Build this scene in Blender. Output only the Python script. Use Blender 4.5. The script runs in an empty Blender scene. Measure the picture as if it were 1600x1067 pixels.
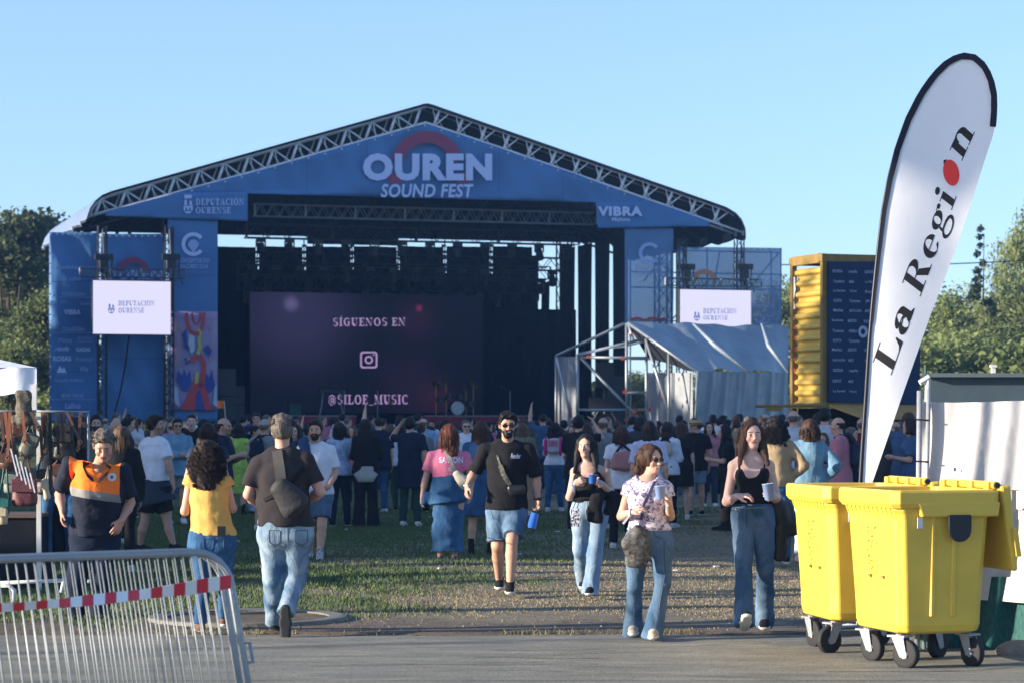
import bpy, bmesh, math, random
import numpy as np
from mathutils import Vector, Matrix
from mathutils.bvhtree import BVHTree
rnd = random.Random(7)
SC = bpy.context.scene
COL = SC.collection
FOC = 3778.0; HOR = 655.0; EYE = 1.7
def V(*a): return np.array(a, dtype=float)
def nrm(v):
    v = np.asarray(v, float); return v / max(1e-9, np.linalg.norm(v))
def PX(px, py, D):
    """point of the place seen at photo pixel px,py at distance D"""
    return V((px-800.0)*D/FOC, D, EYE+(HOR-py)*D/FOC)
def DG(py): return EYE*FOC/(py-HOR)           # distance of ground seen at row py

# ---------------------------------------------------------------- tagging
def tag(o, label=None, cat=None, group=None, kind=None):
    if label: o['label'] = label
    if cat: o['category'] = cat
    if group: o['group'] = group
    if kind: o['kind'] = kind
    return o
def link(o, parent=None):
    COL.objects.link(o)
    if parent is not None: o.parent = parent
    return o
def empty(name, loc=(0, 0, 0), rz=0.0):
    o = bpy.data.objects.new(name, None); o.location = loc; o.rotation_euler = (0, 0, rz)
    o.empty_display_size = .1
    return link(o)
def np_mesh(name, verts, quads, tris=None, smooth=True, mat=None, mats=None, midx=None):
    me = bpy.data.meshes.new(name)
    verts = np.asarray(verts, np.float32).reshape(-1, 3)
    quads = np.zeros((0, 4), np.int32) if quads is None or len(quads) == 0 else np.asarray(quads, np.int32)
    tris = np.zeros((0, 3), np.int32) if tris is None or len(tris) == 0 else np.asarray(tris, np.int32)
    me.vertices.add(len(verts)); me.vertices.foreach_set('co', verts.ravel())
    nl = len(quads)*4+len(tris)*3
    me.loops.add(nl); me.loops.foreach_set('vertex_index', np.concatenate([quads.ravel(), tris.ravel()]).astype(np.int32))
    npoly = len(quads)+len(tris)
    me.polygons.add(npoly)
    st = np.concatenate([np.arange(len(quads))*4, len(quads)*4+np.arange(len(tris))*3]).astype(np.int32)
    me.polygons.foreach_set('loop_start', st)
    me.polygons.foreach_set('use_smooth', np.full(npoly, smooth, bool))
    for m in (mats or ([mat] if mat else [])): me.materials.append(m)
    if midx is not None: me.polygons.foreach_set('material_index', np.asarray(midx, np.int32))
    me.update(calc_edges=True)
    return me
class MB:
    """collects shapes, builds one mesh"""
    def __init__(s): s.v = []; s.f = []; s.m = []; s.mats = []; s.cur = 0
    def use(s, mat):
        if mat not in s.mats: s.mats.append(mat)
        s.cur = s.mats.index(mat); return s
    def add(s, vs, fs):
        b = len(s.v); s.v.extend([tuple(map(float, v)) for v in vs])
        for f in fs: s.f.append([i+b for i in f]); s.m.append(s.cur)
        return s
    def box(s, c, size, R=None):
        c = np.asarray(c, float); h = np.asarray(size, float)/2
        R = np.eye(3) if R is None else R      # rows = axes
        vs = [c + R[0]*h[0]*i + R[1]*h[1]*j + R[2]*h[2]*k for i in (-1, 1) for j in (-1, 1) for k in (-1, 1)]
        return s.add(vs, [(0, 1, 3, 2), (4, 6, 7, 5), (0, 4, 5, 1), (2, 3, 7, 6), (0, 2, 6, 4), (1, 5, 7, 3)])
    def hexa(s, bot, top):
        vs = list(bot)+list(top); n = len(bot)
        fs = [tuple(range(n))[::-1], tuple(range(n, 2*n))]+[(i, (i+1) % n, n+(i+1) % n, n+i) for i in range(n)]
        return s.add(vs, fs)
    def tube(s, p0, p1, r, n=6, r1=None, caps=True):
        p0 = np.asarray(p0, float); p1 = np.asarray(p1, float); r1 = r if r1 is None else r1
        d = nrm(p1-p0); a = nrm(np.cross(d, (0, 0, 1) if abs(d[2]) < .9 else (1, 0, 0))); b = np.cross(d, a)
        vs = [];
        for p, q in ((p0, r), (p1, r1)):
            for i in range(n):
                t = 2*math.pi*i/n; vs.append(p+(a*math.cos(t)+b*math.sin(t))*q)
        fs = [(i, (i+1) % n, n+(i+1) % n, n+i) for i in range(n)]
        if caps: fs += [tuple(range(n))[::-1], tuple(range(n, 2*n))]
        return s.add(vs, fs)
    def path(s, pts, r, n=6, rs=None, closed=False):
        pts = [np.asarray(p, float) for p in pts]; m = len(pts); vs = []; fs = []
        a = None
        for i, p in enumerate(pts):
            if closed: d = nrm(pts[(i+1) % m]-pts[i-1])
            else: d = nrm(pts[min(i+1, m-1)]-pts[max(i-1, 0)])
            if a is None: a = nrm(np.cross(d, (0, 0, 1) if abs(d[2]) < .9 else (1, 0, 0)))
            else: a = nrm(a-d*np.dot(a, d))
            b = np.cross(d, a); q = rs[i] if rs is not None else r
            for j in range(n):
                t = 2*math.pi*j/n; vs.append(p+(a*math.cos(t)+b*math.sin(t))*q)
        for i in range(m if closed else m-1):
            i2 = (i+1) % m
            for j in range(n): fs.append((i*n+j, i*n+(j+1) % n, i2*n+(j+1) % n, i2*n+j))
        if not closed: fs += [tuple(range(n))[::-1], tuple(range((m-1)*n, m*n))]
        return s.add(vs, fs)
    def poly(s, pts, n=None, t=0.0):
        """flat polygon, thickness t along n"""
        pts = [np.asarray(p, float) for p in pts]
        if t == 0: return s.add(pts, [tuple(range(len(pts)))])
        n = np.asarray(n, float)
        return s.hexa(pts, [p+n*t for p in pts])
    def sheet(s, fn, nu, nv):
        vs = [fn(i/nu, j/nv) for i in range(nu+1) for j in range(nv+1)]
        fs = [(i*(nv+1)+j, (i+1)*(nv+1)+j, (i+1)*(nv+1)+j+1, i*(nv+1)+j+1) for i in range(nu) for j in range(nv)]
        return s.add(vs, fs)
    def ball(s, c, r, n=8, m=6):
        c = np.asarray(c, float); r = np.asarray(r if np.ndim(r) else (r, r, r), float)
        vs = [c+V(0, 0, r[2])]
        for j in range(1, m):
            for i in range(n):
                a = 2*math.pi*i/n; b = math.pi*j/m
                vs.append(c+V(math.sin(b)*math.cos(a)*r[0], math.sin(b)*math.sin(a)*r[1], math.cos(b)*r[2]))
        vs.append(c-V(0, 0, r[2])); fs = []
        for i in range(n): fs.append((0, 1+i, 1+(i+1) % n))
        for j in range(m-2):
            for i in range(n): fs.append((1+j*n+i, 1+(j+1)*n+i, 1+(j+1)*n+(i+1) % n, 1+j*n+(i+1) % n))
        L = 1+(m-1)*n
        for i in range(n): fs.append((L, 1+(m-2)*n+(i+1) % n, 1+(m-2)*n+i))
        return s.add(vs, fs)
    def build(s, name, mat=None, parent=None, loc=None, smooth=False, bevel=0, rot=None):
        me = bpy.data.meshes.new(name)
        vs = np.array(s.v, float)
        if loc is not None: vs = vs-np.asarray(loc, float)
        me.from_pydata([tuple(v) for v in vs], [], s.f)
        if s.mats:
            for m in s.mats: me.materials.append(m)
            me.polygons.foreach_set('material_index', s.m)
        elif mat: me.materials.append(mat)
        if smooth: me.polygons.foreach_set('use_smooth', [True]*len(me.polygons))
        me.update()
        o = bpy.data.objects.new(name, me); link(o, parent)
        if loc is not None and parent is None: o.location = tuple(loc)
        if bevel:
            b = o.modifiers.new('b', 'BEVEL'); b.width = bevel; b.segments = 2; b.limit_method = 'ANGLE'; b.angle_limit = .6
        return o
# parts of a thing: vertices are given in world coordinates; the part's mesh is relative to the root
def part(mb, name, mat, root, **k):
    l = np.zeros(3); o = root
    while o is not None: l = l+np.array(o.location); o = o.parent
    return mb.build(name, mat, parent=root, loc=tuple(l), **k)

# ---------------------------------------------------------------- materials
MATS = {}
def nodes(name):
    m = bpy.data.materials.new(name); m.use_nodes = True
    nt = m.node_tree; p = nt.nodes['Principled BSDF']
    return m, nt, p
def N(nt, t, **k):
    n = nt.nodes.new(t)
    for a, b in k.items():
        if a.startswith('_'): n.inputs[a[1:].replace('_', ' ')].default_value = b
        else: setattr(n, a, b)
    return n
def mat(name, c, rough=.7, metal=0.0, var=.15, scale=8.0, bump=0.0, bscale=None, spec=.4, coords='Object', stretch=(1, 1, 1), c2=None, alpha=None, objcol=False, trans=0.0, vcol=False):
    if name in MATS: return MATS[name]
    m, nt, p = nodes(name); L = nt.links
    tc = N(nt, 'ShaderNodeTexCoord'); mp = N(nt, 'ShaderNodeMapping'); mp.inputs['Scale'].default_value = stretch
    L.new(tc.outputs[coords], mp.inputs['Vector'])
    nz = N(nt, 'ShaderNodeTexNoise', _Scale=scale, _Detail=5.0, _Roughness=.6); L.new(mp.outputs[0], nz.inputs['Vector'])
    ramp = N(nt, 'ShaderNodeValToRGB'); L.new(nz.outputs[0], ramp.inputs[0])
    ramp.color_ramp.elements[0].position = .3; ramp.color_ramp.elements[1].position = .72
    if objcol or vcol:
        ramp.color_ramp.elements[0].color = (1-var, 1-var, 1-var, 1); ramp.color_ramp.elements[1].color = (1+var*.6,)*3+(1,)
        if objcol: oi = N(nt, 'ShaderNodeObjectInfo'); src = oi.outputs['Color']
        else: oi = N(nt, 'ShaderNodeVertexColor', layer_name='Col'); src = oi.outputs['Color']
        mx = N(nt, 'ShaderNodeMix', data_type='RGBA', blend_type='MULTIPLY'); mx.inputs[0].default_value = 1
        L.new(src, mx.inputs[6]); L.new(ramp.outputs[0], mx.inputs[7]); L.new(mx.outputs[2], p.inputs['Base Color'])
    else:
        a = [max(0, x*(1-var)) for x in c[:3]]; b = [min(1, x*(1+var*.6)) for x in (c2 or c)[:3]]
        ramp.color_ramp.elements[0].color = (*a, 1); ramp.color_ramp.elements[1].color = (*b, 1)
        L.new(ramp.outputs[0], p.inputs['Base Color'])
    p.inputs['Roughness'].default_value = rough; p.inputs['Metallic'].default_value = metal
    p.inputs['Specular IOR Level'].default_value = spec
    if bump:
        n2 = N(nt, 'ShaderNodeTexNoise', _Scale=bscale or scale*4, _Detail=4.0); L.new(mp.outputs[0], n2.inputs['Vector'])
        bp = N(nt, 'ShaderNodeBump', _Strength=1.0, _Distance=bump); L.new(n2.outputs[0], bp.inputs['Height']); L.new(bp.outputs[0], p.inputs['Normal'])
    if alpha is not None: p.inputs['Alpha'].default_value = alpha
    if trans: p.inputs['Transmission Weight'].default_value = trans
    MATS[name] = m
    return m
def emis(name, c, s=1.0, rough=.5):
    if name in MATS: return MATS[name]
    m, nt, p = nodes(name)
    p.inputs['Base Color'].default_value = (0.02, 0.02, 0.02, 1); p.inputs['Emission Color'].default_value = (*c, 1)
    p.inputs['Emission Strength'].default_value = s; p.inputs['Roughness'].default_value = rough
    MATS[name] = m; return m
def cloth(name, c, var=.12, rough=.9):
    return mat('cloth_'+name, c, rough=rough, var=var, scale=14, bump=.004, bscale=26, spec=.15)

# ---------------------------------------------------------------- text
def text_mesh(s, bold=0.0, shear=0.0):
    cu = bpy.data.curves.new('txt', 'FONT'); cu.body = s; cu.offset = bold; cu.resolution_u = 3; cu.shear = shear
    cu.space_character = 1.0+bold*2.2
    ob = bpy.data.objects.new('txt', cu); COL.objects.link(ob)
    bpy.context.view_layer.update()
    dg = bpy.context.evaluated_depsgraph_get()
    me = bpy.data.meshes.new_from_object(ob.evaluated_get(dg))
    vs = np.array([v.co[:] for v in me.vertices]); fs = [tuple(p.vertices) for p in me.polygons]
    bpy.data.objects.remove(ob); bpy.data.curves.remove(cu); bpy.data.meshes.remove(me)
    return vs[:, :2], fs
TXT = {}
def put_text(mb, s, box, fn, bold=.0, shear=0.0):
    """text fitted to the pixel box (x0,y0,x1,y1; y down), fn(px,py) -> world"""
    key = (s, bold, shear)
    if key not in TXT: TXT[key] = text_mesh(s, bold, shear)
    vs, fs = TXT[key]
    lo = vs.min(0); hi = vs.max(0); q = (vs-lo)/(hi-lo)
    x0, y0, x1, y1 = box
    return mb.add([fn(x0+(x1-x0)*u, y1+(y0-y1)*v) for u, v in q], fs)
# high-contrast serif letters on an em of 1 (y up); every stroke is a polygon
def _ell(cx, cy, rx, ry, a0=0, a1=360, n=22):
    return [(cx+rx*math.cos(math.radians(a0+(a1-a0)*i/n)), cy+ry*math.sin(math.radians(a0+(a1-a0)*i/n))) for i in range(n+1)]
HL = [.028]
def ring(cx, cy, rx, ry, ix, iy, a0=0, a1=360, dx=0.0, n=26):
    iy = iy-(HL[0]-.028)
    o = _ell(cx, cy, rx, ry, a0, a1, n); i = _ell(cx+dx, cy, ix, iy, a0, a1, n); out = []
    for k in range(n): out.append([o[k], o[k+1], i[k+1], i[k]])
    return out
def rc(x0, y0, x1, y1): return [[(x0, y0), (x1, y0), (x1, y1), (x0, y1)]]
def srf(x0, x1, y, t=None):
    t = HL[0]; y = .7-t if y == .672 else y
    return rc(x0, y, x1, y+t)
T = .155; h_ = .03
def glyph(ch):
    t = T
    if ch == 'L': return srf(0, .36, 0)+srf(0, .36, .672)+rc(.09, 0, .09+t, .7)+srf(.2, .6, 0)+[[(.6, 0), (.6, .26), (.575, .26), (.5, .08), (.42, .028)]], .64
    if ch == 'R': return srf(0, .34, 0)+srf(0, .3, .672)+rc(.08, 0, .08+t, .7)+ring(.3, .525, .27, .175, .115, .147, -90, 90)+rc(.2, .672, .31, .7)+rc(.2, .35, .31, .378)+[[(.3, .37), (.45, .35), (.62, .03), (.68, .028), (.68, 0), (.46, 0)]], .7
    if ch == 'E': return srf(0, .3, 0)+srf(0, .3, .672)+rc(.08, 0, .08+t, .7)+srf(.2, .56, 0)+srf(.2, .54, .672)+srf(.2, .42, .345)+[[(.56, 0), (.56, .22), (.54, .22), (.46, .028)], [(.54, .7), (.54, .5), (.52, .5), (.45, .672)], [(.42, .26), (.42, .45), (.4, .45), (.34, .36), (.4, .26)]], .6
    if ch == 'D': return srf(0, .3, 0)+srf(0, .3, .672)+rc(.08, 0, .08+t, .7)+ring(.3, .35, .36, .35, .2, .322, -90, 90)+rc(.2, .672, .31, .7)+rc(.2, 0, .31, .028), .7
    if ch == 'P': return srf(0, .34, 0)+srf(0, .3, .672)+rc(.08, 0, .08+t, .7)+ring(.3, .505, .27, .195, .115, .167, -90, 90)+rc(.2, .672, .31, .7)+rc(.2, .31, .31, .338), .61
    if ch == 'U': return srf(-.02, .3, .672)+srf(.42, .68, .672)+rc(.06, .22, .06+t, .7)+rc(.54, .22, .575, .7)+ring(.317, .24, .258, .25, .1, .215, 180, 360, dx=.12), .7
    if ch == 'T': return srf(.12, .46, 0)+rc(.215, 0, .215+t, .7)+srf(0, .58, .672)+[[(0, .7), (0, .5), (.02, .5), (.1, .672)], [(.58, .7), (.58, .5), (.56, .5), (.48, .672)]], .61
    if ch == 'A': return [[(.3, .72), (.36, .72), (.66, 0), (.48, 0)], [(.3, .72), (.33, .66), (.1, 0), (.07, 0)]]+srf(.14, .5, .22)+srf(-.02, .2, 0)+srf(.42, .72, 0), .7
    if ch == 'C': return ring(.36, .35, .36, .36, .2, .335, 48, 312)+[[(.58, .7), (.58, .46), (.6, .46), (.6, .7)], [(.58, 0), (.58, .2), (.6, .2), (.6, 0)]], .66
    if ch == 'G': return ring(.36, .35, .36, .36, .2, .335, 48, 305)+[[(.58, .7), (.58, .46), (.6, .46), (.6, .7)]]+rc(.46, .02, .6, .3)+srf(.38, .68, .3), .72
    if ch == 'O': return ring(.36, .35, .36, .36, .2, .335), .75
    if ch == 'I': return srf(0, .32, 0)+srf(0, .32, .672)+rc(.08, 0, .08+t, .7), .35
    if ch == 'N': return srf(-.02, .2, 0)+srf(.48, .74, .672)+rc(.07, 0, .1, .7)+rc(.6, 0, .63, .7)+[[(0, .7), (.2, .7), (.63, 0), (.56, 0)]], .78
    if ch == 'M': return srf(-.02, .2, 0)+srf(.56, .9, 0)+rc(.07, 0, .1, .7)+rc(.64, 0, .64+t, .7)+[[(.0, .7), (.2, .7), (.44, .1), (.38, 0)], [(.38, 0), (.42, .06), (.68, .7), (.64, .7)]]+srf(.64, .88, .672), .92
    if ch == 'S': return ring(.27, .52, .24, .19, .13, .165, 50, 270)+ring(.27, .185, .25, .195, .1, .165, -130, 90)+rc(.44, .5, .465, .7)+rc(.03, 0, .055, .2), .56
    if ch == '_': return rc(0, -.08, .5, -.04), .52
    if ch == '@': return ring(.4, .3, .4, .4, .36, .36, -60, 270)+ring(.4, .3, .2, .2, .09, .17)+rc(.52, .14, .6, .46), .84
    if ch == 'B': return srf(0, .3, 0)+srf(0, .3, .672)+rc(.08, 0, .08+t, .7)+ring(.3, .53, .24, .17, .1, .142, -90, 90)+ring(.3, .19, .28, .19, .12, .162, -90, 90), .62
    # lower case
    if ch == 'a': return ring(.19, .15, .19, .16, .07, .135, 20, 350, dx=.02)+rc(.3, .0, .44, .34)+ring(.24, .34, .2, .145, .06, .12, 0, 165)+_disc(.1, .35, .065)+[[(.3, 0), (.52, 0), (.52, .03), (.44, .09)]]+[[(.1, .2), (.32, .25), (.32, .28), (.1, .24)]], .53
    if ch == 'e': return ring(.24, .235, .235, .245, .1, .22, 0, 320, dx=.015)+rc(.12, .235, .46, .262), .5
    if ch == 'g': return ring(.22, .33, .2, .155, .07, .13)+ring(.25, -.07, .25, .16, .17, .115)+[[(.1, .17), (.16, .2), (.14, .05), (.42, .06), (.48, -.05), (.3, .02), (.08, .03)]]+_disc(.47, .44, .055)+[[(.33, .42), (.45, .47), (.45, .49), (.32, .45)]], .53
    if ch == 'i': return srf(0, .29, 0)+srf(0, .2, .44)+rc(.07, 0, .07+.145, .468)+_disc(.14, .64, .08), .31
    if ch == 'n': return srf(0, .29, 0)+srf(.32, .6, 0)+srf(0, .18, .44)+rc(.07, 0, .215, .468)+ring(.32, .3, .215, .18, .075, .14, 0, 180, dx=-.0)+rc(.39, 0, .535, .31), .61
    if ch == 'o': return ring(.25, .235, .245, .245, .11, .22), .52
    if ch == ' ': return [], .28
    return [], .3
def _disc(cx, cy, r, n=14):
    return [[(cx, cy)]+[(cx+r*math.cos(2*math.pi*k/n), cy+r*math.sin(2*math.pi*k/n)) for k in (i, i+1)] for i in range(n)]
def serif_layout(s, track=.0):
    x = 0; out = []
    for ch in s:
        acc = None
        if ch in 'ÓÍ': acc = ch; ch = {'Ó': 'O', 'Í': 'I'}[ch]
        ps, w = glyph(ch)
        for p in ps: out.append([(px+x, py) for px, py in p])
        if acc: c = x+w/2-.03; out.append([(c-.05, .74), (c+.0, .74), (c+.13, .86), (c+.05, .88)])
        x += w+.04+track
    return out, x
def put_serif(mb, s, box, fn, track=.06, base=0.0, top=.72, step=None):
    """fn(px,py,layer); each stroke sits a hair above the last so no faces share a plane"""
    HL[0] = .075; out, w = serif_layout(s, track); x0, y0, x1, y1 = box; HL[0] = .028
    for k, p in enumerate(out):
        vs = [fn(x0+(x1-x0)*u/w, y1+(y0-y1)*(v-base)/(top-base), k) for u, v in p]
        mb.add(vs, [tuple(range(len(vs)))])
    return mb
# ---------------------------------------------------------------- distance-field modelling of bodies and cloth
class Field:
    def __init__(s, lo, hi, res, org=(0, 0, 0)):
        r = res if np.ndim(res) else (res, res, res)
        s.ax = [np.arange(lo[i], hi[i]+r[i], r[i]).astype(np.float32) for i in range(3)]
        s.F = np.full([len(a) for a in s.ax], .09, np.float32); s.org = np.asarray(org, float)
    def sl(s, lo, hi):
        out = []
        for i in range(3):
            a = max(0, int(np.searchsorted(s.ax[i], lo[i]))-1); b = min(len(s.ax[i]), int(np.searchsorted(s.ax[i], hi[i]))+1)
            if b-a < 1: return None
            out.append(slice(a, b))
        return tuple(out)
    def grid(s, q): return (s.ax[0][q[0]][:, None, None], s.ax[1][q[1]][None, :, None], s.ax[2][q[2]][None, None, :])
    def _apply(s, q, d, k, op):
        F = s.F[q]
        if op == 'u':
            h = np.maximum(k-np.abs(F-d), 0)/k; s.F[q] = np.minimum(F, d)-h*h*k*.25
        else:
            h = np.maximum(k-np.abs(F+d), 0)/k; s.F[q] = np.maximum(F, -d)+h*h*k*.25
    def seg(s, A, B, r0, r1, side=None, k=.02, op='u', cap=False, cap0=False):
        A = np.asarray(A, float); B = np.asarray(B, float)
        R0 = (r0, r0) if not np.ndim(r0) else r0; R1 = (r1, r1) if not np.ndim(r1) else r1
        m = max(max(R0), max(R1))+k+.03
        q = s.sl(np.minimum(A, B)-m, np.maximum(A, B)+m)
        if q is None: return
        X, Y, Z = s.grid(q); ax = B-A; L = max(1e-6, np.linalg.norm(ax)); an = ax/L
        px, py, pz = X-A[0], Y-A[1], Z-A[2]
        u = px*an[0]+py*an[1]+pz*an[2]; t = np.clip(u/L, 0, 1)
        vx, vy, vz = px-t*ax[0], py-t*ax[1], pz-t*ax[2]
        if side is None:
            d = np.sqrt(vx*vx+vy*vy+vz*vz)-(R0[0]+(R1[0]-R0[0])*t)
        else:
            sd = np.asarray(side, float); sd = nrm(sd-an*np.dot(sd, an)); fd = np.cross(an, sd)
            a = R0[0]+(R1[0]-R0[0])*t; b = R0[1]+(R1[1]-R0[1])*t; mm = np.minimum(a, b)
            vs = (vx*sd[0]+vy*sd[1]+vz*sd[2])/a; vf = (vx*fd[0]+vy*fd[1]+vz*fd[2])/b; va = (vx*an[0]+vy*an[1]+vz*an[2])/mm
            d = (np.sqrt(vs*vs+vf*vf+va*va)-1)*mm
        if cap: d = np.maximum(d, u-L)
        if cap0: d = np.maximum(d, -u)
        s._apply(q, d.astype(np.float32), k, op)
    def ell(s, C, r, R=None, k=.02, op='u'):
        C = np.asarray(C, float); r = np.asarray(r, float); m = r.max()+k+.03
        q = s.sl(C-m, C+m)
        if q is None: return
        X, Y, Z = s.grid(q); p = (X-C[0], Y-C[1], Z-C[2]); R = np.eye(3) if R is None else R
        w = 0
        for i in range(3): w = w+((p[0]*R[i][0]+p[1]*R[i][1]+p[2]*R[i][2])/r[i])**2
        s._apply(q, ((np.sqrt(w)-1)*r.min()).astype(np.float32), k, op)
    def cut(s, n, p, k=0.0):
        n = nrm(n); X, Y, Z = s.grid((slice(None),)*3)
        d = (X-p[0])*n[0]+(Y-p[1])*n[1]+(Z-p[2])*n[2]
        s.F = np.maximum(s.F, d.astype(np.float32))
    def wob(s, amp, freq, seed, st=(1, 1, 1)):
        r = np.random.RandomState(seed); X, Y, Z = s.grid((slice(None),)*3)
        q = np.zeros_like(s.F)
        for i in range(4):
            d = r.normal(size=3); d = d/np.linalg.norm(d)*freq*(1+i*.55)*np.array(st); ph = r.rand()*6.3
            e = r.normal(size=3)*freq*.35
            q += np.sin(X*d[0]+Y*d[1]+Z*d[2]+ph+1.3*np.sin(X*e[0]+Y*e[1]+Z*e[2]+ph*2))/(1+i*.6)
        s.F += (q*amp/1.6).astype(np.float32)
    def mesh(s, name, mt, base=(0, 0, 0), smooth=1):
        F = s.F; F[0] = F[-1] = .09; F[:, 0] = F[:, -1] = .09; F[:, :, 0] = F[:, :, -1] = .09
        S = F < 0; c = np.zeros([n-1 for n in F.shape], np.int8)
        for i in (0, 1):
            for j in (0, 1):
                for k in (0, 1): c += S[i:F.shape[0]-1+i, j:F.shape[1]-1+j, k:F.shape[2]-1+k]
        act = (c > 0) & (c < 8); I, J, K = np.nonzero(act)
        if len(I) == 0: return None
        idx = np.full(c.shape, -1, np.int32); idx[I, J, K] = np.arange(len(I))
        cv = {}
        for i in (0, 1):
            for j in (0, 1):
                for k in (0, 1): cv[i, j, k] = F[I+i, J+j, K+k]
        P = np.zeros((len(I), 3)); W = np.zeros(len(I))
        cs = list(cv)
        for a in cs:
            for ax in range(3):
                if a[ax]: continue
                b = list(a); b[ax] = 1; b = tuple(b)
                va, vb = cv[a], cv[b]; m = (va < 0) != (vb < 0)
                t = np.where(m, va/np.where(m, va-vb, 1), 0)
                p = np.array(a, float)[None, :].repeat(len(I), 0); p[:, ax] = t
                P += p*m[:, None]; W += m
        P /= W[:, None]
        ijk = (I, J, K); Q = np.zeros_like(P)
        for ax in range(3):
            A = s.ax[ax]; Q[:, ax] = A[ijk[ax]]+(A[ijk[ax]+1]-A[ijk[ax]])*P[:, ax]
        quads = []
        n0, n1, n2 = F.shape
        for ax in range(3):
            sh = [slice(1, n-1) for n in F.shape]; a = list(sh); b = list(sh)
            a[ax] = slice(0, F.shape[ax]-1); b[ax] = slice(1, F.shape[ax])
            Sa = S[tuple(a)]; Sb = S[tuple(b)]; e = np.nonzero(Sa != Sb)
            g = [e[0]+(0 if ax == 0 else 1), e[1]+(0 if ax == 1 else 1), e[2]+(0 if ax == 2 else 1)]
            u, v = [(1, 2), (2, 0), (0, 1)][ax]
            def at(du, dv):
                q = [g[0].copy(), g[1].copy(), g[2].copy()]; q[u] = q[u]-du; q[v] = q[v]-dv; return idx[q[0], q[1], q[2]]
            qd = np.stack([at(1, 1), at(0, 1), at(0, 0), at(1, 0)], 1)
            fl = ~Sa[e]; qd[fl] = qd[fl][:, ::-1]; quads.append(qd)
        quads = np.concatenate(quads); quads = quads[(quads >= 0).all(1)]
        for _ in range(smooth):
            acc = np.zeros_like(Q); cnt = np.zeros(len(Q))
            for a, b in ((0, 1), (1, 2), (2, 3), (3, 0)):
                for x, y in ((a, b), (b, a)):
                    for d in range(3): acc[:, d] += np.bincount(quads[:, x], Q[quads[:, y], d], len(Q))
                    cnt += np.bincount(quads[:, x], minlength=len(Q))
            Q = Q*.55+.45*acc/np.maximum(cnt, 1)[:, None]
        return Q-np.asarray(base, float), quads
def obj_from(vq, name, mt, parent=None, loc=None, extra=None):
    v, q = vq; tri = None
    if extra is not None:       # extra = (verts, quads)
        q = np.concatenate([q, np.asarray(extra[1], np.int32)+len(v)]); v = np.concatenate([v, extra[0]])
    me = np_mesh(name, v, q, mat=mt)
    o = bpy.data.objects.new(name, me); link(o, parent)
    if loc is not None: o.location = tuple(loc)
    return o
def strands(paths, r, n=3):
    """many thin tapered tubes; paths: list of (m,3)"""
    V_, Q_ = [], []; off = 0
    for p in paths:
        p = np.asarray(p); m = len(p); d = np.gradient(p, axis=0); d /= np.linalg.norm(d, axis=1)[:, None]+1e-9
        a = np.cross(d, [0.31, .9, .17]); a /= np.linalg.norm(a, axis=1)[:, None]+1e-9; b = np.cross(d, a)
        rr = r*np.concatenate([np.linspace(.7, 1, m-m//3), np.linspace(1, .25, m//3)])
        ring_ = np.stack([p+(a*math.cos(2*math.pi*i/n)+b*math.sin(2*math.pi*i/n))*rr[:, None] for i in range(n)], 1)
        V_.append(ring_.reshape(-1, 3))
        i = np.arange(m-1)[:, None]*n; j = np.arange(n)[None, :]; j2 = (j+1) % n
        Q_.append(np.stack([i+j, i+j2, i+n+j2, i+n+j], -1).reshape(-1, 4)+off); off += m*n
    return np.concatenate(V_), np.concatenate(Q_)

SKIN = (.52, .30, .21); HAIRC = dict(black=(.010, .008, .009), dark=(.022, .013, .010), brown=(.055, .027, .016), auburn=(.11, .035, .018), grey=(.12, .10, .085), blond=(.22, .14, .07), light=(.10, .058, .032))
skin_m = mat('skin', (1, 1, 1), rough=.55, var=.07, scale=30, bump=.0015, spec=.35, vcol=True)
def hairmat(c):
    m = mat('hair_'+c, HAIRC[c], rough=.62, var=.55, scale=60, stretch=(1, 1, .12), bump=.004, bscale=90, spec=.22)
    return m
def rotv(v, ax, deg):
    return np.array(Matrix.Rotation(math.radians(deg), 3, Vector(ax)) @ Vector(v))

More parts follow.
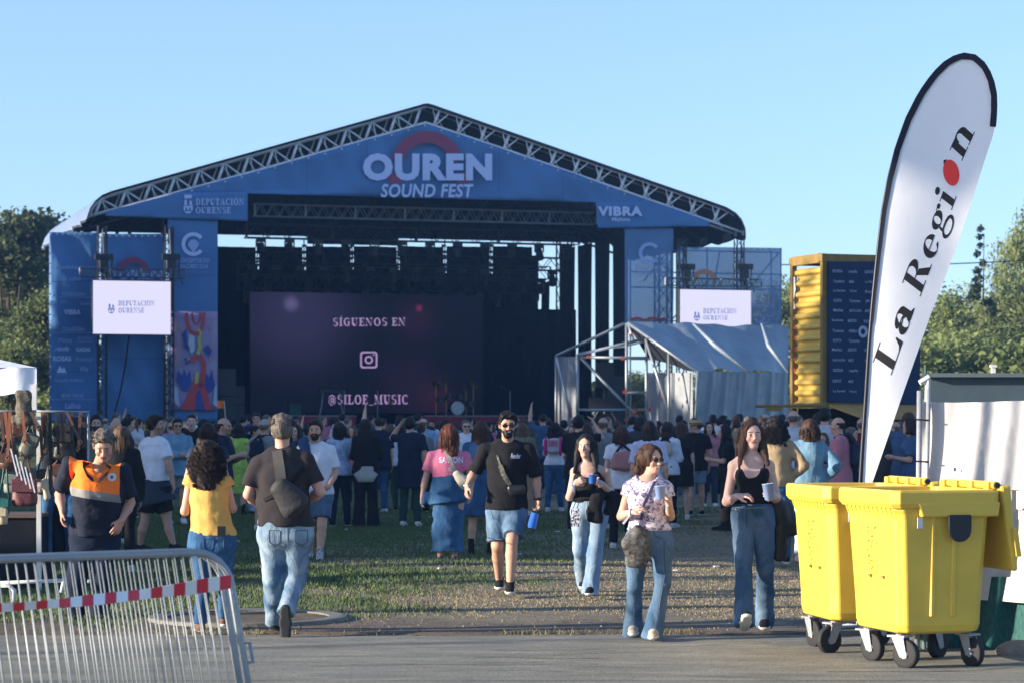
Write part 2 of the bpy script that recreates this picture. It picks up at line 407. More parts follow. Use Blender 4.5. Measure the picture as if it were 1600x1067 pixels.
def head_frame(S):
    f = nrm(S['hf']); up = nrm(S.get('hu', (0, 0, 1))); up = nrm(up-f*np.dot(up, f)) if abs(np.dot(up, f)) < .95 else V(0, 0, 1)
    r = np.cross(f, up); return f, up, r
def hand(F, W, d, pn, curl, s, fine=True, thumb=None):
    """palm, four fingers, thumb. d: wrist->knuckles, pn: palm normal (fingers close towards it)"""
    d = nrm(d); pn = nrm(np.asarray(pn)-d*np.dot(pn, d)); sd = np.cross(d, pn); sd = sd if thumb is None or np.dot(sd, thumb) >= 0 else -sd
    F.seg(W, W+d*.03*s, (.026*s, .021*s), (.034*s, .017*s), side=sd, k=.015)
    F.seg(W+d*.03*s, W+d*.085*s, (.036*s, .017*s), (.038*s, .013*s), side=sd, k=.012)
    if not fine:
        e = W+d*.09*s+ (d*math.cos(curl*1.2)+pn*math.sin(curl*1.2))*.06*s
        F.seg(W+d*.085*s, e, (.034*s, .012*s), (.026*s, .010*s), side=sd, k=.01)
        F.seg(W+d*.03*s+sd*.03*s, W+d*.075*s+sd*.05*s+pn*.015*s, .012*s, .009*s, k=.012); return
    for i, (o, l) in enumerate(((.031, .070), (.011, .080), (-.010, .074), (-.030, .058))):
        sp = (1.5-i)*.045
        a = W+d*(.088-.004*abs(i-1))*s+sd*o*s; c = curl*(1+.08*i)
        d1 = nrm(d*math.cos(c*.7)+pn*math.sin(c*.7)+sd*sp); d2 = nrm(d*math.cos(c*1.7)+pn*math.sin(c*1.7)+sd*sp*.5); d3 = nrm(d*math.cos(c*2.4)+pn*math.sin(c*2.4))
        b = a+d1*l*.45*s; e = b+d2*l*.32*s; g = e+d3*l*.24*s
        F.seg(a, b, .0098*s, .009*s, k=.006); F.seg(b, e, .009*s, .0082*s, k=.004); F.seg(e, g, .0082*s, .007*s, k=.004)
    a = W+d*.028*s+sd*.024*s+pn*.004*s
    b = a+nrm(d*.75+sd*.75+pn*(.2+.4*curl))*.042*s; e = b+nrm(d*.95+sd*(.35-.5*curl)+pn*(.2+.5*curl))*.034*s
    F.seg(a, b, .015*s, .0115*s, k=.012); F.seg(b, e, .0115*s, .0085*s, k=.005)

def body_segs(S):
    """list of (tag, A, B, r0, r1, side)"""
    J = S['J']; s = S['s']; fem = S.get('fem', False); f = S.get('fat', 1.0)
    sh = nrm(J['shR']-J['shL']); hip = nrm(J['hipR']-J['hipL']); G = []
    pel = (J['hipL']+J['hipR'])/2; nk = J['neck']; up = nk-pel
    shw = np.linalg.norm(J['shR']-J['shL'])/2; fwd = nrm(S['fw'])
    # true side axis (from facing), widths from frame so that oblique bodies keep their size
    side = nrm(np.cross(fwd, (0, 0, 1)))
    W = .172 if fem else .178
    w0 = (W*s*f, .115*s*f); w1 = ((.128 if fem else .150)*s*f, (.095 if fem else .108)*s*f)
    w2 = ((.145 if fem else .170)*s*f, .112*s*f); w3 = ((.135 if fem else .165)*s, .082*s)
    a = pel+V(0, 0, .0)*s; b = pel+up*.36-fwd*.0; c = pel+up*.70+fwd*.01*s; d = pel+up*.92
    G += [('pelvis', a, pel+up*.12, w0, (w0[0]*.93, w0[1]*.97), side), ('waist', pel+up*.12, b, (w0[0]*.93, w0[1]*.97), w1, side),
          ('chest', b, c, w1, w2, side), ('upper', c, d, w2, w3, side), ('yoke', d, nk+V(0, 0, -.015)*s, w3, (.075*s, .055*s), side)]
    for q in 'LR':
        S_, E, Wr = J['sh'+q], J['el'+q], J['wr'+q]
        G += [('clav', nk-up*.05, S_, .050*s, .047*s, None), ('uparm'+q, S_, E, .047*s*(.92 if fem else 1.08)*f**.5, .038*s, None),
              ('farm'+q, E, E+(Wr-E)*.35, .040*s, .041*s*(.92 if fem else 1.05), None), ('farm2'+q, E+(Wr-E)*.35, Wr, .041*s*(.92 if fem else 1.05), .026*s, None)]
        H, K, A_ = J['hip'+q], J['kn'+q], J['an'+q]; T_ = (1.05 if fem else 1)*f**.5
        G += [('thigh'+q, H, K, .092*s*T_, .057*s, None), ('calf'+q, K, K+(A_-K)*.35-fwd*.015*s, .056*s, .056*s, None), ('calf2'+q, K+(A_-K)*.35-fwd*.015*s, A_, .056*s, .035*s, None)]
        G += [('butt'+q, H-fwd*.03*s-V(0, 0, .0), H-fwd*.035*s+V(0, 0, .07)*s, .088*s*T_, .075*s*T_, None)]
    G += [('neck', nk-V(0, 0, .03)*s, J['head']-V(0, 0, .06)*s, .058*s*(.86 if fem else 1), .054*s*(.86 if fem else 1), None)]
    if fem:
        for e in (-1, 1):
            p = c+side*e*.068*s+fwd*.062*s; G.append(('bust', p-fwd*.02*s, p+fwd*.012*s-V(0, 0, .005), .062*s, .054*s, None))
    return G
def add_head(F, S, detail=True):
    f, up, r = head_frame(S); C = S['J']['head']; s = S['s']*S.get('hs', 1.0); R = np.array([r, f, up])
    g = lambda a, b, c: C+(r*a+f*b+up*c)*s
    F.ell(g(0, -.012, .028), V(.076, .094, .090)*s, R, k=.02)
    F.seg(g(0, .022, .005), g(0, .042, -.07), (.064*s, .062*s), (.040*s, .042*s), side=r, k=.03)
    F.seg(g(0, -.02, -.03), g(0, .03, -.085), .045*s, .03*s, k=.04)
    F.ell(g(0, .072, -.093), V(.022, .018, .018)*s, R, k=.02)
    if detail:
        F.seg(g(-.03, .078, .026), g(.03, .078, .026), .013*s, .013*s, k=.015)
        for e in (-1, 1):
            F.ell(g(e*.031, .098, .002), V(.018, .013, .012)*s, R, k=.012, op='s')
            F.ell(g(e*.031, .078, .001), V(.014, .014, .012)*s, R, k=.004)
            F.ell(g(e*.042, .062, -.03), V(.02, .02, .018)*s, R, k=.025)
        F.seg(g(0, .092, .008), g(0, .112, -.030), .008*s, .013*s, k=.012)
        F.seg(g(-.012, .098, -.034), g(.012, .098, -.034), .009*s, .009*s, k=.01)
        F.seg(g(-.018, .086, -.055), g(.018, .086, -.055), .008*s, .008*s, k=.008)
        F.seg(g(-.015, .084, -.065), g(.015, .084, -.065), .009*s, .009*s, k=.008)
    for e in (-1, 1): F.ell(g(e*.076, -.008, -.005), V(.010, .018, .031)*s, R, k=.008)
def paint(S, P):
    """surface colour of the skin: lips, brows, eyes, stubble (P relative to head)"""
    f, up, r = head_frame(S); s = S['s']*S.get('hs', 1.0); C = S['J']['head']
    q = (P-C)/s; a = q@r; b = q@f; c = q@up
    col = np.tile(np.array(S.get('skin', SKIN)), (len(P), 1)); hc = np.array(HAIRC[S.get('hair', ('short', 'dark'))[1]])
    face = (b > .045) & (np.abs(a) < .08) & (np.abs(c) < .13)
    if S.get('stubble'):
        m = face & (c < -.03) & (b > .0); col[m] = col[m]*.62+hc*.38
        m = (c < -.035) & (c > -.13) & (b > -.01) & (b < .05); col[m] = col[m]*.7+hc*.3
    m = face & (np.hypot((np.abs(a)-.045)/.022, (c+.032)/.02) < 1); col[m] = col[m]*np.array([1.06, .88, .86])
    m = face & (c > -.069) & (c < -.050) & (np.abs(a) < .026) & (b > .07); col[m] = np.array(S.get('lips', (.36, .12, .10)))
    if S.get('smile'):
        m = face & (c > -.063) & (c < -.053) & (np.abs(a) < .022) & (b > .07); col[m] = (.72, .70, .66)
    m = face & (c > .019) & (c < .029-.1*np.maximum(0, np.abs(a)-.035)) & (np.abs(a) > .012) & (np.abs(a) < .05); col[m] = hc*.8+np.array(SKIN)*.12
    e = np.abs(np.abs(a)-.031)
    m = face & (e < .0145) & (np.abs(c-.001) < .0085); col[m] = col[m]*.35
    m = face & (e < .012) & (np.abs(c-.0) < .006); col[m] = (.62, .6, .58)
    m = face & (e < .0055) & (np.abs(c-.0) < .0065); col[m] = (.03, .018, .012)
    return col
def mk_body(S):
    J = S['J']; res = S.get('res', .012); pts = np.array(list(J.values())); lo = pts.min(0)-.16; hi = pts.max(0)+.2
    F = Field(lo, hi, res)
    hide = S.get('hide', ())
    for t, A, B, a, b, sd in body_segs(S):
        if any(t.startswith(h) for h in hide): continue
        q_ = 1.0
        if S.get('top') and S['top']['kind'] != 'tank' and t in ('pelvis', 'waist', 'chest', 'upper', 'bust'): q_ = .93
        if S.get('bottom') and (t[:4] == 'butt' or t == 'pelvis'): q_ = .92
        if S.get('bottom') and S['bottom']['kind'] in ('jeans', 'trousers') and t[:4] in ('thig', 'calf'): q_ = .82
        if S.get('bottom') and S['bottom']['kind'] == 'shorts' and t[:4] == 'thig': a = a*.86
        a = (a[0]*q_, a[1]*q_) if np.ndim(a) else a*q_; b = (b[0]*q_, b[1]*q_) if np.ndim(b) else b*q_
        F.seg(A, B, a, b, side=sd, k=.03 if t[:4] in ('pelv', 'wais', 'ches', 'uppe', 'yoke', 'clav', 'butt', 'bust') else .018)
    fine = res < .0095
    for i, q in enumerate('LR'):
        hd = S.get('hand'+q)
        d0 = nrm(J['wr'+q]-J['el'+q])
        if hd is None: hd = (d0, -nrm(S['fw'])*.2+nrm(J['neck']-J['sh'+q])*[1, 1, 0], .45)
        hand(F, J['wr'+q], hd[0], hd[1], hd[2], S['s'], fine, hd[3] if len(hd) > 3 else S['fw'])
        A_, T_ = J['an'+q], J['toe'+q]
        fd = S.get('foot'+q); ff = nrm(fd[0]) if fd else nrm(V(T_[0]-A_[0], T_[1]-A_[1], 0)); uu = nrm(fd[1]) if fd else V(0, 0, 1); s_ = S['s']
        F.seg(A_-uu*.02*s_, A_-uu*.045*s_+ff*.12*s_, (.026*s_, .026*s_), (.026*s_, .014*s_), side=np.cross(ff, uu), k=.02)
    add_head(F, S, detail=res < .016)
    vq = F.mesh('body', skin_m, S['base'], smooth=1)
    o = obj_from(vq, 'person', skin_m, loc=S['base'])
    col = paint(S, vq[0]+np.asarray(S['base'])); at = o.data.color_attributes.new('Col', 'FLOAT_COLOR', 'POINT')
    at.data.foreach_set('color', np.concatenate([col, np.ones((len(col), 1))], 1).astype(np.float32).ravel())
    return o

def mk_top(S, root):
    """t-shirt / tank / jacket / dress: kind, mat, sleeve (0..2), loose, hem (z), neck depth"""
    t = S['top']; J = S['J']; s = S['s']; res = t.get('res', S.get('cres', .013)); l = t.get('loose', .02)
    pts = np.array(list(J.values())); lo = pts.min(0)-.2; hi = pts.max(0)+.2; hi[2] = J['head'][2]+.1
    lo[2] = min(t['hem'], J['wrL'][2], J['wrR'][2])-.1
    F = Field(lo, hi, res); sl = t.get('sleeve', .6); pel = (J['hipL']+J['hipR'])/2
    fwd = nrm(S['fw']); side = nrm(np.cross(fwd, (0, 0, 1))); chestd = None
    for g, A, B, a, b, sd in body_segs(S):
        if g in ('waist', 'chest', 'upper') or (g == 'yoke' and t['kind'] != 'tank') or g == 'bust' or g.startswith('butt') or g == 'pelvis':
            e = l*(1 if g in ('pelvis', 'waist', 'chest', 'bust') else .75 if g.startswith('butt') else .55)
            a2 = (a[0]+e, a[1]+e) if np.ndim(a) else a+e*.6; b2 = (b[0]+e, b[1]+e) if np.ndim(b) else b+e*.6
            if g == 'yoke': b2 = (.10*s, .06*s)
            F.seg(A, B, a2, b2, side=sd, k=.035)
            if g == 'pelvis' : hemw = (a2, A)
        elif g == 'clav' and t['kind'] != 'tank': F.seg(A, B, .052*s, .047*s+.008, k=.03)
        elif g.startswith('uparm') and sl > 0:
            e = l*.75+.004; f = min(1, sl); F.seg(A, A+(B-A)*f, a+.006+e*.15, a+(b-a)*f+e*1.25, k=.03, cap=True)
        elif g.startswith('farm') and sl > 1:
            e = l*.7+.004; f = 1 if g.startswith('farm2') else 1
            F.seg(A, B, a+e, b+e, k=.02, cap=g.startswith('farm2'))
    if t['hem'] < pel[2]-.02:
        bt = np.array([pel[0], pel[1], t['hem']-.05]); fl = t.get('flare', 1.0)
        F.seg(pel, bt, (hemw[0][0], hemw[0][1]+.01), (hemw[0][0]*fl, (hemw[0][1]+.01)*fl), side=side, k=.03)
    if t['kind'] == 'tank':
        up = t.get('upz', J['neck'][2]-.08*s)
        vd = t.get('scoop', .12)
        F.seg(J['neck']+fwd*.08*s, J['neck']+fwd*.20*s, (.085*s, vd*s), (.085*s, vd*s), side=side, k=.02, op='s')
        F.seg(J['neck']-fwd*.06*s, J['neck']-fwd*.2*s, .11*s, .13*s, k=.02, op='s')
        F.cut((0, 0, 1), (0, 0, up))
    else:
        nd = t.get('neckr', .062); F.seg(J['neck']+V(0, 0, .03)*s+fwd*.015*s, J['neck']+V(0, 0, .14)*s+fwd*.015*s, nd*s, nd*s*1.2, k=.012, op='s')
        if t.get('vneck'): F.seg(J['neck']+fwd*.11*s+V(0, 0, .0), J['neck']+fwd*.12*s-V(0, 0, t['vneck']), .05*s, .012*s, k=.01, op='s')
    F.wob(t.get('wr', .0035), 22, int(S['seed']), (1, 1, .55)); F.wob(.0014, 60, int(S['seed'])+5, (1, 1, .6))
    n = t.get('hemn', (0, 0, -1)); F.cut(n, (pel[0], pel[1], t['hem']))
    vq = F.mesh('top', None, S['base'], 1)
    o = obj_from(vq, t.get('name', 'shirt'), t['mat'], parent=root)
    if t.get('label'): o['label'] = t['label']
    return o
def mk_bottom(S, root):
    """jeans / shorts / skirt: rows of radii"""
    t = S['bottom']; J = S['J']; s = S['s']; res = t.get('res', S.get('cres', .013))
    pts = np.array([J[k] for k in J if k[:2] in ('hi', 'kn', 'an')]); lo = pts.min(0)-.25; hi = pts.max(0)+.28
    F = Field(lo, hi, res); k_ = t['kind']; fwd = nrm(S['fw']); top = t.get('waist', (J['hipL'][2]+J['hipR'][2])/2+.13*s)
    segs = {g[0]: g for g in body_segs(S)}
    e = t.get('loose', .010)
    for g in ('pelvis', 'waist', 'buttL', 'buttR'):
        _, A, B, a, b, sd = segs[g]
        a2 = (a[0]+e, a[1]+e) if np.ndim(a) else a+e; b2 = (b[0]+e, b[1]+e) if np.ndim(b) else b+e
        F.seg(A, B, a2, b2, side=sd, k=.03)
    if k_ == 'skirt':
        pel = (J['hipL']+J['hipR'])/2; z = t['hem']; bt = V((J['anL'][0]+J['anR'][0])/2, (J['anL'][1]+J['anR'][1])/2, z)
        w = t.get('w', .2)*s; side = segs['pelvis'][5]
        F.seg(pel, bt-V(0, 0, .2), (.19*s, .14*s), (w, w*.72), side=side, k=.03); F.cut((0, 0, -1), (0, 0, z))
    else:
        for q in 'LR':
            H, K, A_ = J['hip'+q], J['kn'+q], J['an'+q]; th = segs['thigh'+q]
            rk = t.get('knee', .068)*s; rh = t.get('hemr', .075)*s; rt = th[3]+e
            if k_ == 'shorts':
                f = t.get('len', .8); F.seg(H, H+(K-H)*f, rt, rt+(rk-rt)*f+t.get('fl', .02), k=.03, cap=True)
            else:
                F.seg(H, K, rt, rk, k=.03); lo_ = A_+(A_-K)*t.get('ext', .04)
                M = K+(lo_-K)*.45-fwd*.012*s; F.seg(K, M, rk, rk*.5+rh*.5-(.01 if rh > rk*1.2 else 0), k=.02)
                F.seg(M, lo_, rk*.5+rh*.5-(.01 if rh > rk*1.2 else 0), rh, k=.02, cap=True)
    F.wob(t.get('wr', .004), 20, int(S['seed'])+11, (.6, .6, 1.3)); F.wob(.002, 50, int(S['seed'])+12, (.5, .5, 1.3))
    F.cut((0, 0, 1), (0, 0, top))
    o = obj_from(F.mesh('b', None, S['base'], 1), t.get('name', {'jeans': 'jeans', 'shorts': 'shorts', 'skirt': 'skirt'}.get(k_, 'trousers')), t['mat'], parent=root)
    return o
def mk_shoes(S, root):
    t = S['shoes']; J = S['J']; s = S['s']
    for q in 'LR':
        if S.get('onefoot') and q != S['onefoot']: continue
        A, T_ = J['an'+q], J['toe'+q]; d = nrm(T_-A); pl = T_.copy()
        fd = S.get('foot'+q)       # (forward, up) of the foot
        if fd is None:
            fd = (nrm(V(T_[0]-A[0], T_[1]-A[1], 0)), V(0, 0, 1))
        f, u = nrm(fd[0]), nrm(fd[1]); sd = np.cross(f, u)
        hl = A-u*.055*s-f*.03*s; tip = hl+f*.215*s
        F = Field(np.minimum(hl, tip)-.16, np.maximum(hl, tip)+.2, S.get('sres', .008))
        F.seg(hl+u*.012*s, hl+f*.1*s+u*.015*s, (.036*s, .045*s), (.040*s, .042*s), side=sd, k=.02)
        F.seg(hl+f*.1*s+u*.01*s, tip+u*.002*s, (.042*s, .036*s), (.038*s, .026*s), side=sd, k=.02)
        F.seg(hl+u*.03*s+f*.015*s, A+u*(.0+t.get('high', 0))*s, .042*s, .043*s, k=.02, cap=True)
        F.cut(-u, hl-u*.022*s)
        o = obj_from(F.mesh('sh', None, S['base'], 1), t.get('name', 'shoe'), t['mat'], parent=root)
        G = Field(np.minimum(hl, tip)-.16, np.maximum(hl, tip)+.16, S.get('sres', .008))
        G.seg(hl, hl+f*.1*s, (.042*s, .05*s), (.046*s, .05*s), side=sd, k=.02); G.seg(hl+f*.1*s, tip, (.048*s, .05*s), (.043*s, .04*s), side=sd, k=.02)
        G.cut(u, hl-u*.004*s); G.cut(-u, hl-u*.03*s)
        vq = G.mesh('sole', None, S['base'], 0)
        if vq: obj_from(vq, 'sole', t['sole'], parent=o)
def mk_hair(S, root):
    st, hc = S['hair'][0], S['hair'][1]; ln = S['hair'][2] if len(S['hair']) > 2 else .3
    if st == 'bald': return
    f, up, r = head_frame(S); C = S['J']['head']; s = S['s']*S.get('hs', 1.0); R = np.array([r, f, up]); res = S.get('hres', .009)
    g = lambda a, b, c: C+(r*a+f*b+up*c)*s
    dn = ln+.2 if st in ('long', 'curly', 'bob') else .05
    F = Field(C-V(.32, .32, .25+dn), C+V(.32, .32, .3), res); fw = nrm(S['fw']); rs = np.random.RandomState(S['seed'])
    hm = hairmat(hc); gz = V(0, 0, 1); ex = None
    if st in ('short', 'crop', 'ring'):
        th = {'short': .020, 'crop': .008, 'ring': .007}[st]
        F.ell(g(0, -.014, .030), V(.078+th*.6, .096+th*.7, .092+th)*s, R, k=.01)
        if st == 'short':
            for i in range(16):
                a = rs.uniform(-.05, .05); b = rs.uniform(-.06, .085); F.ell(g(a, b, .112-abs(b)*.25-abs(a)*.2+rs.uniform(0, .014)), V(.026, .026, .018)*s, R, k=.012)
        F.seg(g(-.050, .105, .012), g(.050, .105, .012), (.062*s, .06*s), (.062*s, .06*s), side=up, k=.012, op='s')
        n = nrm(f*.8-up*.6); F.cut(n, C+n*.023*s) if st != 'ring' else None
        F.cut(-up+f*.15, g(0, -.05, -.075))
        if st == 'ring': F.cut(up, g(0, 0, .045)); F.cut(f, g(0, .02, 0))
        F.wob(.0035, 90, S['seed']+3, (1, 1, .4))
    elif st == 'bun':
        F.ell(g(0, -.014, .030), V(.086, .104, .100)*s, R, k=.01); n = nrm(f*.8-up*.6); F.cut(n, C+n*.032*s); F.cut(-up, g(0, -.05, -.08))
        F.ell(g(0, -.10, .07), V(.05, .045, .045)*s, R, k=.02); F.wob(.003, 80, S['seed'])
    else:
        vol = {'long': .016, 'curly': .042, 'bob': .024}[st]
        F.ell(g(0, -.016, .030), V(.078+vol, .096+vol*.9, .094+vol*.8)*s, R, k=.01)
        # curtain at the back, falling to the length, and locks beside the face
        wd = .095 if st == 'long' else .135 if st == 'curly' else .11
        top = g(0, -.05, .02); mid = g(0, -.065, -.09)-fw*0; end = V(mid[0], mid[1], C[2])-gz*(ln)*1.0-fw*.045*s
        F.seg(top, mid, (wd*s, .055*s), (wd*s, .05*s), side=r, k=.03); F.seg(mid, end, (wd*s, .05*s), (wd*.8*s, .035*s), side=np.cross(fw, gz), k=.03)
        if S.get('locks', True):
            fr = S.get('lockf', .035)
            for e in (-1, 1):
                a = g(e*.07, .02, .04); b = g(e*.088, .02, -.08); c = V(b[0], b[1], C[2])-gz*ln*S.get('lockl', .85)+fw*fr+np.cross(fw, gz)*e*.03*s
                F.seg(a, b, .03*s, .034*s, k=.02); F.seg(b, c, .036*s, .020*s, k=.02)
        F.seg(g(0, .085, .03), g(0, .11, -.09), ((.068 if st == 'bob' else .060)*s, (.085 if st == 'bob' else .06)*s), ((.064 if st == 'bob' else .054)*s, (.09 if st == 'bob' else .07)*s), side=r, k=.015, op='s')
        n = nrm(f*.9-up*.5)
        F.seg(g(-.03, .13, .0), g(.03, .13, 0), .062*s, .062*s, k=.02, op='s')
        if st == 'curly': F.wob(.011, 55, S['seed']+3); F.wob(.006, 110, S['seed']+4)
        else: F.wob(.004, 70, S['seed']+3, (1, 1, .12)); F.wob(.0025, 130, S['seed']+4, (1, 1, .15))
        # strands
        n_s = S.get('strands', 0); P = []
        for i in range(n_s):
            am_ = 1.55 if st == 'bob' else 2.15; ang = rs.uniform(-am_, am_); hh = rs.uniform(.0, .11)
            d = -f*math.cos(ang)+r*math.sin(ang); w = (.09+vol)*math.sqrt(max(.1, 1-(hh/.14)**2))
            p0 = C+(d*w-f*.012+up*hh)*s; Lg = ln*rs.uniform(.5, 1.08)+hh; m = 14
            if math.cos(ang) < -.35 : Lg *= .8
            tt = np.linspace(0, 1, m)[:, None]; fall = p0-gz*tt*Lg*1.0+d*(.012*np.sin(tt*3.1))-fw*(tt*.02)
            amp = .016 if st == 'curly' else .004; fq = rs.uniform(14, 22) if st == 'curly' else rs.uniform(3, 7); ph = rs.rand()*6
            fall = fall+amp*np.sin(fq*tt+ph)*r+amp*np.cos(fq*tt+ph)*d+rs.normal(size=3)*.006
            P.append(fall-np.asarray(S['base']))
        if P: ex = strands(P, S.get('strr', .004)*s)
    vq = F.mesh('hair', None, S['base'], 0 if res < .01 else 1)
    if st in ('short',) and S.get('strands', 0):
        P = []
        for i in range(S['strands']):
            th_ = rs.uniform(0, 6.28); ph = rs.uniform(0, 1.25); d = (r*math.cos(th_)+f*math.sin(th_))*math.sin(ph)+up*math.cos(ph)
            if np.dot(d, f) > .62 and np.dot(d, up) < .55: continue
            p0 = C+(d*V(1, 1, 1)*.098-f*.01+up*.012)*s; q = nrm(d+rs.normal(size=3)*.7); P.append(np.array([p0, p0+q*.012, p0+q*.02+rs.normal(size=3)*.003])-np.asarray(S['base']))
        if P: ex = strands(P, .004)
    o = obj_from(vq, 'hair', hm, parent=root, extra=ex)
    return o
def mk_beard(S, root, full=.010):
    f, up, r = head_frame(S); C = S['J']['head']; s = S['s']*S.get('hs', 1.0); g = lambda a, b, c: C+(r*a+f*b+up*c)*s
    F = Field(C-.2, C+.2, .006)
    F.seg(g(0, .03, -.045), g(0, .046, -.08), (.066*s, .062*s), (.048*s, .05*s+full*s), side=r, k=.02)
    F.ell(g(0, .074, -.098), V(.026, .022, .022)*s, np.array([r, f, up]), k=.02)
    F.seg(g(-.02, .103, -.046), g(.02, .103, -.046), .007*s, .007*s, k=.006)
    F.cut(up*.9+f*.3, g(0, .1, -.052)) if False else None
    F.ell(g(0, .112, -.058), V(.024, .03, .009)*s, np.array([r, f, up]), k=.004, op='s')
    F.ell(g(0, .12, -.012), V(.045, .06, .030)*s, np.array([r, f, up]), k=.006, op='s')
    F.cut(up, g(0, 0, -.028)); F.cut(-f, g(0, .012, 0)); F.wob(.002, 120, 3)
    obj_from(F.mesh('beard', None, S['base'], 0), 'beard', hairmat(S['hair'][1]), parent=root)
def mk_glasses(S, root):
    f, up, r = head_frame(S); C = S['J']['head']; s = S['s']*S.get('hs', 1.0); g = lambda a, b, c: C+(r*a+f*b+up*c)*s-np.asarray(S['base'])
    mb = MB()
    for e in (-1, 1):
        pts = [g(e*.034+.027*math.cos(t)*1.0, .104-.012*abs(math.cos(t)), .003+.021*math.sin(t)*(1 if math.sin(t) < 0 else .8)) for t in [2*math.pi*i/14 for i in range(14)]]
        mb.hexa(pts, [p+f*.006 for p in pts]); mb.tube(g(e*.060, .098, .012), g(e*.078, -.005, .008), .003, 5)
    mb.tube(g(-.01, .108, .01), g(.01, .108, .01), .003, 5)
    mb.build('sunglasses', mat('black_lens', (.006, .006, .008), rough=.12, spec=.8), parent=root)
def make_person(S):
    S.setdefault('seed', len(bpy.data.objects) % 997)
    root = mk_body(S)
    if S.get('top'): mk_top(S, root)
    if S.get('bottom'): mk_bottom(S, root)
    if S.get('shoes'): mk_shoes(S, root)
    if S.get('hair'): mk_hair(S, root)
    if S.get('beard'): mk_beard(S, root)
    if S.get('glasses'): mk_glasses(S, root)
    tag(root, S['label'], 'person', S.get('group'))
    return root
def drape(mb_verts, tree, d, off):
    """push points along d onto a surface, leave them off above it"""
    out = []
    for v in mb_verts:
        h = tree.ray_cast(Vector(v-nrm(d)*.6), Vector(nrm(d)), 1.4)
        out.append(np.array(h[0])-nrm(d)*off if h[0] is not None else v)
    return out
def tree_of(o):
    me = o.data; base = np.array(o.location if o.parent is None else o.parent.location)
    return BVHTree.FromPolygons([Vector(np.array(v.co)+base) for v in me.vertices], [tuple(p.vertices) for p in me.polygons])
def decal(root, surf, name, mt, pieces, d=(0, 1, 0), off=.004):
    """pieces = (verts world, faces) laid on the cloth of surf as seen along d"""
    t = tree_of(surf); mb = MB(); vs, fs = pieces
    mb.add(drape(vs, t, np.asarray(d, float), off), fs)
    return mb.build(name, mt, parent=root, loc=tuple(root.location))
# ---------------------------------------------------------------- cloth materials
def denim(name, c, c2, fade=.5):
    """worn denim: pale on thighs and knees with fine twill"""
    key = 'denim_'+name
    if key in MATS: return MATS[key]
    m, nt, p = nodes(key); L = nt.links; tc = N(nt, 'ShaderNodeTexCoord')
    mp = N(nt, 'ShaderNodeMapping'); mp.inputs['Scale'].default_value = (1, 1, .55); L.new(tc.outputs['Object'], mp.inputs['Vector'])
    a = N(nt, 'ShaderNodeTexNoise', _Scale=5.0, _Detail=3.0, _Distortion=.6); L.new(mp.outputs[0], a.inputs['Vector'])
    r = N(nt, 'ShaderNodeValToRGB'); L.new(a.outputs[0], r.inputs[0]); r.color_ramp.elements[0].position = .38; r.color_ramp.elements[1].position = .66
    r.color_ramp.elements[0].color = (*c, 1); r.color_ramp.elements[1].color = (*c2, 1)
    b = N(nt, 'ShaderNodeTexNoise', _Scale=160.0, _Detail=2.0); mp2 = N(nt, 'ShaderNodeMapping'); mp2.inputs['Scale'].default_value = (1, 1, .12)
    L.new(tc.outputs['Object'], mp2.inputs['Vector']); L.new(mp2.outputs[0], b.inputs['Vector'])
    mx = N(nt, 'ShaderNodeMix', data_type='RGBA', blend_type='OVERLAY'); mx.inputs[0].default_value = .35
    L.new(r.outputs[0], mx.inputs[6]); L.new(b.outputs[0], mx.inputs[7]); L.new(mx.outputs[2], p.inputs['Base Color'])
    n2 = N(nt, 'ShaderNodeTexNoise', _Scale=16.0, _Detail=4.0, _Distortion=1.0); L.new(mp.outputs[0], n2.inputs['Vector'])
    bp = N(nt, 'ShaderNodeBump', _Strength=1.0, _Distance=.010); L.new(n2.outputs[0], bp.inputs['Height']); L.new(bp.outputs[0], p.inputs['Normal'])
    p.inputs['Roughness'].default_value = .9; p.inputs['Specular IOR Level'].default_value = .15
    MATS[key] = m; return m
DL = denim('light', (.11, .18, .27), (.28, .37, .46)); DC = denim('faded', (.055, .115, .20), (.27, .35, .42)); DM = denim('mid', (.040, .085, .15), (.12, .19, .28)); DB = denim('blue', (.020, .065, .15), (.045, .12, .24)); DD = denim('dark', (.012, .022, .045), (.03, .045, .08))
BLK = cloth('black', (.012, .012, .014)); NAVY = cloth('navy', (.012, .018, .038)); WHT = cloth('white', (.62, .64, .70)); YEL = cloth('mustard', (.66, .38, .10))
ORG = cloth('hi_vis_orange', (.95, .22, .03)); GREYM = cloth('grey', (.19, .20, .21)); PINK = cloth('pink', (.62, .17, .27)); BRN = cloth('faded_black', (.030, .026, .028))
SOLEW = mat('sole_white', (.6, .58, .54), rough=.7); SOLEB = mat('sole_black', (.02, .02, .022), rough=.7); CUPB = mat('cup_blue', (.05, .17, .62), rough=.35, var=.05, spec=.5)
CUPC = mat('cup_pale', (.30, .42, .75), rough=.3, var=.05)
METAL = mat('steel', (.55, .56, .58), rough=.35, metal=.9, var=.1, scale=20)

def J_from(D, d):
    J = {}
    for k, v in d.items():
        J[k] = PX(v[0], v[1], D+(v[2] if len(v) > 2 else 0))
    return J
def spec(D, base_px, J, **k):
    S = dict(J=J_from(D, J), base=V((base_px-800)*D/FOC, D, 0.0), fw=(0, -1, 0), hf=(0, -1, 0), s=1.0, res=.007, cres=.009, hres=.007)
    S.update(k); return S
def zof(py, D): return EYE+(HOR-py)*D/FOC
TREES = {}

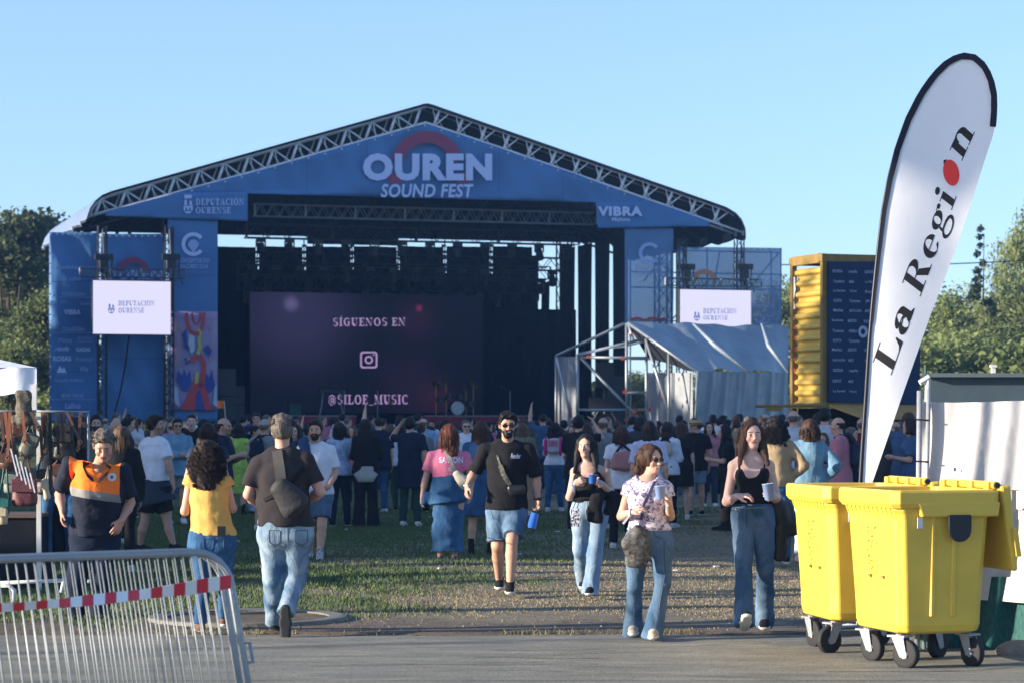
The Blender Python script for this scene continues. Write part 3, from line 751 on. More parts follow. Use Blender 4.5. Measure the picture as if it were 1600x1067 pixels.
# --- 1. volunteer in orange and navy polo, leaning forward
D = 20.7
S = spec(D, 140, dict(head=(162, 696, -.34), neck=(153, 729, -.18), shL=(109, 724, -.14), shR=(194, 736, -.08), elL=(93, 772, .06), elR=(204, 785, .05), wrL=(97, 797, -.06), wrR=(190, 812, -.08),
     hipL=(131, 845, .08), hipR=(166, 845, .08), knL=(120, 905, -.03), knR=(160, 905, .0), anL=(118, 956, .10), anR=(155, 956, .06), toeL=(114, 968, -.1), toeR=(160, 968, -.12)),
     s=.99, fat=1.16, fw=(.1, -.97, -.2), hf=(.12, -.85, -.42), hair=('short', 'grey'), hid=1, seed=3, skin=(.50, .27, .19),
     handL=((.0, -.1, -1), (1, .1, 0), .5), handR=((-.45, -.1, -.9), (-.2, .4, .0), .35),
     top=dict(kind='tee', mat=None, sleeve=.78, loose=.024, hem=zof(838, D), wr=.007, neckr=.058, vneck=.10, name='polo_shirt'),
     bottom=dict(kind='trousers', mat=NAVY, knee=.086, hemr=.088, loose=.02, ext=.1), shoes=dict(mat=BLK, sole=SOLEB),
     hs=1.08, strands=600, label='grey haired man leaning forward in an orange and navy volunteer polo shirt')
# polo cloth: bands of colour by height on the shirt itself
m, nt, p = nodes('cloth_volunteer_polo'); L = nt.links; tc = N(nt, 'ShaderNodeTexCoord'); sx = N(nt, 'ShaderNodeSeparateXYZ'); L.new(tc.outputs['Object'], sx.inputs[0])
zo, zg, zn = zof(764, D), zof(756, D), zof(776, D); tilt = N(nt, 'ShaderNodeMath', operation='MULTIPLY_ADD'); tilt.inputs[1].default_value = .16; L.new(sx.outputs[0], tilt.inputs[0]); L.new(sx.outputs[2], tilt.inputs[2])
def gt(src, v):
    q = N(nt, 'ShaderNodeMath', operation='GREATER_THAN'); q.inputs[1].default_value = v; L.new(src, q.inputs[0]); return q.outputs[0]
def mixc(f, a, b):
    q = N(nt, 'ShaderNodeMix', data_type='RGBA'); L.new(f, q.inputs[0])
    for i, c in ((6, a), (7, b)):
        if isinstance(c, tuple): q.inputs[i].default_value = (*c, 1)
        else: L.new(c, q.inputs[i])
    return q.outputs[2]
c1 = mixc(gt(tilt.outputs[0], zn), (.014, .018, .034), (.24, .24, .23)); c2 = mixc(gt(tilt.outputs[0], zo+.005), c1, (.95, .20, .025))
ab = N(nt, 'ShaderNodeMath', operation='ADD'); ab.inputs[1].default_value = -(153-140)*D/FOC; L.new(sx.outputs[0], ab.inputs[0])
aa = N(nt, 'ShaderNodeMath', operation='ABSOLUTE'); L.new(ab.outputs[0], aa.inputs[0]); wn = N(nt, 'ShaderNodeTexNoise', _Scale=6.0); L.new(tc.outputs['Object'], wn.inputs[0])
c3 = mixc(gt(aa.outputs[0], .212), c2, (.014, .018, .034)); L.new(c3, p.inputs['Base Color']); p.inputs['Roughness'].default_value = .85; p.inputs['Specular IOR Level'].default_value = .2
bn = N(nt, 'ShaderNodeTexNoise', _Scale=14.0, _Detail=4.0); L.new(tc.outputs['Object'], bn.inputs[0]); bp = N(nt, 'ShaderNodeBump', _Strength=1.0, _Distance=.012); L.new(bn.outputs[0], bp.inputs['Height']); L.new(bp.outputs[0], p.inputs['Normal'])
S['top']['mat'] = m
o1 = make_person(S); sh = [c for c in o1.children if c.name.startswith('polo')][0]; J = S['J']
# dark collar, round badge
nk = J['neck']; mb = MB(); T1 = tree_of(sh)
for e in (-1, 1):
    pts = [nk+V(e*.02, -.25, -.13), nk+V(e*.075, -.25, -.08), nk+V(e*.115, -.25, .0), nk+V(e*.085, -.25, .055), nk+V(e*.05, -.25, .03)]
    q = drape(pts, T1, (0, 1, 0), .008); mb.poly(q, (0, -1, 0), .012)
part(mb, 'collar', NAVY, o1)
c = PX(166, 746, D-.5)
vs = [c]+[c+V(math.cos(2*math.pi*i/20)*.035, 0, math.sin(2*math.pi*i/20)*.035) for i in range(20)]
decal(o1, sh, 'badge', mat('badge_white', (.6, .62, .6)), (vs, [(0, i+1, (i+1) % 20+1) for i in range(20)]), off=.008)
decal(o1, sh, 'badge_emblem', mat('badge_blue', (.05, .12, .2)), ([c+V(math.cos(2*math.pi*i/6)*.013, 0, math.sin(2*math.pi*i/6)*.016) for i in range(6)], [tuple(range(6))]), off=.011)

# --- 2. woman in mustard sleeveless top seen from behind
D = 19.2
S = spec(D, 333, dict(head=(325, 716), neck=(325, 744), shL=(298, 752), shR=(352, 752), elL=(289, 798, .0), elR=(363, 794, .05), wrL=(303, 775, .2), wrR=(352, 772, .24),
     hipL=(315, 850), hipR=(349, 850), knL=(318, 915, .0), knR=(352, 912, .05), anL=(313, 974, -.02), anR=(350, 963, .35), toeL=(309, 985, .16), toeR=(352, 966, .55)),
     s=.89, fem=True, fat=1.1, fw=(0, 1, 0), hf=(.1, .96, -.25), hair=('curly', 'dark', .21), strands=900, strr=.0036, seed=9,
     handL=((.3, .2, .9), (0, 1, 0), .5), handR=((-.3, .2, .9), (0, 1, 0), .5),
     top=dict(kind='tee', mat=YEL, sleeve=.12, loose=.022, hem=zof(836, D), name='sleeveless_top', wr=.006), bottom=dict(kind='jeans', mat=DB, knee=.066, hemr=.056, loose=.012, ext=0), shoes=dict(mat=mat('brown_suede', (.13, .06, .03)), sole=SOLEW),
     label='woman with long curly dark hair in a mustard sleeveless top, seen from behind')
o2 = make_person(S); jn = [c for c in o2.children if c.name.startswith('jeans')][0]
mb = MB(); mb.box(PX(346, 829, D-.14), (.065, .014, .075)); tag(mb.build('mobile_phone', mat('phone_black', (.01, .01, .012), rough=.3), loc=PX(346, 829, D-.15), bevel=.004), 'black phone sticking out of a back pocket below a mustard top', 'phone')

# --- 3. grey haired man, black t-shirt, sling bag, walking away
D = 19.0
S = spec(D, 443, dict(head=(441, 673), neck=(441, 705), shL=(404, 722), shR=(478, 720), elL=(388, 772, .0), elR=(500, 768, .0), wrL=(408, 790, .24), wrR=(480, 782, .24),
     hipL=(427, 835), hipR=(464, 835), knL=(427, 905, .05), knR=(462, 905, .05), anL=(429, 970, .22), anR=(447, 955, -.16), toeL=(429, 985, .42), toeR=(445, 992, -.14)),
     s=1.0, fat=1.10, fw=(0, 1, 0), hf=(0, 1, -.03), hair=('short', 'grey'), strands=1400, seed=5, skin=(.55, .30, .22),
     footR=((0, .15, -1), (0, 1, .15)),
     top=dict(kind='tee', mat=BRN, sleeve=.72, loose=.030, hem=zof(822, D), neckr=.055, wr=.009), bottom=dict(kind='jeans', mat=DC, knee=.080, hemr=.068, loose=.022, ext=.05, wr=.006), shoes=dict(mat=BLK, sole=SOLEB),
     label='grey haired man in black t-shirt and pale jeans walking away with a sling bag')
o3 = make_person(S); sh = [c for c in o3.children if c.name.startswith('shirt')][0]; T3 = tree_of(sh)
def strap(pts_px, D, tree, w, d=(0, 1, 0), off=.004, n=24):
    """a band following a pixel polyline laid on the cloth"""
    P = [PX(x, y, D) for x, y in pts_px]; mb = MB(); segs = []
    for a, b in zip(P[:-1], P[1:]):
        for i in range(n): segs.append(a+(b-a)*i/n)
    segs.append(P[-1]); q = []
    for i, p in enumerate(segs):
        t = nrm(segs[min(i+1, len(segs)-1)]-segs[max(i-1, 0)]); sd = nrm(np.cross(t, d)); q += [p-sd*w/2, p+sd*w/2]
    q = drape(q, tree, np.asarray(d, float), off)
    ok = [i for i in range(len(segs))]; fs = [(2*i, 2*i+1, 2*i+3, 2*i+2) for i in range(len(segs)-1) if np.linalg.norm(q[2*i]-q[2*i+2]) < .12]
    # give the band thickness
    q2 = [v-nrm(d)*.007 for v in q]; m = len(q)
    allv = list(q)+q2; F_ = [tuple(j+m for j in f[::-1]) for f in fs]+fs
    for f in fs: F_ += [(f[0], f[3], f[3]+m, f[0]+m), (f[1], f[1]+m, f[2]+m, f[2])]
    return allv, F_
bag = empty('sling_bag', PX(450, 775, D-.25)); tag(bag, 'dark grey sling bag worn across the back of the man in pale jeans', 'bag')
mb = MB(); mb.add(*strap([(422, 704), (428, 735), (432, 765)], D-.6, T3, .082, off=.006)); part(mb, 'strap', mat('webbing_grey', (.045, .043, .04), var=.2), bag)
c = PX(451, 778, D-.26); ax = nrm(V(.62, 0, -.78)); F = Field(c-.35, c+.35, .01); sd = nrm(np.cross(ax, (0, 1, 0)))
F.seg(c-ax*.11, c+ax*.085, (.085, .055), (.125, .06), side=sd, k=.03); F.wob(.004, 25, 4); F.cut((0, 1, 0), c+V(0, .05, 0)); F.cut(ax, c+ax*.17)
obj_from(F.mesh('pouch', None, np.array(bag.location)), 'pouch', mat('bag_charcoal', (.022, .022, .024), var=.25, bump=.004), parent=bag)
mb = MB(); mb.add(*strap([(436, 772), (470, 728)], D-.6, T3, .03, off=.006)); mb.add(*strap([(432, 770), (402, 784)], D-.6, T3, .03, off=.006)); part(mb, 'side_strap', BLK, bag)

def pockets(root, trousers, D, quads_, m_):
    t = tree_of(trousers); dd = V(0, 1, 0)
    for q in quads_:
        mb = MB(); P_ = [PX(x, y, D-.6) for x, y in q]
        for a_, b_ in zip(P_, P_[1:]+P_[:1]):
            n_ = 6; pts = [a_+(b_-a_)*i/n_ for i in range(n_+1)]; pts = drape(pts, t, dd, .002); mb.path(pts, .0024, 4)
        part(mb, 'pocket_seam', m_, root)
def seam(root, trousers, D, pts, m_, r=.003, name='seam'):
    t = tree_of(trousers); P_ = [PX(x, y, D-.6) for x, y in pts]; out = []
    for a_, b_ in zip(P_[:-1], P_[1:]): out += [a_+(b_-a_)*i/8 for i in range(8)]
    out.append(P_[-1]); out = drape(out, t, V(0, 1, 0), .001); mb = MB(); mb.path(out, r, 4); part(mb, name, m_, root)
SEAMD = mat('seam_dark', (.03, .05, .08)); SEAML = mat('seam_light', (.25, .30, .34))
jc = [c for c in o3.children if c.name.startswith('jeans')][0]
pockets(o3, jc, 19.0, [[(411, 832), (429, 833), (428, 852), (419, 857), (411, 851)], [(453, 833), (472, 832), (472, 851), (463, 857), (453, 852)]], SEAMD); seam(o3, jc, 19.0, [(441, 824), (441, 850)], SEAMD)
pockets(o2, [c for c in o2.children if c.name.startswith('jeans')][0], 19.2, [[(306, 846), (322, 846), (321, 861), (314, 865), (306, 861)], [(338, 846), (354, 846), (354, 861), (347, 865), (338, 861)]], SEAMD)

# --- 4. red haired woman, pink t-shirt, denim skirt, back view
D = 28.9
S = spec(D, 698, dict(head=(701, 678), neck=(701, 703), shL=(674, 712), shR=(727, 712), elL=(664, 750), elR=(736, 748, -.05), wrL=(660, 773), wrR=(736, 768, -.1),
     hipL=(687, 775), hipR=(714, 775), knL=(688, 825), knR=(712, 825), anL=(688, 870), anR=(710, 870), toeL=(682, 877, .2), toeR=(711, 880, .2)),
     s=.96, fem=True, fat=1.22, fw=(-.1, .99, 0), hf=(-.5, .85, 0), hair=('long', 'auburn', .24), strands=200, seed=8, res=.009, cres=.011, sres=.011,
     top=dict(kind='tee', mat=PINK, sleeve=.62, loose=.03, hem=zof(745, D)), bottom=dict(kind='skirt', mat=DB, hem=zof(860, D), w=.205, wr=.008), shoes=dict(mat=mat('shoe_blue', (.03, .05, .10)), sole=SOLEW),
     label='woman with reddish hair in a pink t-shirt and long denim skirt, seen from behind')
o4 = make_person(S); sh = [c for c in o4.children if c.name.startswith('shirt')][0]; T4 = tree_of(sh)
mb = MB(); fn = lambda x, y: PX(x, y, D-.6); put_text(mb, 'SATION', (684, 714, 722, 724), fn, bold=.03); put_text(mb, 'RED', (699, 731, 707, 737), fn, bold=.02)
decal(o4, sh, 'shirt_print', WHT, ([np.array(v) for v in mb.v], mb.f), off=.006)
b4 = empty('waist_bag', PX(723, 750, D-.2)); tag(b4, 'cream crossbody bag on the back of the pink t-shirt woman', 'bag'); CRM = mat('cream_nylon', (.42, .38, .30), var=.12, bump=.003)
mb = MB(); mb.add(*strap([(694, 702), (706, 730), (714, 742)], D-.6, T4, .045, off=.006)); part(mb, 'strap', CRM, b4)
c = PX(722, 749, D-.24); ax = nrm(V(.65, 0, -.75)); F = Field(c-.3, c+.3, .012); F.seg(c-ax*.10, c+ax*.08, (.05, .035), (.085, .045), side=nrm(np.cross(ax, (0, 1, 0))), k=.03); F.wob(.004, 30, 2)
obj_from(F.mesh('p', None, np.array(b4.location)), 'pouch', CRM, parent=b4)
# denim jacket knotted at the waist
pel = (S['J']['hipL']+S['J']['hipR'])/2; F = Field(pel-V(.5, .45, .5), pel+V(.5, .45, .4), .012)
F.seg(pel+V(0, 0, .17), pel-V(0, 0, .12), (.20, .17), (.25, .20), side=(1, 0, 0)); F.seg(PX(668, 770, D-.05), PX(657, 800, D-.05), (.06, .02), (.03, .02), side=(1, 0, 0), k=.03); F.wob(.008, 18, 6, (1, 1, .5))
F.cut((.12, 0, -1), PX(700, 784, D)); F.cut((0, 0, 1), PX(700, 741, D))
jk = obj_from(F.mesh('j', None, S['base']), 'denim_jacket', DB, loc=S['base']); tag(jk, 'blue denim jacket tied round the waist under the pink t-shirt', 'jacket')

# --- 5. smiling man, black t-shirt, sunglasses, denim shorts, walking to the camera
D = 23.4
S = spec(D, 788, dict(head=(793, 664, -.05), neck=(793, 692), shL=(758, 702), shR=(826, 702), elL=(741, 738, .02), elR=(838, 745, .0), wrL=(730, 758, -.1), wrR=(840, 779, -.05),
     hipL=(777, 800), hipR=(806, 800), knL=(777, 852, -.05), knR=(800, 842, -.22), anL=(780, 905, .28), anR=(797, 912, -.28), toeL=(780, 920, .12), toeR=(796, 930, -.46)),
     s=1.0, fw=(0, -1, 0), hf=(.1, -.97, -.05), hair=('short', 'black'), strands=500, beard=True, glasses=True, smile=True, seed=12, skin=(.46, .26, .18), res=.0075,
     handL=((-.1, -.35, -.9), (1, .3, 0), .6), handR=((0, -.15, -1), (-.4, -.3, 0), .9),
     top=dict(kind='tee', mat=BLK, sleeve=.98, loose=.034, hem=zof(796, D), wr=.006, neckr=.055), bottom=dict(kind='shorts', mat=DM, len=.88, knee=.076, loose=.018, fl=.018), shoes=dict(mat=BLK, sole=SOLEW, high=.03),
     label='smiling bearded man in sunglasses, black t-shirt and denim shorts walking forward')
o5 = make_person(S); sh = [c for c in o5.children if c.name.startswith('shirt')][0]; T5 = tree_of(sh)
mb = MB(); fn = lambda x, y: PX(x, y, D-.6); put_text(mb, 'Fender', (798, 709, 814, 717), fn, bold=.02, shear=.3); decal(o5, sh, 'shirt_print', WHT, ([np.array(v) for v in mb.v], mb.f), off=.006)
b5 = empty('crossbody_bag', PX(800, 765, D-.25)); tag(b5, 'small black patterned crossbody bag on the smiling man in sunglasses', 'bag')
mb = MB(); mb.add(*strap([(781, 728), (786, 742), (803, 772)], D-.7, T5, .045, off=.007)); mb.add(*strap([(781, 728), (776, 712)], D-.7, T5, .02, off=.006)); part(mb, 'strap', mat('strap_print', (.10, .095, .08), var=.95, scale=40), b5)
c = PX(806, 768, D-.22); F = Field(c-.2, c+.2, .01); F.seg(c-V(.05, 0, -.02), c+V(.06, 0, .02), (.05, .035), (.05, .035), side=(0, 0, 1), k=.02); F.wob(.005, 40, 2); obj_from(F.mesh('p', None, np.array(b5.location)), 'pouch', mat('bag_gloss_black', (.015, .015, .018), rough=.35, var=.4), parent=b5)
mb = MB(); w = S['J']['wrR']; mb.path([w+V(.031*math.cos(t), .031*math.sin(t), .0) for t in np.linspace(0, 6.28, 14)[:-1]], .009, 5, closed=True); mb.ball(w+V(.012, -.035, 0), (.019, .008, .019)); part(mb, 'wristwatch', BLK, o5, smooth=True)
mb = MB(); w = S['J']['wrL']; mb.path([w+V(.031*math.cos(t), .031*math.sin(t), .0) for t in np.linspace(0, 6.28, 14)[:-1]], .008, 5, closed=True); part(mb, 'wristband', WHT, o5, smooth=True)
def cup(c, ax, h, r0, r1, mt, label, name='plastic_cup'):
    ax = nrm(ax); mb = MB(); a = nrm(np.cross(ax, (0, 1, 0) if abs(ax[1]) < .9 else (1, 0, 0))); b = np.cross(ax, a); n = 18; vs = []; fs = []
    prof = [(0, 0), (r0, 0), (r1, h), (r1+.003, h), (r1-.002, h-.004), (r0-.002, .004), (0, .004)]
    for (r, z) in prof:
        for i in range(n): t = 2*math.pi*i/n; vs.append(c+ax*z+(a*math.cos(t)+b*math.sin(t))*r)
    for k in range(len(prof)-1):
        for i in range(n): fs.append((k*n+i, k*n+(i+1) % n, (k+1)*n+(i+1) % n, (k+1)*n+i))
    mb.add(vs, fs); o = mb.build(name, mt, loc=c, smooth=True); tag(o, label, 'cup', 'blue plastic cups'); return o
cup(PX(836, 801, D-.16), (-.25, 0, -1), .145, .036, .044, CUPB, 'blue plastic cup hanging from the hand of the man in sunglasses')

# --- 6. dark haired woman, black strappy top, pale jeans
D = 22.9
S = spec(D, 918, dict(head=(916, 697), neck=(917, 726), shL=(898, 737), shR=(947, 737), elL=(890, 776, -.02), elR=(955, 772, .0), wrL=(898, 756, -.22), wrR=(943, 757, -.22),
     hipL=(907, 800), hipR=(937, 800), knL=(907, 858), knR=(930, 860, -.05), anL=(912, 905, .35), anR=(923, 915, -.1), toeL=(910, 915, .2), toeR=(919, 932, -.28)),
     s=.90, fem=True, fat=.92, fw=(-.05, -1, 0), hf=(-.35, -.93, 0), hair=('long', 'black', .28), strands=300, seed=14, skin=(.50, .32, .25), locks=True, lockf=.09,
     handL=((.55, -.2, .35), (.3, .9, .0), .9), handR=((-.6, -.35, .3), (0, -.4, .2), .7),
     top=dict(kind='tank', mat=BLK, sleeve=0, loose=.008, hem=zof(785, D), upz=zof(735, D), scoop=.115, name='strappy_top'), bottom=dict(kind='jeans', mat=DL, knee=.078, hemr=.088, loose=.010, ext=.25, waist=zof(775, D)), shoes=dict(mat=BLK, sole=SOLEW),
     label='long haired woman in black strappy top and very pale jeans holding a blue cup')
o6 = make_person(S); J = S['J']
mb = MB(); nk = J['neck']
for e in (-1, 1): mb = MB(); mb.path([nk+V(e*.085, -.105, -.12), nk+V(e*.085, -.07, -.045), nk+V(e*.085, .0, -.02), nk+V(e*.08, .07, -.06)], .005, 5); part(mb, 'shoulder_strap', BLK, o6)
mb = MB(); pl = (J['hipL']+J['hipR'])/2; zb = zof(778, D); mb.path([V(pl[0]+.155*math.cos(t), D+.115*math.sin(t), zb) for t in np.linspace(0, 6.28, 24)[:-1]], .016, 6, closed=True); part(mb, 'belt', BLK, o6)
mb = MB(); w = J['wrL']; mb.path([w+V(.028*math.cos(t), 0.01*math.cos(t), .028*math.sin(t)) for t in np.linspace(0, 6.28, 12)[:-1]], .006, 5, closed=True); mb.box(w+V(-.01, -.03, -.04), (.012, .006, .07)); part(mb, 'wristband', mat('band_blue', (.15, .3, .6)), o6)
cup(PX(926, 755, D-.37), (.05, 0, 1), .085, .034, .042, CUPB, 'blue plastic cup held by the long haired woman in pale jeans')
m, nt, p = nodes('phone_case_spots'); tc = N(nt, 'ShaderNodeTexCoord'); vr = N(nt, 'ShaderNodeTexNoise', _Scale=75.0, _Detail=1.0); nt.links.new(tc.outputs['Object'], vr.inputs[0]); rp = N(nt, 'ShaderNodeValToRGB'); nt.links.new(vr.outputs[0], rp.inputs[0]); rp.color_ramp.interpolation = 'CONSTANT'
rp.color_ramp.elements[0].color = (.02, .02, .03, 1); rp.color_ramp.elements[1].position = .5; rp.color_ramp.elements[1].color = (.7, .7, .75, 1); nt.links.new(rp.outputs[0], p.inputs['Base Color'])
mb = MB(); mb.use(m); c = PX(898.5, 808, D-.2); mb.box(c, (.078, .012, .168)); mb.use(BLK); mb.path([c+V(-.02, 0, .085), PX(899, 785, D-.17), PX(904, 776, D-.14)], .004, 5); mb.path([c+V(.02, 0, .085), PX(904, 786, D-.17), PX(910, 777, D-.14)], .004, 5)
tag(mb.build('phone_case', loc=c), 'black and white spotted phone case hanging from a cord at pale jeans', 'phone case')
# jacket folded over the forearm
def garment(name, blobs, D, mt, label, cat, res=.01, wr=.008, seed=1, cuts=(), st=(1, 1, .5)):
    pts = np.array([PX(b[0], b[1], D+b[2]) for b in blobs]+[PX(b[3], b[4], D+b[5]) for b in blobs]); c = pts.mean(0)
    F = Field(pts.min(0)-.2, pts.max(0)+.2, res)
    for b in blobs: F.seg(PX(b[0], b[1], D+b[2]), PX(b[3], b[4], D+b[5]), b[6], b[7], side=(1, 0, 0.001), k=.03)
    F.wob(wr, 24, seed, st); F.wob(wr*.4, 60, seed+1, st)
    for n_, p_ in cuts: F.cut(n_, p_)
    c = V(c[0], c[1], pts[:, 2].min()-.05); o = obj_from(F.mesh(name, None, c), name, mt, loc=c); tag(o, label, cat); return o
garment('folded_jacket', [(940, 765, -.12, 962, 775, -.05, (.05, .05), (.06, .05)), (935, 775, -.14, 928, 812, -.14, (.06, .03), (.065, .025)), (955, 778, -.08, 950, 800, -.08, (.05, .03), (.05, .025))], D, BLK, 'black jacket draped over the arm of the woman with the blue cup', 'jacket', seed=4)

# --- 7. woman in floral blouse looking right
D = 18.6
S = spec(D, 1010, dict(head=(1017, 718), neck=(1011, 748), shL=(984, 762), shR=(1040, 762), elL=(971, 806, .0), elR=(1047, 806, .02), wrL=(985, 800, -.20), wrR=(1045, 787, -.22),
     hipL=(995, 850), hipR=(1033, 850), knL=(992, 915), knR=(1036, 912, -.05), anL=(990, 975, .18), anR=(1022, 980, -.05), toeL=(988, 993, .0), toeR=(1018, 1000, -.28)),
     s=.885, fem=True, fat=1.04, fw=(.05, -1, 0), hf=(.66, -.75, -.02), hair=('bob', 'brown', .10), locks=False, strands=170, glasses=True, seed=17, skin=(.55, .33, .24), smile=True,
     handL=((.75, -.25, .35), (.1, .3, -.9), .5), handR=((-.25, -.3, .8), (-.7, -.2, 0), .85),
     top=dict(kind='tee', mat=None, sleeve=.3, loose=.022, hem=zof(828, D), neckr=.085, wr=.006, name='blouse'), bottom=dict(kind='jeans', mat=DM, knee=.066, hemr=.098, loose=.010, ext=.28, waist=zof(815, D)), shoes=dict(mat=mat('shoe_cream', (.45, .38, .30)), sole=SOLEW),
     label='woman in sunglasses and a white and purple floral blouse looking to the right')
m, nt, p = nodes('floral_cloth'); tc = N(nt, 'ShaderNodeTexCoord'); vr = N(nt, 'ShaderNodeTexNoise', _Scale=24.0, _Detail=4.0, _Roughness=.7, _Distortion=1.2); nt.links.new(tc.outputs['Object'], vr.inputs[0]); rp = N(nt, 'ShaderNodeValToRGB'); nt.links.new(vr.outputs[0], rp.inputs[0])
rp.color_ramp.elements[0].position = .40; rp.color_ramp.elements[0].color = (.08, .07, .14, 1); rp.color_ramp.elements[1].position = .52; rp.color_ramp.elements[1].color = (.66, .60, .64, 1); e = rp.color_ramp.elements.new(.46); e.color = (.36, .28, .38, 1)
nt.links.new(rp.outputs[0], p.inputs['Base Color']); p.inputs['Roughness'].default_value = .85; S['top']['mat'] = m
o7 = make_person(S); sh = [c for c in o7.children if c.name.startswith('blouse')][0]; T7 = tree_of(sh)
cup(PX(1032, 779, D-.33), (-.05, 0, 1), .10, .032, .041, CUPC, 'pale blue plastic cup held by the woman in the floral blouse')
bg = garment('lace_scarf_bag', [(1000, 828, -.16, 992, 850, -.16, (.05, .03), (.09, .04)), (990, 850, -.16, 992, 880, -.16, (.09, .045), (.07, .035)), (1004, 845, -.15, 1006, 872, -.15, (.04, .04), (.05, .04))], D, mat('black_lace', (.012, .012, .012), c2=(.10, .095, .085), var=.85, scale=34), 'black and grey lace scarf over a bag at the floral blouse woman', 'bag', seed=9)
mb = MB(); mb.add(*strap([(1032, 750), (1012, 790), (1004, 832)], D-.6, T7, .022, off=.006)); tag(mb.build('bag_strap', mat('strap_purple', (.06, .05, .12)), parent=bg), None)
bg.children[0].location = -bg.location
mb = MB(); w = S['J']['wrL']; mb.path([w+V(0.01*math.cos(t), .028*math.cos(t), .028*math.sin(t)) for t in np.linspace(0, 6.28, 12)[:-1]], .009, 5, closed=True); mb.box(w+V(-.03, -.02, -.05), (.016, .006, .09), np.array([[.8, 0, -.6], [0, 1, 0], [.6, 0, .8]])); part(mb, 'wristband', WHT, o7)

# --- 8. woman in black bodysuit, wide jeans
D = 19.0
S = spec(D, 1175, dict(head=(1175, 680), neck=(1173, 713), shL=(1146, 728), shR=(1202, 728), elL=(1136, 783, .0), elR=(1213, 778, .02), wrL=(1151, 775, -.2), wrR=(1210, 776, -.22),
     hipL=(1161, 808), hipR=(1192, 808), knL=(1162, 885, -.06), knR=(1196, 885, .04), anL=(1163, 966, -.2), anR=(1195, 965, .25), toeL=(1164, 990, -.42), toeR=(1194, 985, .05)),
     s=.955, fem=True, fat=.88, fw=(0, -1, 0), hf=(.12, -.98, .05), hair=('long', 'brown', .26), strands=300, seed=21, skin=(.60, .38, .31), lockf=.09,
     handL=((.85, -.3, .1), (.2, .3, -.9), .6), handR=((-.3, -.55, .3), (-.6, .2, 0), .95), footL=((0, -.85, .5), (0, .5, .85)), smile=False,
     top=dict(kind='tank', mat=BLK, sleeve=0, loose=.006, hem=zof(790, D), upz=zof(731, D), scoop=.16, name='bodysuit'), bottom=dict(kind='jeans', mat=DM, knee=.070, hemr=.084, loose=.011, ext=.14, waist=zof(786, D)), shoes=dict(mat=BLK, sole=SOLEW),
     label='long haired woman in a black bodysuit and wide blue jeans beside the yellow bins')
S['hs'] = .98
o8 = make_person(S); nk = S['J']['neck']; mb = MB()
for e in (-1, 1): mb = MB(); mb.path([nk+V(e*.10, -.10, -.13), nk+V(e*.10, -.055, -.05), nk+V(e*.10, .02, -.03), nk+V(e*.09, .07, -.08)], .007, 5); part(mb, 'shoulder_strap', BLK, o8)
cup(PX(1202, 780, D-.36), (-.1, 0, 1), .125, .034, .045, CUPC, 'pale blue plastic cup held by the woman in the black bodysuit')
garment('leather_jacket', [(1212, 782, .02, 1226, 820, .04, (.05, .05), (.10, .05)), (1222, 815, .04, 1222, 870, .05, (.08, .04), (.05, .03)), (1232, 790, .06, 1238, 830, .06, (.05, .05), (.07, .04))], D, mat('leather', (.02, .021, .018), rough=.5, var=.3), 'dark leather jacket hanging from the arm of the bodysuit woman', 'jacket', seed=7)
garment('small_handbag', [(1135, 800, .02, 1135, 808, .02, (.05, .04), (.05, .04))], D, BLK, 'small black bag at the hip of the woman in the bodysuit', 'bag', wr=.003)

j8 = [c for c in o8.children if c.name.startswith('jeans')][0]; seam(o8, j8, 19.0, [(1175, 789), (1177, 800), (1176, 815), (1177, 828)], SEAMD, .004)
seam(o8, j8, 19.0, [(1150, 793), (1155, 803), (1164, 806), (1168, 792)], SEAMD); seam(o8, j8, 19.0, [(1184, 792), (1188, 804), (1197, 804)], SEAMD); seam(o8, j8, 19.0, [(1144, 796), (1175, 797), (1205, 796)], SEAML, .003)
j7 = [c for c in o7.children if c.name.startswith('jeans')][0]; seam(o7, j7, 18.6, [(1026, 830), (1030, 842), (1042, 846)], SEAMD); seam(o7, j7, 18.6, [(1044, 850), (1046, 900), (1036, 960)], SEAMD)
j6 = [c for c in o6.children if c.name.startswith('jeans')][0]; seam(o6, j6, 22.9, [(919, 783), (920, 800), (920, 812)], SEAML); seam(o6, j6, 22.9, [(930, 858), (932, 858), (945, 860)], SEAML)
s5 = [c for c in o5.children if c.name.startswith('shorts')][0]; seam(o5, s5, 23.4, [(760, 843), (770, 846), (784, 846)], SEAML, .004, 'hem'); seam(o5, s5, 23.4, [(766, 800), (770, 812), (778, 815)], SEAMD)

# --- 9. bearded man in white t-shirt, denim shorts
D = 29.2
S = spec(D, 494, dict(head=(493, 672), neck=(493, 694), shL=(471, 703), shR=(517, 703), elL=(462, 738), elR=(524, 737), wrL=(470, 760, -.15), wrR=(514, 760, -.15),
     hipL=(482, 778), hipR=(505, 778), knL=(484, 820), knR=(503, 822, -.1), anL=(484, 862, .2), anR=(500, 862, -.15), toeL=(484, 872, .05), toeR=(499, 874, -.35)),
     s=1.0, fat=1.08, fw=(0, -1, 0), hf=(-.1, -.99, 0), hair=('short', 'dark'), beard=True, seed=23, skin=(.5, .29, .20), res=.009, cres=.011, hres=.009, sres=.011,
     handR=((-.8, -.3, -.2), (0, .5, .2), .5),
     top=dict(kind='tee', mat=WHT, sleeve=.8, loose=.03, hem=zof(772, D)), bottom=dict(kind='shorts', mat=DM, len=.7, loose=.02), shoes=dict(mat=mat('plimsoll_black', (.03, .03, .035), c2=(.5, .5, .5), var=.6, scale=40), sole=SOLEW, high=.06),
     label='bearded man in white t-shirt with a navy jacket over his shoulder, facing the camera')
o9 = make_person(S)
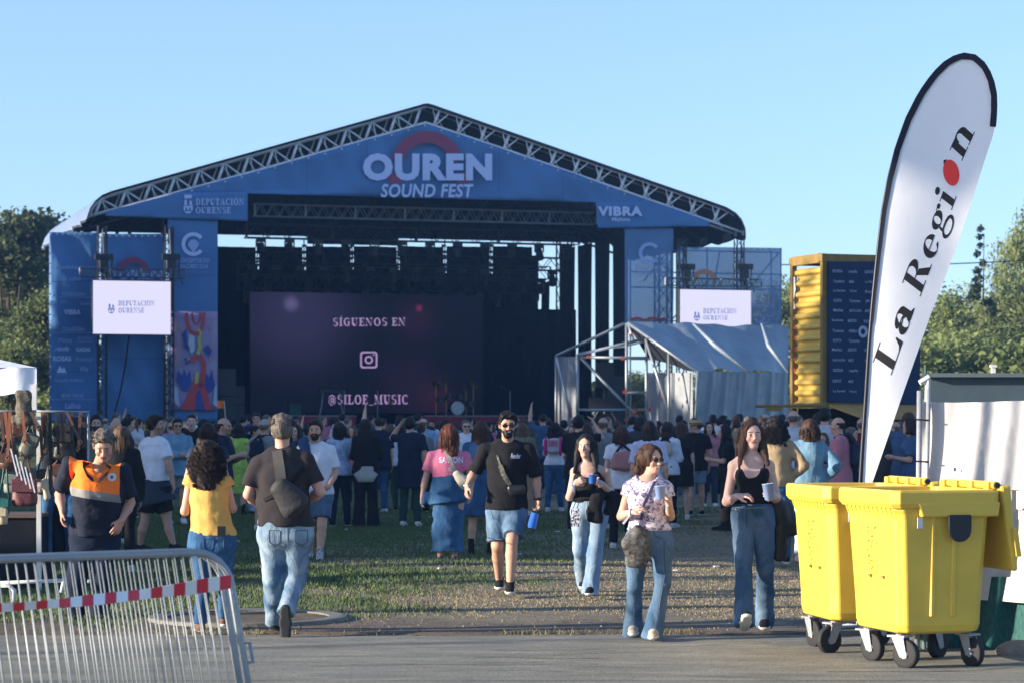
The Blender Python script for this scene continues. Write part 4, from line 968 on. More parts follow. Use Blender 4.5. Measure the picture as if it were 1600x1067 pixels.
garment('navy_jacket', [(474, 690, -.1, 480, 722, -.14, (.07, .06), (.075, .045)), (476, 690, .05, 474, 700, .12, (.06, .08), (.06, .08))], D, cloth('jacket_blue', (.03, .06, .15)), 'navy jacket thrown over the shoulder of the bearded man', 'jacket', seed=3)

# --- 10. man in white t-shirt, tied jacket, black shorts (stands side on at the left)
D = 31.5
S = spec(D, 243, dict(head=(243, 664), neck=(240, 686), shL=(226, 696), shR=(257, 694, -.05), elL=(222, 727, .1), elR=(264, 724, -.15), wrL=(228, 750, .1), wrR=(270, 752, -.15),
     hipL=(232, 775), hipR=(252, 775), knL=(226, 815), knR=(262, 815), anL=(219, 850, .05), anR=(271, 849, -.05), toeL=(226, 855, .0), toeR=(282, 856, -.1)),
     s=1.04, fat=1.1, fw=(.45, .85, 0), hf=(.98, -.1, 0), hair=('short', 'dark'), strands=300, stubble=True, seed=27, skin=(.42, .25, .18), res=.0095, cres=.011, hres=.009, sres=.012,
     top=dict(kind='tee', mat=WHT, sleeve=.72, loose=.036, hem=zof(752, D), wr=.007, hemn=(.1, 0, -1)), bottom=dict(kind='shorts', mat=BLK, len=.62, loose=.03), shoes=dict(mat=BLK, sole=SOLEB),
     label='man in white t-shirt with dark jacket tied round his hips, standing side on')
o10 = make_person(S); pel = (S['J']['hipL']+S['J']['hipR'])/2
F = Field(pel-V(.5, .5, .4), pel+V(.5, .5, .4), .013); F.seg(pel+V(0, 0, .16), pel-V(-.02, 0, .05), (.20, .18), (.27, .22), side=(1, 0, 0)); F.wob(.008, 18, 9, (1, 1, .5)); F.cut((.25, 0, -1), pel-V(0, 0, .10)); F.cut((0, 0, 1), PX(240, 748, D))
tag(obj_from(F.mesh('j', None, S['base']), 'tied_jacket', cloth('slate', (.03, .04, .06)), loc=S['base']), 'dark slate jacket tied round the hips of the man in white t-shirt', 'jacket')
# ---------------------------------------------------------------- people standing in generic poses
def stand(px, D, ang, h=1.72, fem=False, pose='down', stride=0.0, seed=1, headturn=0, tilt=0.0):
    s = h/1.76; a = math.radians(ang); f = V(math.sin(a), -math.cos(a), 0); r = V(math.cos(a), math.sin(a), 0)   # r: towards the "R" side (image right when facing the camera)
    X = (px-800)*D/FOC; rs = np.random.RandomState(seed); j = lambda k: rs.uniform(-k, k)
    P = lambda x, y, z: V(X, D, 0)+r*x*s+f*y*s+V(0, 0, z*s)
    sw = .17 if fem else .195; st = stride; lean = j(.015)
    J = dict(head=P(lean, .04, 1.63), neck=P(lean, 0, 1.475), shL=P(-sw, 0, 1.425), shR=P(sw, 0, 1.425+j(.01)), hipL=P(-.085, 0, .93), hipR=P(.085, 0, .93),
             knL=P(-.10, .02+st*.5, .50), knR=P(.10, .02-st*.35, .50), anL=P(-.12, st, .085), anR=P(.12, -st, .085))
    J['toeL'] = J['anL']+f*.16*s-V(0, 0, .06); J['toeR'] = J['anR']+f*.16*s-V(0, 0, .06)
    for q, e in (('L', -1), ('R', 1)):
        p = pose if isinstance(pose, str) else pose[0 if q == 'L' else 1]
        if p == 'down': J['el'+q] = P(e*(sw+.05+j(.02)), -.02, 1.13); J['wr'+q] = P(e*(sw+.05+j(.03)), .06+j(.05), .88)
        elif p == 'phone': J['el'+q] = P(e*(sw+.04), .06, 1.15); J['wr'+q] = P(e*.07, .27, 1.22+j(.04))
        elif p == 'fold': J['el'+q] = P(e*(sw+.06), .05, 1.15); J['wr'+q] = P(-e*.04, .19, 1.14+j(.02))
        elif p == 'drink': J['el'+q] = P(e*(sw+.06), .10, 1.16); J['wr'+q] = P(e*.12, .27, 1.34)
        elif p == 'up': J['el'+q] = P(e*(sw+.14), .12, 1.42); J['wr'+q] = P(e*(sw+.0), .16, 1.64)
        elif p == 'high': J['el'+q] = P(e*(sw+.06), .12, 1.62); J['wr'+q] = P(e*(sw+.02), .16, 1.88)
        elif p == 'hip': J['el'+q] = P(e*(sw+.16), -.06, 1.18); J['wr'+q] = P(e*.16, .03, 1.02)
    t = a+math.radians(headturn)
    return dict(J=J, base=V(X, D, 0), fw=tuple(f), hf=(math.sin(t), -math.cos(t), -tilt), s=s, fem=fem, seed=seed)
CL = dict(black=BLK, navy=NAVY, white=WHT, grey=GREYM, denim=DM, blue=DB, pale=DL, dark=DD, lime=cloth('lime', (.34, .50, .09), var=.35), beige=cloth('beige', (.36, .26, .15)),
          green=cloth('bottle_green', (.02, .05, .045)), stripe=cloth('striped', (.35, .42, .58), var=.4), pinkj=cloth('dusty_pink', (.45, .17, .21)), khaki=cloth('khaki', (.16, .15, .10)),
          lav=cloth('lavender', (.45, .45, .62)), teal=cloth('teal', (.05, .30, .30)), red=cloth('red', (.35, .03, .03)), ljd=denim('jacket', (.10, .20, .30), (.20, .34, .46)))
SHW = mat('trainer_white', (.55, .55, .55), rough=.8)
MID = [
 # px, D, facing, height, female, hair, top(kind, colour, sleeve, hem), bottom(kind, colour), pose, stride, label, extras
 (151, 36, 5, 1.77, 0, ('short', 'black'), ('t', 'khaki', .7, .80), ('trousers', 'dark'), 'down', 0, 'dark bearded man facing the camera behind the orange volunteer', dict(beard=True, headturn=8)),
 (178, 33, 150, 1.70, 0, ('bald', 'grey'), ('t', 'black', .7, .80), ('trousers', 'black'), 'down', 0, 'bald man with blue sunglasses pushed up, behind the orange volunteer', dict(glasses=False)),
 (189, 27, 185, 1.63, 1, ('long', 'light', .33), ('t', 'black', 2, .84), ('trousers', 'black'), 'down', 0, 'woman with long streaky fair hair and black top beside the orange volunteer', dict(strands=120)),
 (197, 42, 100, 1.74, 0, ('short', 'black'), ('t', 'navy', .8, .80), ('jeans', 'dark'), 'phone', 0, 'man in navy shirt looking right, left of the man in white t-shirt', {}),
 (276, 39.5, 15, 1.72, 0, ('short', 'dark'), ('t', 'ljd', 2, .80), ('shorts', 'grey'), 'fold', 0, 'person in an open denim jacket with folded arms, right of the man in white t-shirt', dict(glasses=True)),
 (298, 40, 5, 1.79, 0, ('crop', 'dark'), ('t', 'black', 2, .80), ('trousers', 'black'), 'down', 0, 'man in black zip jacket facing the camera under the painted banner', {}),
 (325, 27, 180, 1.66, 1, ('long', 'dark', .27), ('t', 'dark', .3, .86), ('trousers', 'dark'), 'down', 0, 'woman with straight dark hair and backpack straps behind the mustard top woman', dict(strands=120)),
 (347, 33, 75, 1.73, 0, ('ring', 'dark'), ('t', 'navy', .8, .80), ('trousers', 'khaki'), 'phone', 0, 'balding man in navy polo shirt looking right, beside the mustard top woman', dict(stubble=True)),
 (371, 42.8, 172, 1.62, 1, ('bob', 'black', .10), ('d', 'lime', .05, .42), None, 'phone', 0, 'woman in a short lime green dress and black boots', dict(boots=True)),
 (396, 43, 80, 1.60, 1, ('bun', 'black'), ('t', 'grey', .3, .84), ('trousers', 'stripe'), 'drink', 0, 'woman with tied black hair drinking, right of the lime green dress', {}),
 (412, 37, 150, 1.70, 0, ('crop', 'grey'), ('t', 'grey', .6, .80), ('shorts', 'denim'), 'phone', 0, 'man in pale cap and grey t-shirt with a navy backpack', dict(cap='grey_cap')),
 (463, 38, -20, 1.63, 1, ('long', 'dark', .2), ('t', 'dark', 1, .85), ('jeans', 'dark'), 'down', 0, 'dark haired woman seen between the sling bag man and the bearded man', {}),
 (531, 38.5, 172, 1.66, 1, ('long', 'dark', .24), ('t', 'stripe', .8, .86), ('trousers', 'navy'), 'phone', .06, 'woman with long dark hair, blue striped shirt and navy trousers', dict(strands=80)),
 (572, 38.3, 180, 1.71, 1, ('long', 'black', .30), ('t', 'black', 2, .86), ('trousers', 'black'), 'phone', 0, 'woman all in black with a pale grey shirt tied round her hips', dict(wide=True)),
 (592, 44, 200, 1.75, 0, ('crop', 'dark'), ('t', 'navy', .8, .80), ('jeans', 'blue'), ('down', 'high'), 0, 'man in navy shirt raising one arm behind the woman in black', {}),
 (609, 45, 175, 1.60, 1, ('long', 'light', .30), ('t', 'white', 2, .92), ('trousers', 'green'), 'fold', 0, 'woman in white sweater and bottle green trousers', dict(strands=80)),
 (641, 38.4, 170, 1.74, 0, ('short', 'black'), ('t', 'navy', .7, .62), ('trousers', 'green'), ('down', 'up'), 0, 'person in a long navy t-shirt with one hand raised behind the head', {}),
 (729, 43, 10, 1.70, 0, ('crop', 'grey'), ('t', 'white', .8, .80), ('trousers', 'dark'), 'down', 0, 'grey haired man in sunglasses and white shirt right of the pink t-shirt woman', dict(glasses=True)),
 (751, 30.2, 178, 1.68, 1, ('long', 'brown', .16), ('t', 'blue', .8, .52), None, 'phone', .05, 'woman with wavy brown hair, denim shirt dress and dark boots behind the man in sunglasses', dict(boots=True, strands=120)),
 (818, 43, 175, 1.64, 1, ('long', 'light', .26), ('t', 'khaki', 2, .80), ('trousers', 'beige'), 'phone', 0, 'woman with long light brown hair and khaki jacket right of the man in sunglasses', {}),
 (866, 44.8, 168, 1.62, 1, ('curly', 'black', .16), ('t', 'white', .4, .93), ('jeans', 'blue'), 'phone', .10, 'woman with curly black ponytail, white t-shirt and a pink drawstring bag', {}),
 (904, 37, 160, 1.76, 0, ('short', 'black'), ('t', 'black', .8, .80), ('trousers', 'black'), ('up', 'phone'), 0, 'man in black t-shirt behind the woman holding a blue cup', {}),
 (941, 37.5, 178, 1.74, 0, ('ring', 'grey'), ('t', 'grey', .7, .80), ('trousers', 'dark'), 'down', 0, 'bald man in grey t-shirt with a crossbody strap', {}),
 (971, 32, 180, 1.62, 1, ('long', 'brown', .25), ('t', 'white', .5, .85), ('trousers', 'black'), 'down', .04, 'woman with half tied long brown hair and dusty pink bag left of the floral blouse', dict(strands=120)),
 (1014, 31, 176, 1.68, 1, ('long', 'black', .22), ('t', 'lav', .8, .82), ('jeans', 'blue'), 'down', .04, 'dark haired woman in lavender t-shirt and blue jeans behind the floral blouse', {}),
 (1042, 38, 150, 1.66, 1, ('long', 'dark', .16), ('t', 'white', 2, .88), ('trousers', 'black'), 'phone', 0, 'brown haired woman in white jacket with a cream shoulder bag', {}),
 (1063, 41, 175, 1.66, 1, ('long', 'brown', .14), ('t', 'black', .7, .60), None, 'down', .10, 'woman in a black dress stepping beside the man in the straw hat', {}),
 (1088, 42.8, 186, 1.70, 0, ('crop', 'light'), ('t', 'black', .7, .83), ('shorts', 'pale'), 'down', .06, 'man in a straw hat, black t-shirt and pale denim shorts', dict(hat=True, stubble=True, headturn=75, glasses=True, shoe='green')),
 (1136, 37, 265, 1.62, 1, ('long', 'black', .24), ('t', 'black', .8, .84), ('trousers', 'black'), 'phone', .05, 'dark haired woman in black t-shirt in profile left of the bodysuit woman', dict(shoe='black')),
 (1108, 47, 5, 1.66, 1, ('long', 'dark', .2), ('t', 'pinkj', .7, .84), ('jeans', 'dark'), 'down', 0, 'woman in pink top facing the camera right of the straw hat', {}),
 (1213, 28.5, 182, 1.72, 1, ('curly', 'black', .22), ('t', 'beige', 2, .92), ('jeans', 'blue'), 'hip', 0, 'woman with big curly black hair and beige jacket right of the bodysuit woman', dict(strands=260)),
 (1240, 37, 265, 1.76, 0, ('crop', 'grey'), ('t', 'grey', .8, .80), ('trousers', 'dark'), 'phone', 0, 'grey haired man in profile under the yellow container', {}),
 (1264, 29, 178, 1.70, 1, ('bob', 'brown', .13), ('t', 'ljd', 2, .86), ('trousers', 'white'), 'hip', 0, 'woman with wavy brown hair and light denim jacket behind the yellow bins', dict(strands=160, loose=.045)),
 (1313, 33.5, 262, 1.74, 0, ('ring', 'dark'), ('t', 'pinkj', 2, .82), ('trousers', 'dark'), 'phone', 0, 'balding man in a pink jacket with a black backpack left of the flag', {}),
 (1398, 37, 170, 1.68, 0, ('ring', 'grey'), ('t', 'black', .8, .80), ('trousers', 'black'), 'down', 0, 'bald man in black with a turquoise backpack between flag and hoarding', {}),
 (1424, 41, 200, 1.66, 0, ('short', 'black'), ('t', 'white', .8, .80), ('shorts', 'denim'), 'phone', 0, 'person in white printed t-shirt next to the steel fence posts', {}),
 (1383, 45, 160, 1.66, 1, ('long', 'dark', .2), ('t', 'black', .8, .82), ('trousers', 'dark'), 'down', 0, 'dark haired woman just right of the feather flag', {}),
]
GREEN_SHOE = mat('trainer_green', (.03, .035, .03), c2=(.35, .6, .06), var=.8, scale=18)
MIDO = {}
for i, (px, D, ang, h, fem, hair, top, bot, pose, stride, label, ex) in enumerate(MID):
    S = stand(px, D, ang, h, bool(fem), pose, stride, 40+i, ex.get('headturn', 0))
    S.update(res=.012, cres=.014, hres=.012, sres=.013, hair=hair, label=label, skin=[(.50, .30, .21), (.44, .26, .18), (.55, .35, .26)][i % 3], fat=[1.0, 1.08, 1.15, .97][i % 4])
    for k in ('strands', 'glasses', 'beard', 'stubble'): 
        if k in ex: S[k] = ex[k]
    k, c, sl, hm = top; s = S['s']
    S['top'] = dict(kind='tee', mat=CL[c], sleeve=sl, loose=ex.get('loose', .028), hem=hm*s, neckr=.06, name='dress' if k == 'd' else 'jacket' if sl == 2 else 'shirt', wr=.006, flare=1.15)
    if bot: S['bottom'] = dict(kind=bot[0], mat=CL[bot[1]], loose=.014, len=.75, knee=.085 if ex.get('wide') else .068, hemr=.115 if ex.get('wide') else .062, ext=.2 if ex.get('wide') else 0)
    S['shoes'] = dict(mat=BLK if ex.get('boots') or ex.get('shoe') == 'black' or i % 3 == 0 else GREEN_SHOE if ex.get('shoe') == 'green' else SHW, sole=SOLEB if ex.get('boots') or ex.get('shoe') == 'black' else SOLEW, high=.2 if ex.get('boots') else 0, name='boot' if ex.get('boots') else 'shoe')
    o = make_person(S); MIDO[px] = (o, S)
    f, up, r = head_frame(S); Ch = S['J']['head']; b = S['base']
    if ex.get('hat'):
        mb = MB(); n = 20; R_ = [(0, .125), (.07, .125), (.085, .10), (.092, .05), (.155, .045), (.158, .038), (.09, .035)]; vs = []; fs = []
        for rr, zz in R_:
            for t in range(n): q = 2*math.pi*t/n; vs.append(Ch-b+(r*math.cos(q)*rr+f*math.sin(q)*rr*1.15+up*(zz+.01*math.cos(q*2)*(rr > .1))))
        for k2 in range(len(R_)-1):
            for t in range(n): fs.append((k2*n+t, k2*n+(t+1) % n, (k2+1)*n+(t+1) % n, (k2+1)*n+t))
        mb.add(vs, fs); ho = mb.build('straw_hat', mat('straw', (.42, .28, .13), var=.3, scale=50, bump=.002), parent=o, smooth=True)
        mb = MB(); mb.path([Ch-b+r*math.cos(q)*.093+f*math.sin(q)*.106+up*.058 for q in np.linspace(0, 6.28, 20)[:-1]], .01, 5, closed=True); mb.build('hat_band', BLK, parent=ho, smooth=True)
    if ex.get('cap'):
        F = Field(Ch-.2, Ch+.25, .012); F.ell(Ch+up*.03-f*.01, (.088, .103, .105), np.array([r, f, up])); F.cut(-up, Ch+up*.035); obj_from(F.mesh('c', None, b), 'cap', cloth('cap_grey', (.33, .30, .27)), parent=o)
def pack(px, D, z, w, h, dep, mt, label, ang=0, name='backpack', st=True):
    """soft bag on a back: pouch and two shoulder straps"""
    o_, S = MIDO[px]; f = np.array(S['fw']); c = S['base']*V(1, 1, 0)+V(0, 0, z)-f*(.13+dep*.5)+V(ang, 0, 0)
    e = empty(name, c); tag(e, label, 'backpack' if name == 'backpack' else 'bag'); sd = np.cross(f, (0, 0, 1))
    F = Field(c-.4, c+.4, .014); F.seg(c-V(0, 0, h*.25), c+V(0, 0, h*.25), (w/2, dep*.6), (w/2*.85, dep*.5), side=sd, k=.03); F.wob(.006, 22, 3)
    obj_from(F.mesh('p', None, c), 'pouch', mt, parent=e)
    mb = MB(); J = S['J']
    for q, t in (('L', -1), ('R', 1)):
        a = c+sd*(w*.3)*t+V(0, 0, h*.35); top_ = J['neck']+(J['sh'+q]-J['neck'])*.5+V(0, 0, .055); mb.path([a+f*.03, (a+top_)/2-f*.03+V(0, 0, .04), top_, top_+f*.09-V(0, 0, .05)], .018, 5)
        part(mb, 'shoulder_strap', BLK, e, smooth=True); mb = MB()
    return e
e = pack(866, 44.8, 1.22, .30, .36, .10, mat('nylon_grey', (.38, .36, .40)), 'grey and magenta drawstring bag on the woman in white t-shirt', .02, 'drawstring_bag')
S = MIDO[866][1]; c = np.array(e.location); f = np.array(S['fw']); sd = np.cross(f, (0, 0, 1)); mb = MB()
for t in (-1, 1):
    pts = [c-f*.02+sd*t*.13+V(0, 0, zz)+sd*t*.02*math.cos(zz*8) for zz in np.linspace(-.19, .17, 9)]; mb.path(pts, .035, 6, rs=[.012, .035, .045, .045, .04, .04, .035, .03, .012])
    part(mb, 'side_panel', mat('magenta', (.45, .02, .16)), e, smooth=True); mb = MB()
fn = lambda x, y: c-f*.085+sd*((x-.5)*-.17)+V(0, 0, .045-(y-.5)*.12); put_text(mb, 'NIKE', (0, 0, 1, 1), fn, bold=.03, shear=.2)
part(mb, 'lettering', mat('magenta', (.45, .02, .16)), e)
pack(412, 37, 1.25, .28, .34, .12, CL['navy'], 'navy backpack on the man in the pale cap')
pack(325, 27, 1.26, .28, .36, .12, BLK, 'black backpack behind the curly haired woman in mustard')
pack(1313, 33.5, 1.22, .30, .40, .15, CL['dark'], 'dark backpack on the man in the pink jacket')
e = pack(1398, 37, 1.25, .30, .36, .12, BLK, 'black backpack with a turquoise front pocket')
c = np.array(e.location); mb = MB(); mb.box(c-V(0, .09, .03), (.17, .04, .2)); part(mb, 'front_pocket', mat('turquoise', (.05, .42, .42)), e, bevel=.02)
pack(971, 32, 1.16, .34, .30, .11, cloth('rose', (.36, .17, .17)), 'dusty pink shoulder bag on the back of a brown haired woman', .02, 'shoulder_bag')
pack(1042, 38, 1.25, .30, .26, .10, CRM, 'cream shoulder bag on the woman in the white jacket', .03, 'shoulder_bag')
S = MIDO[572][1]; pel = (S['J']['hipL']+S['J']['hipR'])/2; F = Field(pel-.5, pel+.5, .013); F.seg(pel+V(0, 0, .08), pel-V(0, 0, .10), (.19, .17), (.23, .19), side=(1, 0, 0)); F.wob(.008, 20, 4, (1, 1, .4)); F.cut((0, 0, 1), pel+V(0, 0, .06)); F.cut((0, 0, -1), pel-V(0, 0, .19))
F.cut((1, 0, -.6), pel+V(.16, 0, -.12)); F.cut((-1, 0, -.6), pel+V(-.16, 0, -.12)); b = S['base']
tag(obj_from(F.mesh('s', None, b), 'tied_shirt', cloth('pale_grey', (.36, .36, .33)), loc=b), 'pale grey shirt tied round the hips of the woman in black', 'shirt')

# ---------------------------------------------------------------- the dense crowd before the stage
SHC = [('black', (.012, .012, .014)), ('navy', (.015, .022, .05)), ('white', (.5, .52, .56)), ('dark grey', (.05, .05, .055)), ('grey', (.18, .19, .2)), ('denim blue', (.05, .10, .19)), ('dark red', (.16, .02, .02)), ('olive', (.07, .07, .03)), ('pale blue', (.22, .33, .5)), ('pink', (.42, .14, .2)), ('beige', (.3, .23, .15)), ('brown', (.08, .04, .025))]
FSH = mat('crowd_cloth', (1, 1, 1), rough=.9, var=.25, scale=9, bump=.01, objcol=True, spec=.1); FTR = mat('crowd_trousers', (1, 1, 1), rough=.9, var=.2, scale=9, bump=.01, objcol=True, spec=.1)
VAR = []
specs_ = [(0, ('short', 'black'), 180, 'down'), (0, ('short', 'brown'), 170, 'phone'), (0, ('ring', 'grey'), 190, 'down'), (1, ('long', 'black', .24), 180, 'phone'), (1, ('long', 'brown', .2), 175, 'down'), (1, ('curly', 'dark', .1), 185, 'phone'),
          (1, ('bun', 'dark'), 180, 'fold'), (0, ('crop', 'dark'), 182, ('down', 'high')), (0, ('short', 'dark'), 10, 'drink'), (1, ('long', 'light', .22), -15, 'phone'), (0, ('crop', 'grey'), 100, 'fold'), (1, ('bob', 'dark', .1), 260, 'phone'), (0, ('short', 'black'), 120, 'down')]
HD = ['short black hair', 'short brown hair', 'a bald head', 'long black hair', 'long brown hair', 'a mop of dark curls', 'hair in a dark bun', 'cropped hair and one raised arm', 'dark hair, facing the camera', 'long fair hair, facing the camera', 'grey cropped hair, looking right', 'a dark bob, looking left', 'short black hair, half turned']
for i, (fem, hair, ang, pose) in enumerate(specs_):
    S = stand(800, 60, ang, 1.74 if not fem else 1.66, bool(fem), pose, 0, 90+i); S.update(res=.02, cres=.022, hres=.018, hair=hair, label='x', fat=[1, 1.1][i % 2])
    S['top'] = dict(kind='tee', mat=FSH, sleeve=.8 if i % 2 else 2, loose=.03, hem=.78, neckr=.06); S['bottom'] = dict(kind='trousers', mat=FTR, loose=.015)
    o = make_person(S); VAR.append(o)
LAND = [(0, 160, 'under the leftmost sponsor banner'), (160, 262, 'under the left video screen'), (262, 345, 'below the painted banner'), (345, 430, 'at the left side of the stage'), (430, 520, 'before the left red riser'), (520, 640, 'below the stage screen lettering'),
        (640, 700, 'left of the drum kit'), (700, 770, 'below the drum kit'), (770, 870, 'before the dark right stage half'), (870, 980, 'before the tent scaffold'), (980, 1090, 'before the open grey tent'), (1090, 1235, 'before the grey tent wall'), (1235, 1345, 'under the yellow container'), (1345, 1440, 'right of the feather flag')]
used = set(); r_ = random.Random(11); first = [True]*len(VAR); NF = 0
midx = [(m[0], m[1]) for m in MID]
rows = [(41, 50, 11), (50, 56, 26), (56, 62, 40), (62, 68, 44), (68, 74, 46)]
DIST = ['nearest', 'in the second row', 'midway back', 'well back', 'close to the stage']
for ri, (d0, d1, n) in enumerate(rows):
    for i in range(n):
        px = 128+(1430-128)*(i+r_.uniform(.1, .9))/n; D = r_.uniform(d0, d1)
        if any(abs(px-a) < 14 and abs(D-b) < 4 for a, b in midx): continue
        if px > 1228 and D > 41.5 and px < 1445: D = r_.uniform(34, 40)
        if px > 1350 and r_.random() < .4: continue
        if 862 < px < 1235 and D > 63: D = r_.uniform(50, 62)
        lm = [l for a, b, l in LAND if a <= px < b][0]
        for _ in range(60):
            vi = r_.choice([2, 5, 8, 9, 10, 11, 12, 7 if r_.random() < .3 else 0]) if r_.random() < .45 else r_.choice([0, 1, 3, 4, 5, 6, 12, 2, 10]); ci = r_.choice([0, 0, 1, 1, 2, 2, 2, 3, 4, 4, 5, 5, 6, 7, 8, 8, 9, 10, 11])
            if (lm, vi, ci) not in used: break
        used.add((lm, vi, ci)); v = VAR[vi]; cn, cc = SHC[ci]
        if first[vi]: r = v; ch = list(v.children); first[vi] = False
        else:
            r = v.copy(); COL.objects.link(r); ch = []
            for c in v.children: c2 = c.copy(); COL.objects.link(c2); c2.parent = r; ch.append(c2)
        r.location = ((px-800)*D/FOC, D, 0); r.rotation_euler = (0, 0, r_.uniform(-.4, .4)); q = r_.uniform(.90, 1.08); r.scale = (q*r_.uniform(.95, 1.1), q, q)
        tc_ = r_.choice([(.012, .012, .015), (.02, .03, .06), (.05, .10, .18), (.03, .03, .035)])
        for c in ch: c.color = ((*cc, 1) if c.name.startswith('shirt') else (*tc_, 1))
        dress = 'top'
        tag(r, '%s, %s top, %s' % (('person with ' if len((HD[vi]+' '+cn+' top '+lm).split()) < 14 else 'person, ')+HD[vi], cn, lm), 'person', 'crowd standing before the stage'); NF += 1
for k, v in enumerate(VAR):
    if first[k]:
        for c in list(v.children): bpy.data.objects.remove(c)
        bpy.data.objects.remove(v)
print('far crowd', NF)
# ---------------------------------------------------------------- the stage: its front is a real plane turned 17 degrees
TH = math.radians(17); U = V(math.cos(TH), math.sin(TH), 0); NI = V(-math.sin(TH), math.cos(TH), 0); P0 = PX(148, 655, 84.0)*V(1, 1, 0)
def SP(px, py, off=0.0):
    """where the sight line of a pixel meets the front plane (or a plane off metres behind it)"""
    d = V((px-800)/FOC, 1, (HOR-py)/FOC); c = V(0, 0, EYE); t = np.dot(P0+NI*off-c, NI)/np.dot(d, NI); return c+d*t
def mesh_cloth(name, c, alpha=1.0, folds=.06, c2=None, rough=.65):
    m = mat(name, c, rough=rough, var=.12, scale=.8, bump=folds, bscale=.9, spec=.25, c2=c2, alpha=alpha if alpha < 1 else None); return m
BLUE = mesh_cloth('banner_blue', (.075, .185, .40)); BLUE2 = mesh_cloth('banner_blue_net', (.14, .27, .50), alpha=.64)
LET = mat('print_pale', (.48, .56, .84), var=.04); LETD = mat('print_faint', (.30, .40, .70), var=.05); REDP = mat('print_red', (.24, .045, .10), var=.05); ORGP = mat('print_orange', (.55, .25, .16), var=.05)
TRS = mat('truss_aluminium', (.72, .76, .82), rough=.5, metal=.1, var=.15, scale=4); TRD = mat('truss_black', (.02, .022, .028), rough=.5, var=.2); DRK = mat('drape_black', (.005, .008, .017), rough=.95, var=.3, scale=2, bump=.05, bscale=3)
STEEL = mat('scaffold_tube', (.24, .27, .30), rough=.45, metal=.5, var=.15, scale=6)
st = empty('stage', SP(665, 655, 6)*V(1, 1, 0)); tag(st, 'big festival stage with a gabled truss roof and dark interior', 'stage')
TOPL = [(140, 337), (143, 324), (150, 315), (160, 307), (175, 301), (655, 167), (661, 165), (668, 164)]
TOPR = [(668, 164), (676, 166), (1110, 317), (1135, 326), (1150, 335), (1159, 345), (1163, 356), (1161, 365)]
prof = TOPL+TOPR[1:]
# roof skin: follows the front profile back 15 m
pts = []
for (a, b) in zip(prof[:-1], prof[1:]):
    n = max(1, int(math.hypot(b[0]-a[0], b[1]-a[1])/30))
    for i in range(n): pts.append((a[0]+(b[0]-a[0])*i/n, a[1]+(b[1]-a[1])*i/n))
pts.append(prof[-1]); PW = [SP(x, y, -.25) for x, y in pts]
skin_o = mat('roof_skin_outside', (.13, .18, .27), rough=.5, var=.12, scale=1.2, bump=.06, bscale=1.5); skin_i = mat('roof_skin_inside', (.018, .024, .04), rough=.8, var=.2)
def roof_sheet(off, zo, m):
    mb = MB(); nv = 30
    def fn(u, v):
        i = u*(len(PW)-1); k = min(len(PW)-2, int(i)); p = PW[k]+(PW[k+1]-PW[k])*(i-k)
        sag = -.10*abs(math.sin(v*math.pi*6))
        edge = max(0, 1-min(u, 1-u)*26); q = p+NI*(v*14.5+off)+V(0, 0, zo+sag*(.3+.7*edge))
        if edge > 0: q = q+U*(-1 if u < .5 else 1)*.22*abs(math.sin(v*math.pi*6+.6))*edge-V(0, 0, .20*abs(math.cos(v*math.pi*6))*edge)
        return q
    mb.sheet(fn, (len(PW)-1), nv*2); return mb
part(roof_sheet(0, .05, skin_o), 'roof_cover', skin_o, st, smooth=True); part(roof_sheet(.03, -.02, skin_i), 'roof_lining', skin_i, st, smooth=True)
BL = [(138, 338), (405, 266), (665, 192)]; BR = [(665, 192), (778, 230), (1059, 328), (1161, 364)]
def ylin(ps, x):
    for (a, b) in zip(ps[:-1], ps[1:]):
        if a[0] <= x <= b[0] or (b is ps[-1] and x > b[0]): return a[1]+(b[1]-a[1])*(x-a[0])/(b[0]-a[0])
    return ps[0][1]
BOT = BL+BR[1:]
for off in (0.0, .75):
    mb = MB(); mb.path([SP(x, y+3, 0)+NI*off for x, y in prof], .05, 6); mb.path([SP(x, y, 0)+NI*off for x, y in BOT], .045, 6); part(mb, 'front_truss_chord' if off == 0 else 'rear_truss_chord', TRS, st, smooth=True)
mbA = MB(); mbB = MB()
for k in range(27):
    x = 648-k*19.2
    if x < 146: break
    yb = ylin(BOT, x); xt = min(x+9, 660); yt = ylin(prof, xt)+3
    if k % 2 == 0: mbA.tube(SP(x, yb), SP(xt, yt), .055, 6); mbB.tube(SP(x-5, yb, 0)+NI*.75, SP(x+5, ylin(prof, x+5)+3)+NI*.75, .035, 5)
    else: mbA.tube(SP(x-19+9, ylin(prof, x-10)+3), SP(x+16, ylin(BOT, x+16)), .032, 5); mbA.tube(SP(x-8, ylin(prof, x-8)+3), SP(x-3, ylin(BOT, x-3)), .02, 5); mbB.tube(SP(x-8, ylin(prof, x-8)+3)+NI*.75, SP(x+8, ylin(BOT, x+8))+NI*.75, .03, 5)
for k in range(26):
    x = 678+k*18.2
    if x > 1140: break
    yb = ylin(BOT, x); xt = x+9; yt = ylin(prof, xt)+3
    if k % 2 == 0: mbA.tube(SP(x, yb), SP(xt, yt), .055, 6); mbA.tube(SP(x+2, yb), SP(x+24, ylin(prof, x+24)+3), .03, 5)
    else: mbA.tube(SP(x-20, ylin(prof, max(x-20, 668))+3), SP(x+17, ylin(BOT, x+17)) if False else SP(x-14, ylin(BOT, x-14)), .022, 5); mbB.tube(SP(x-8, ylin(prof, x-8)+3)+NI*.75, SP(x+8, ylin(BOT, x+8))+NI*.75, .03, 5)
part(mbA, 'front_truss_bracing', TRS, st, smooth=True); part(mbB, 'rear_truss_bracing', TRS, st, smooth=True)
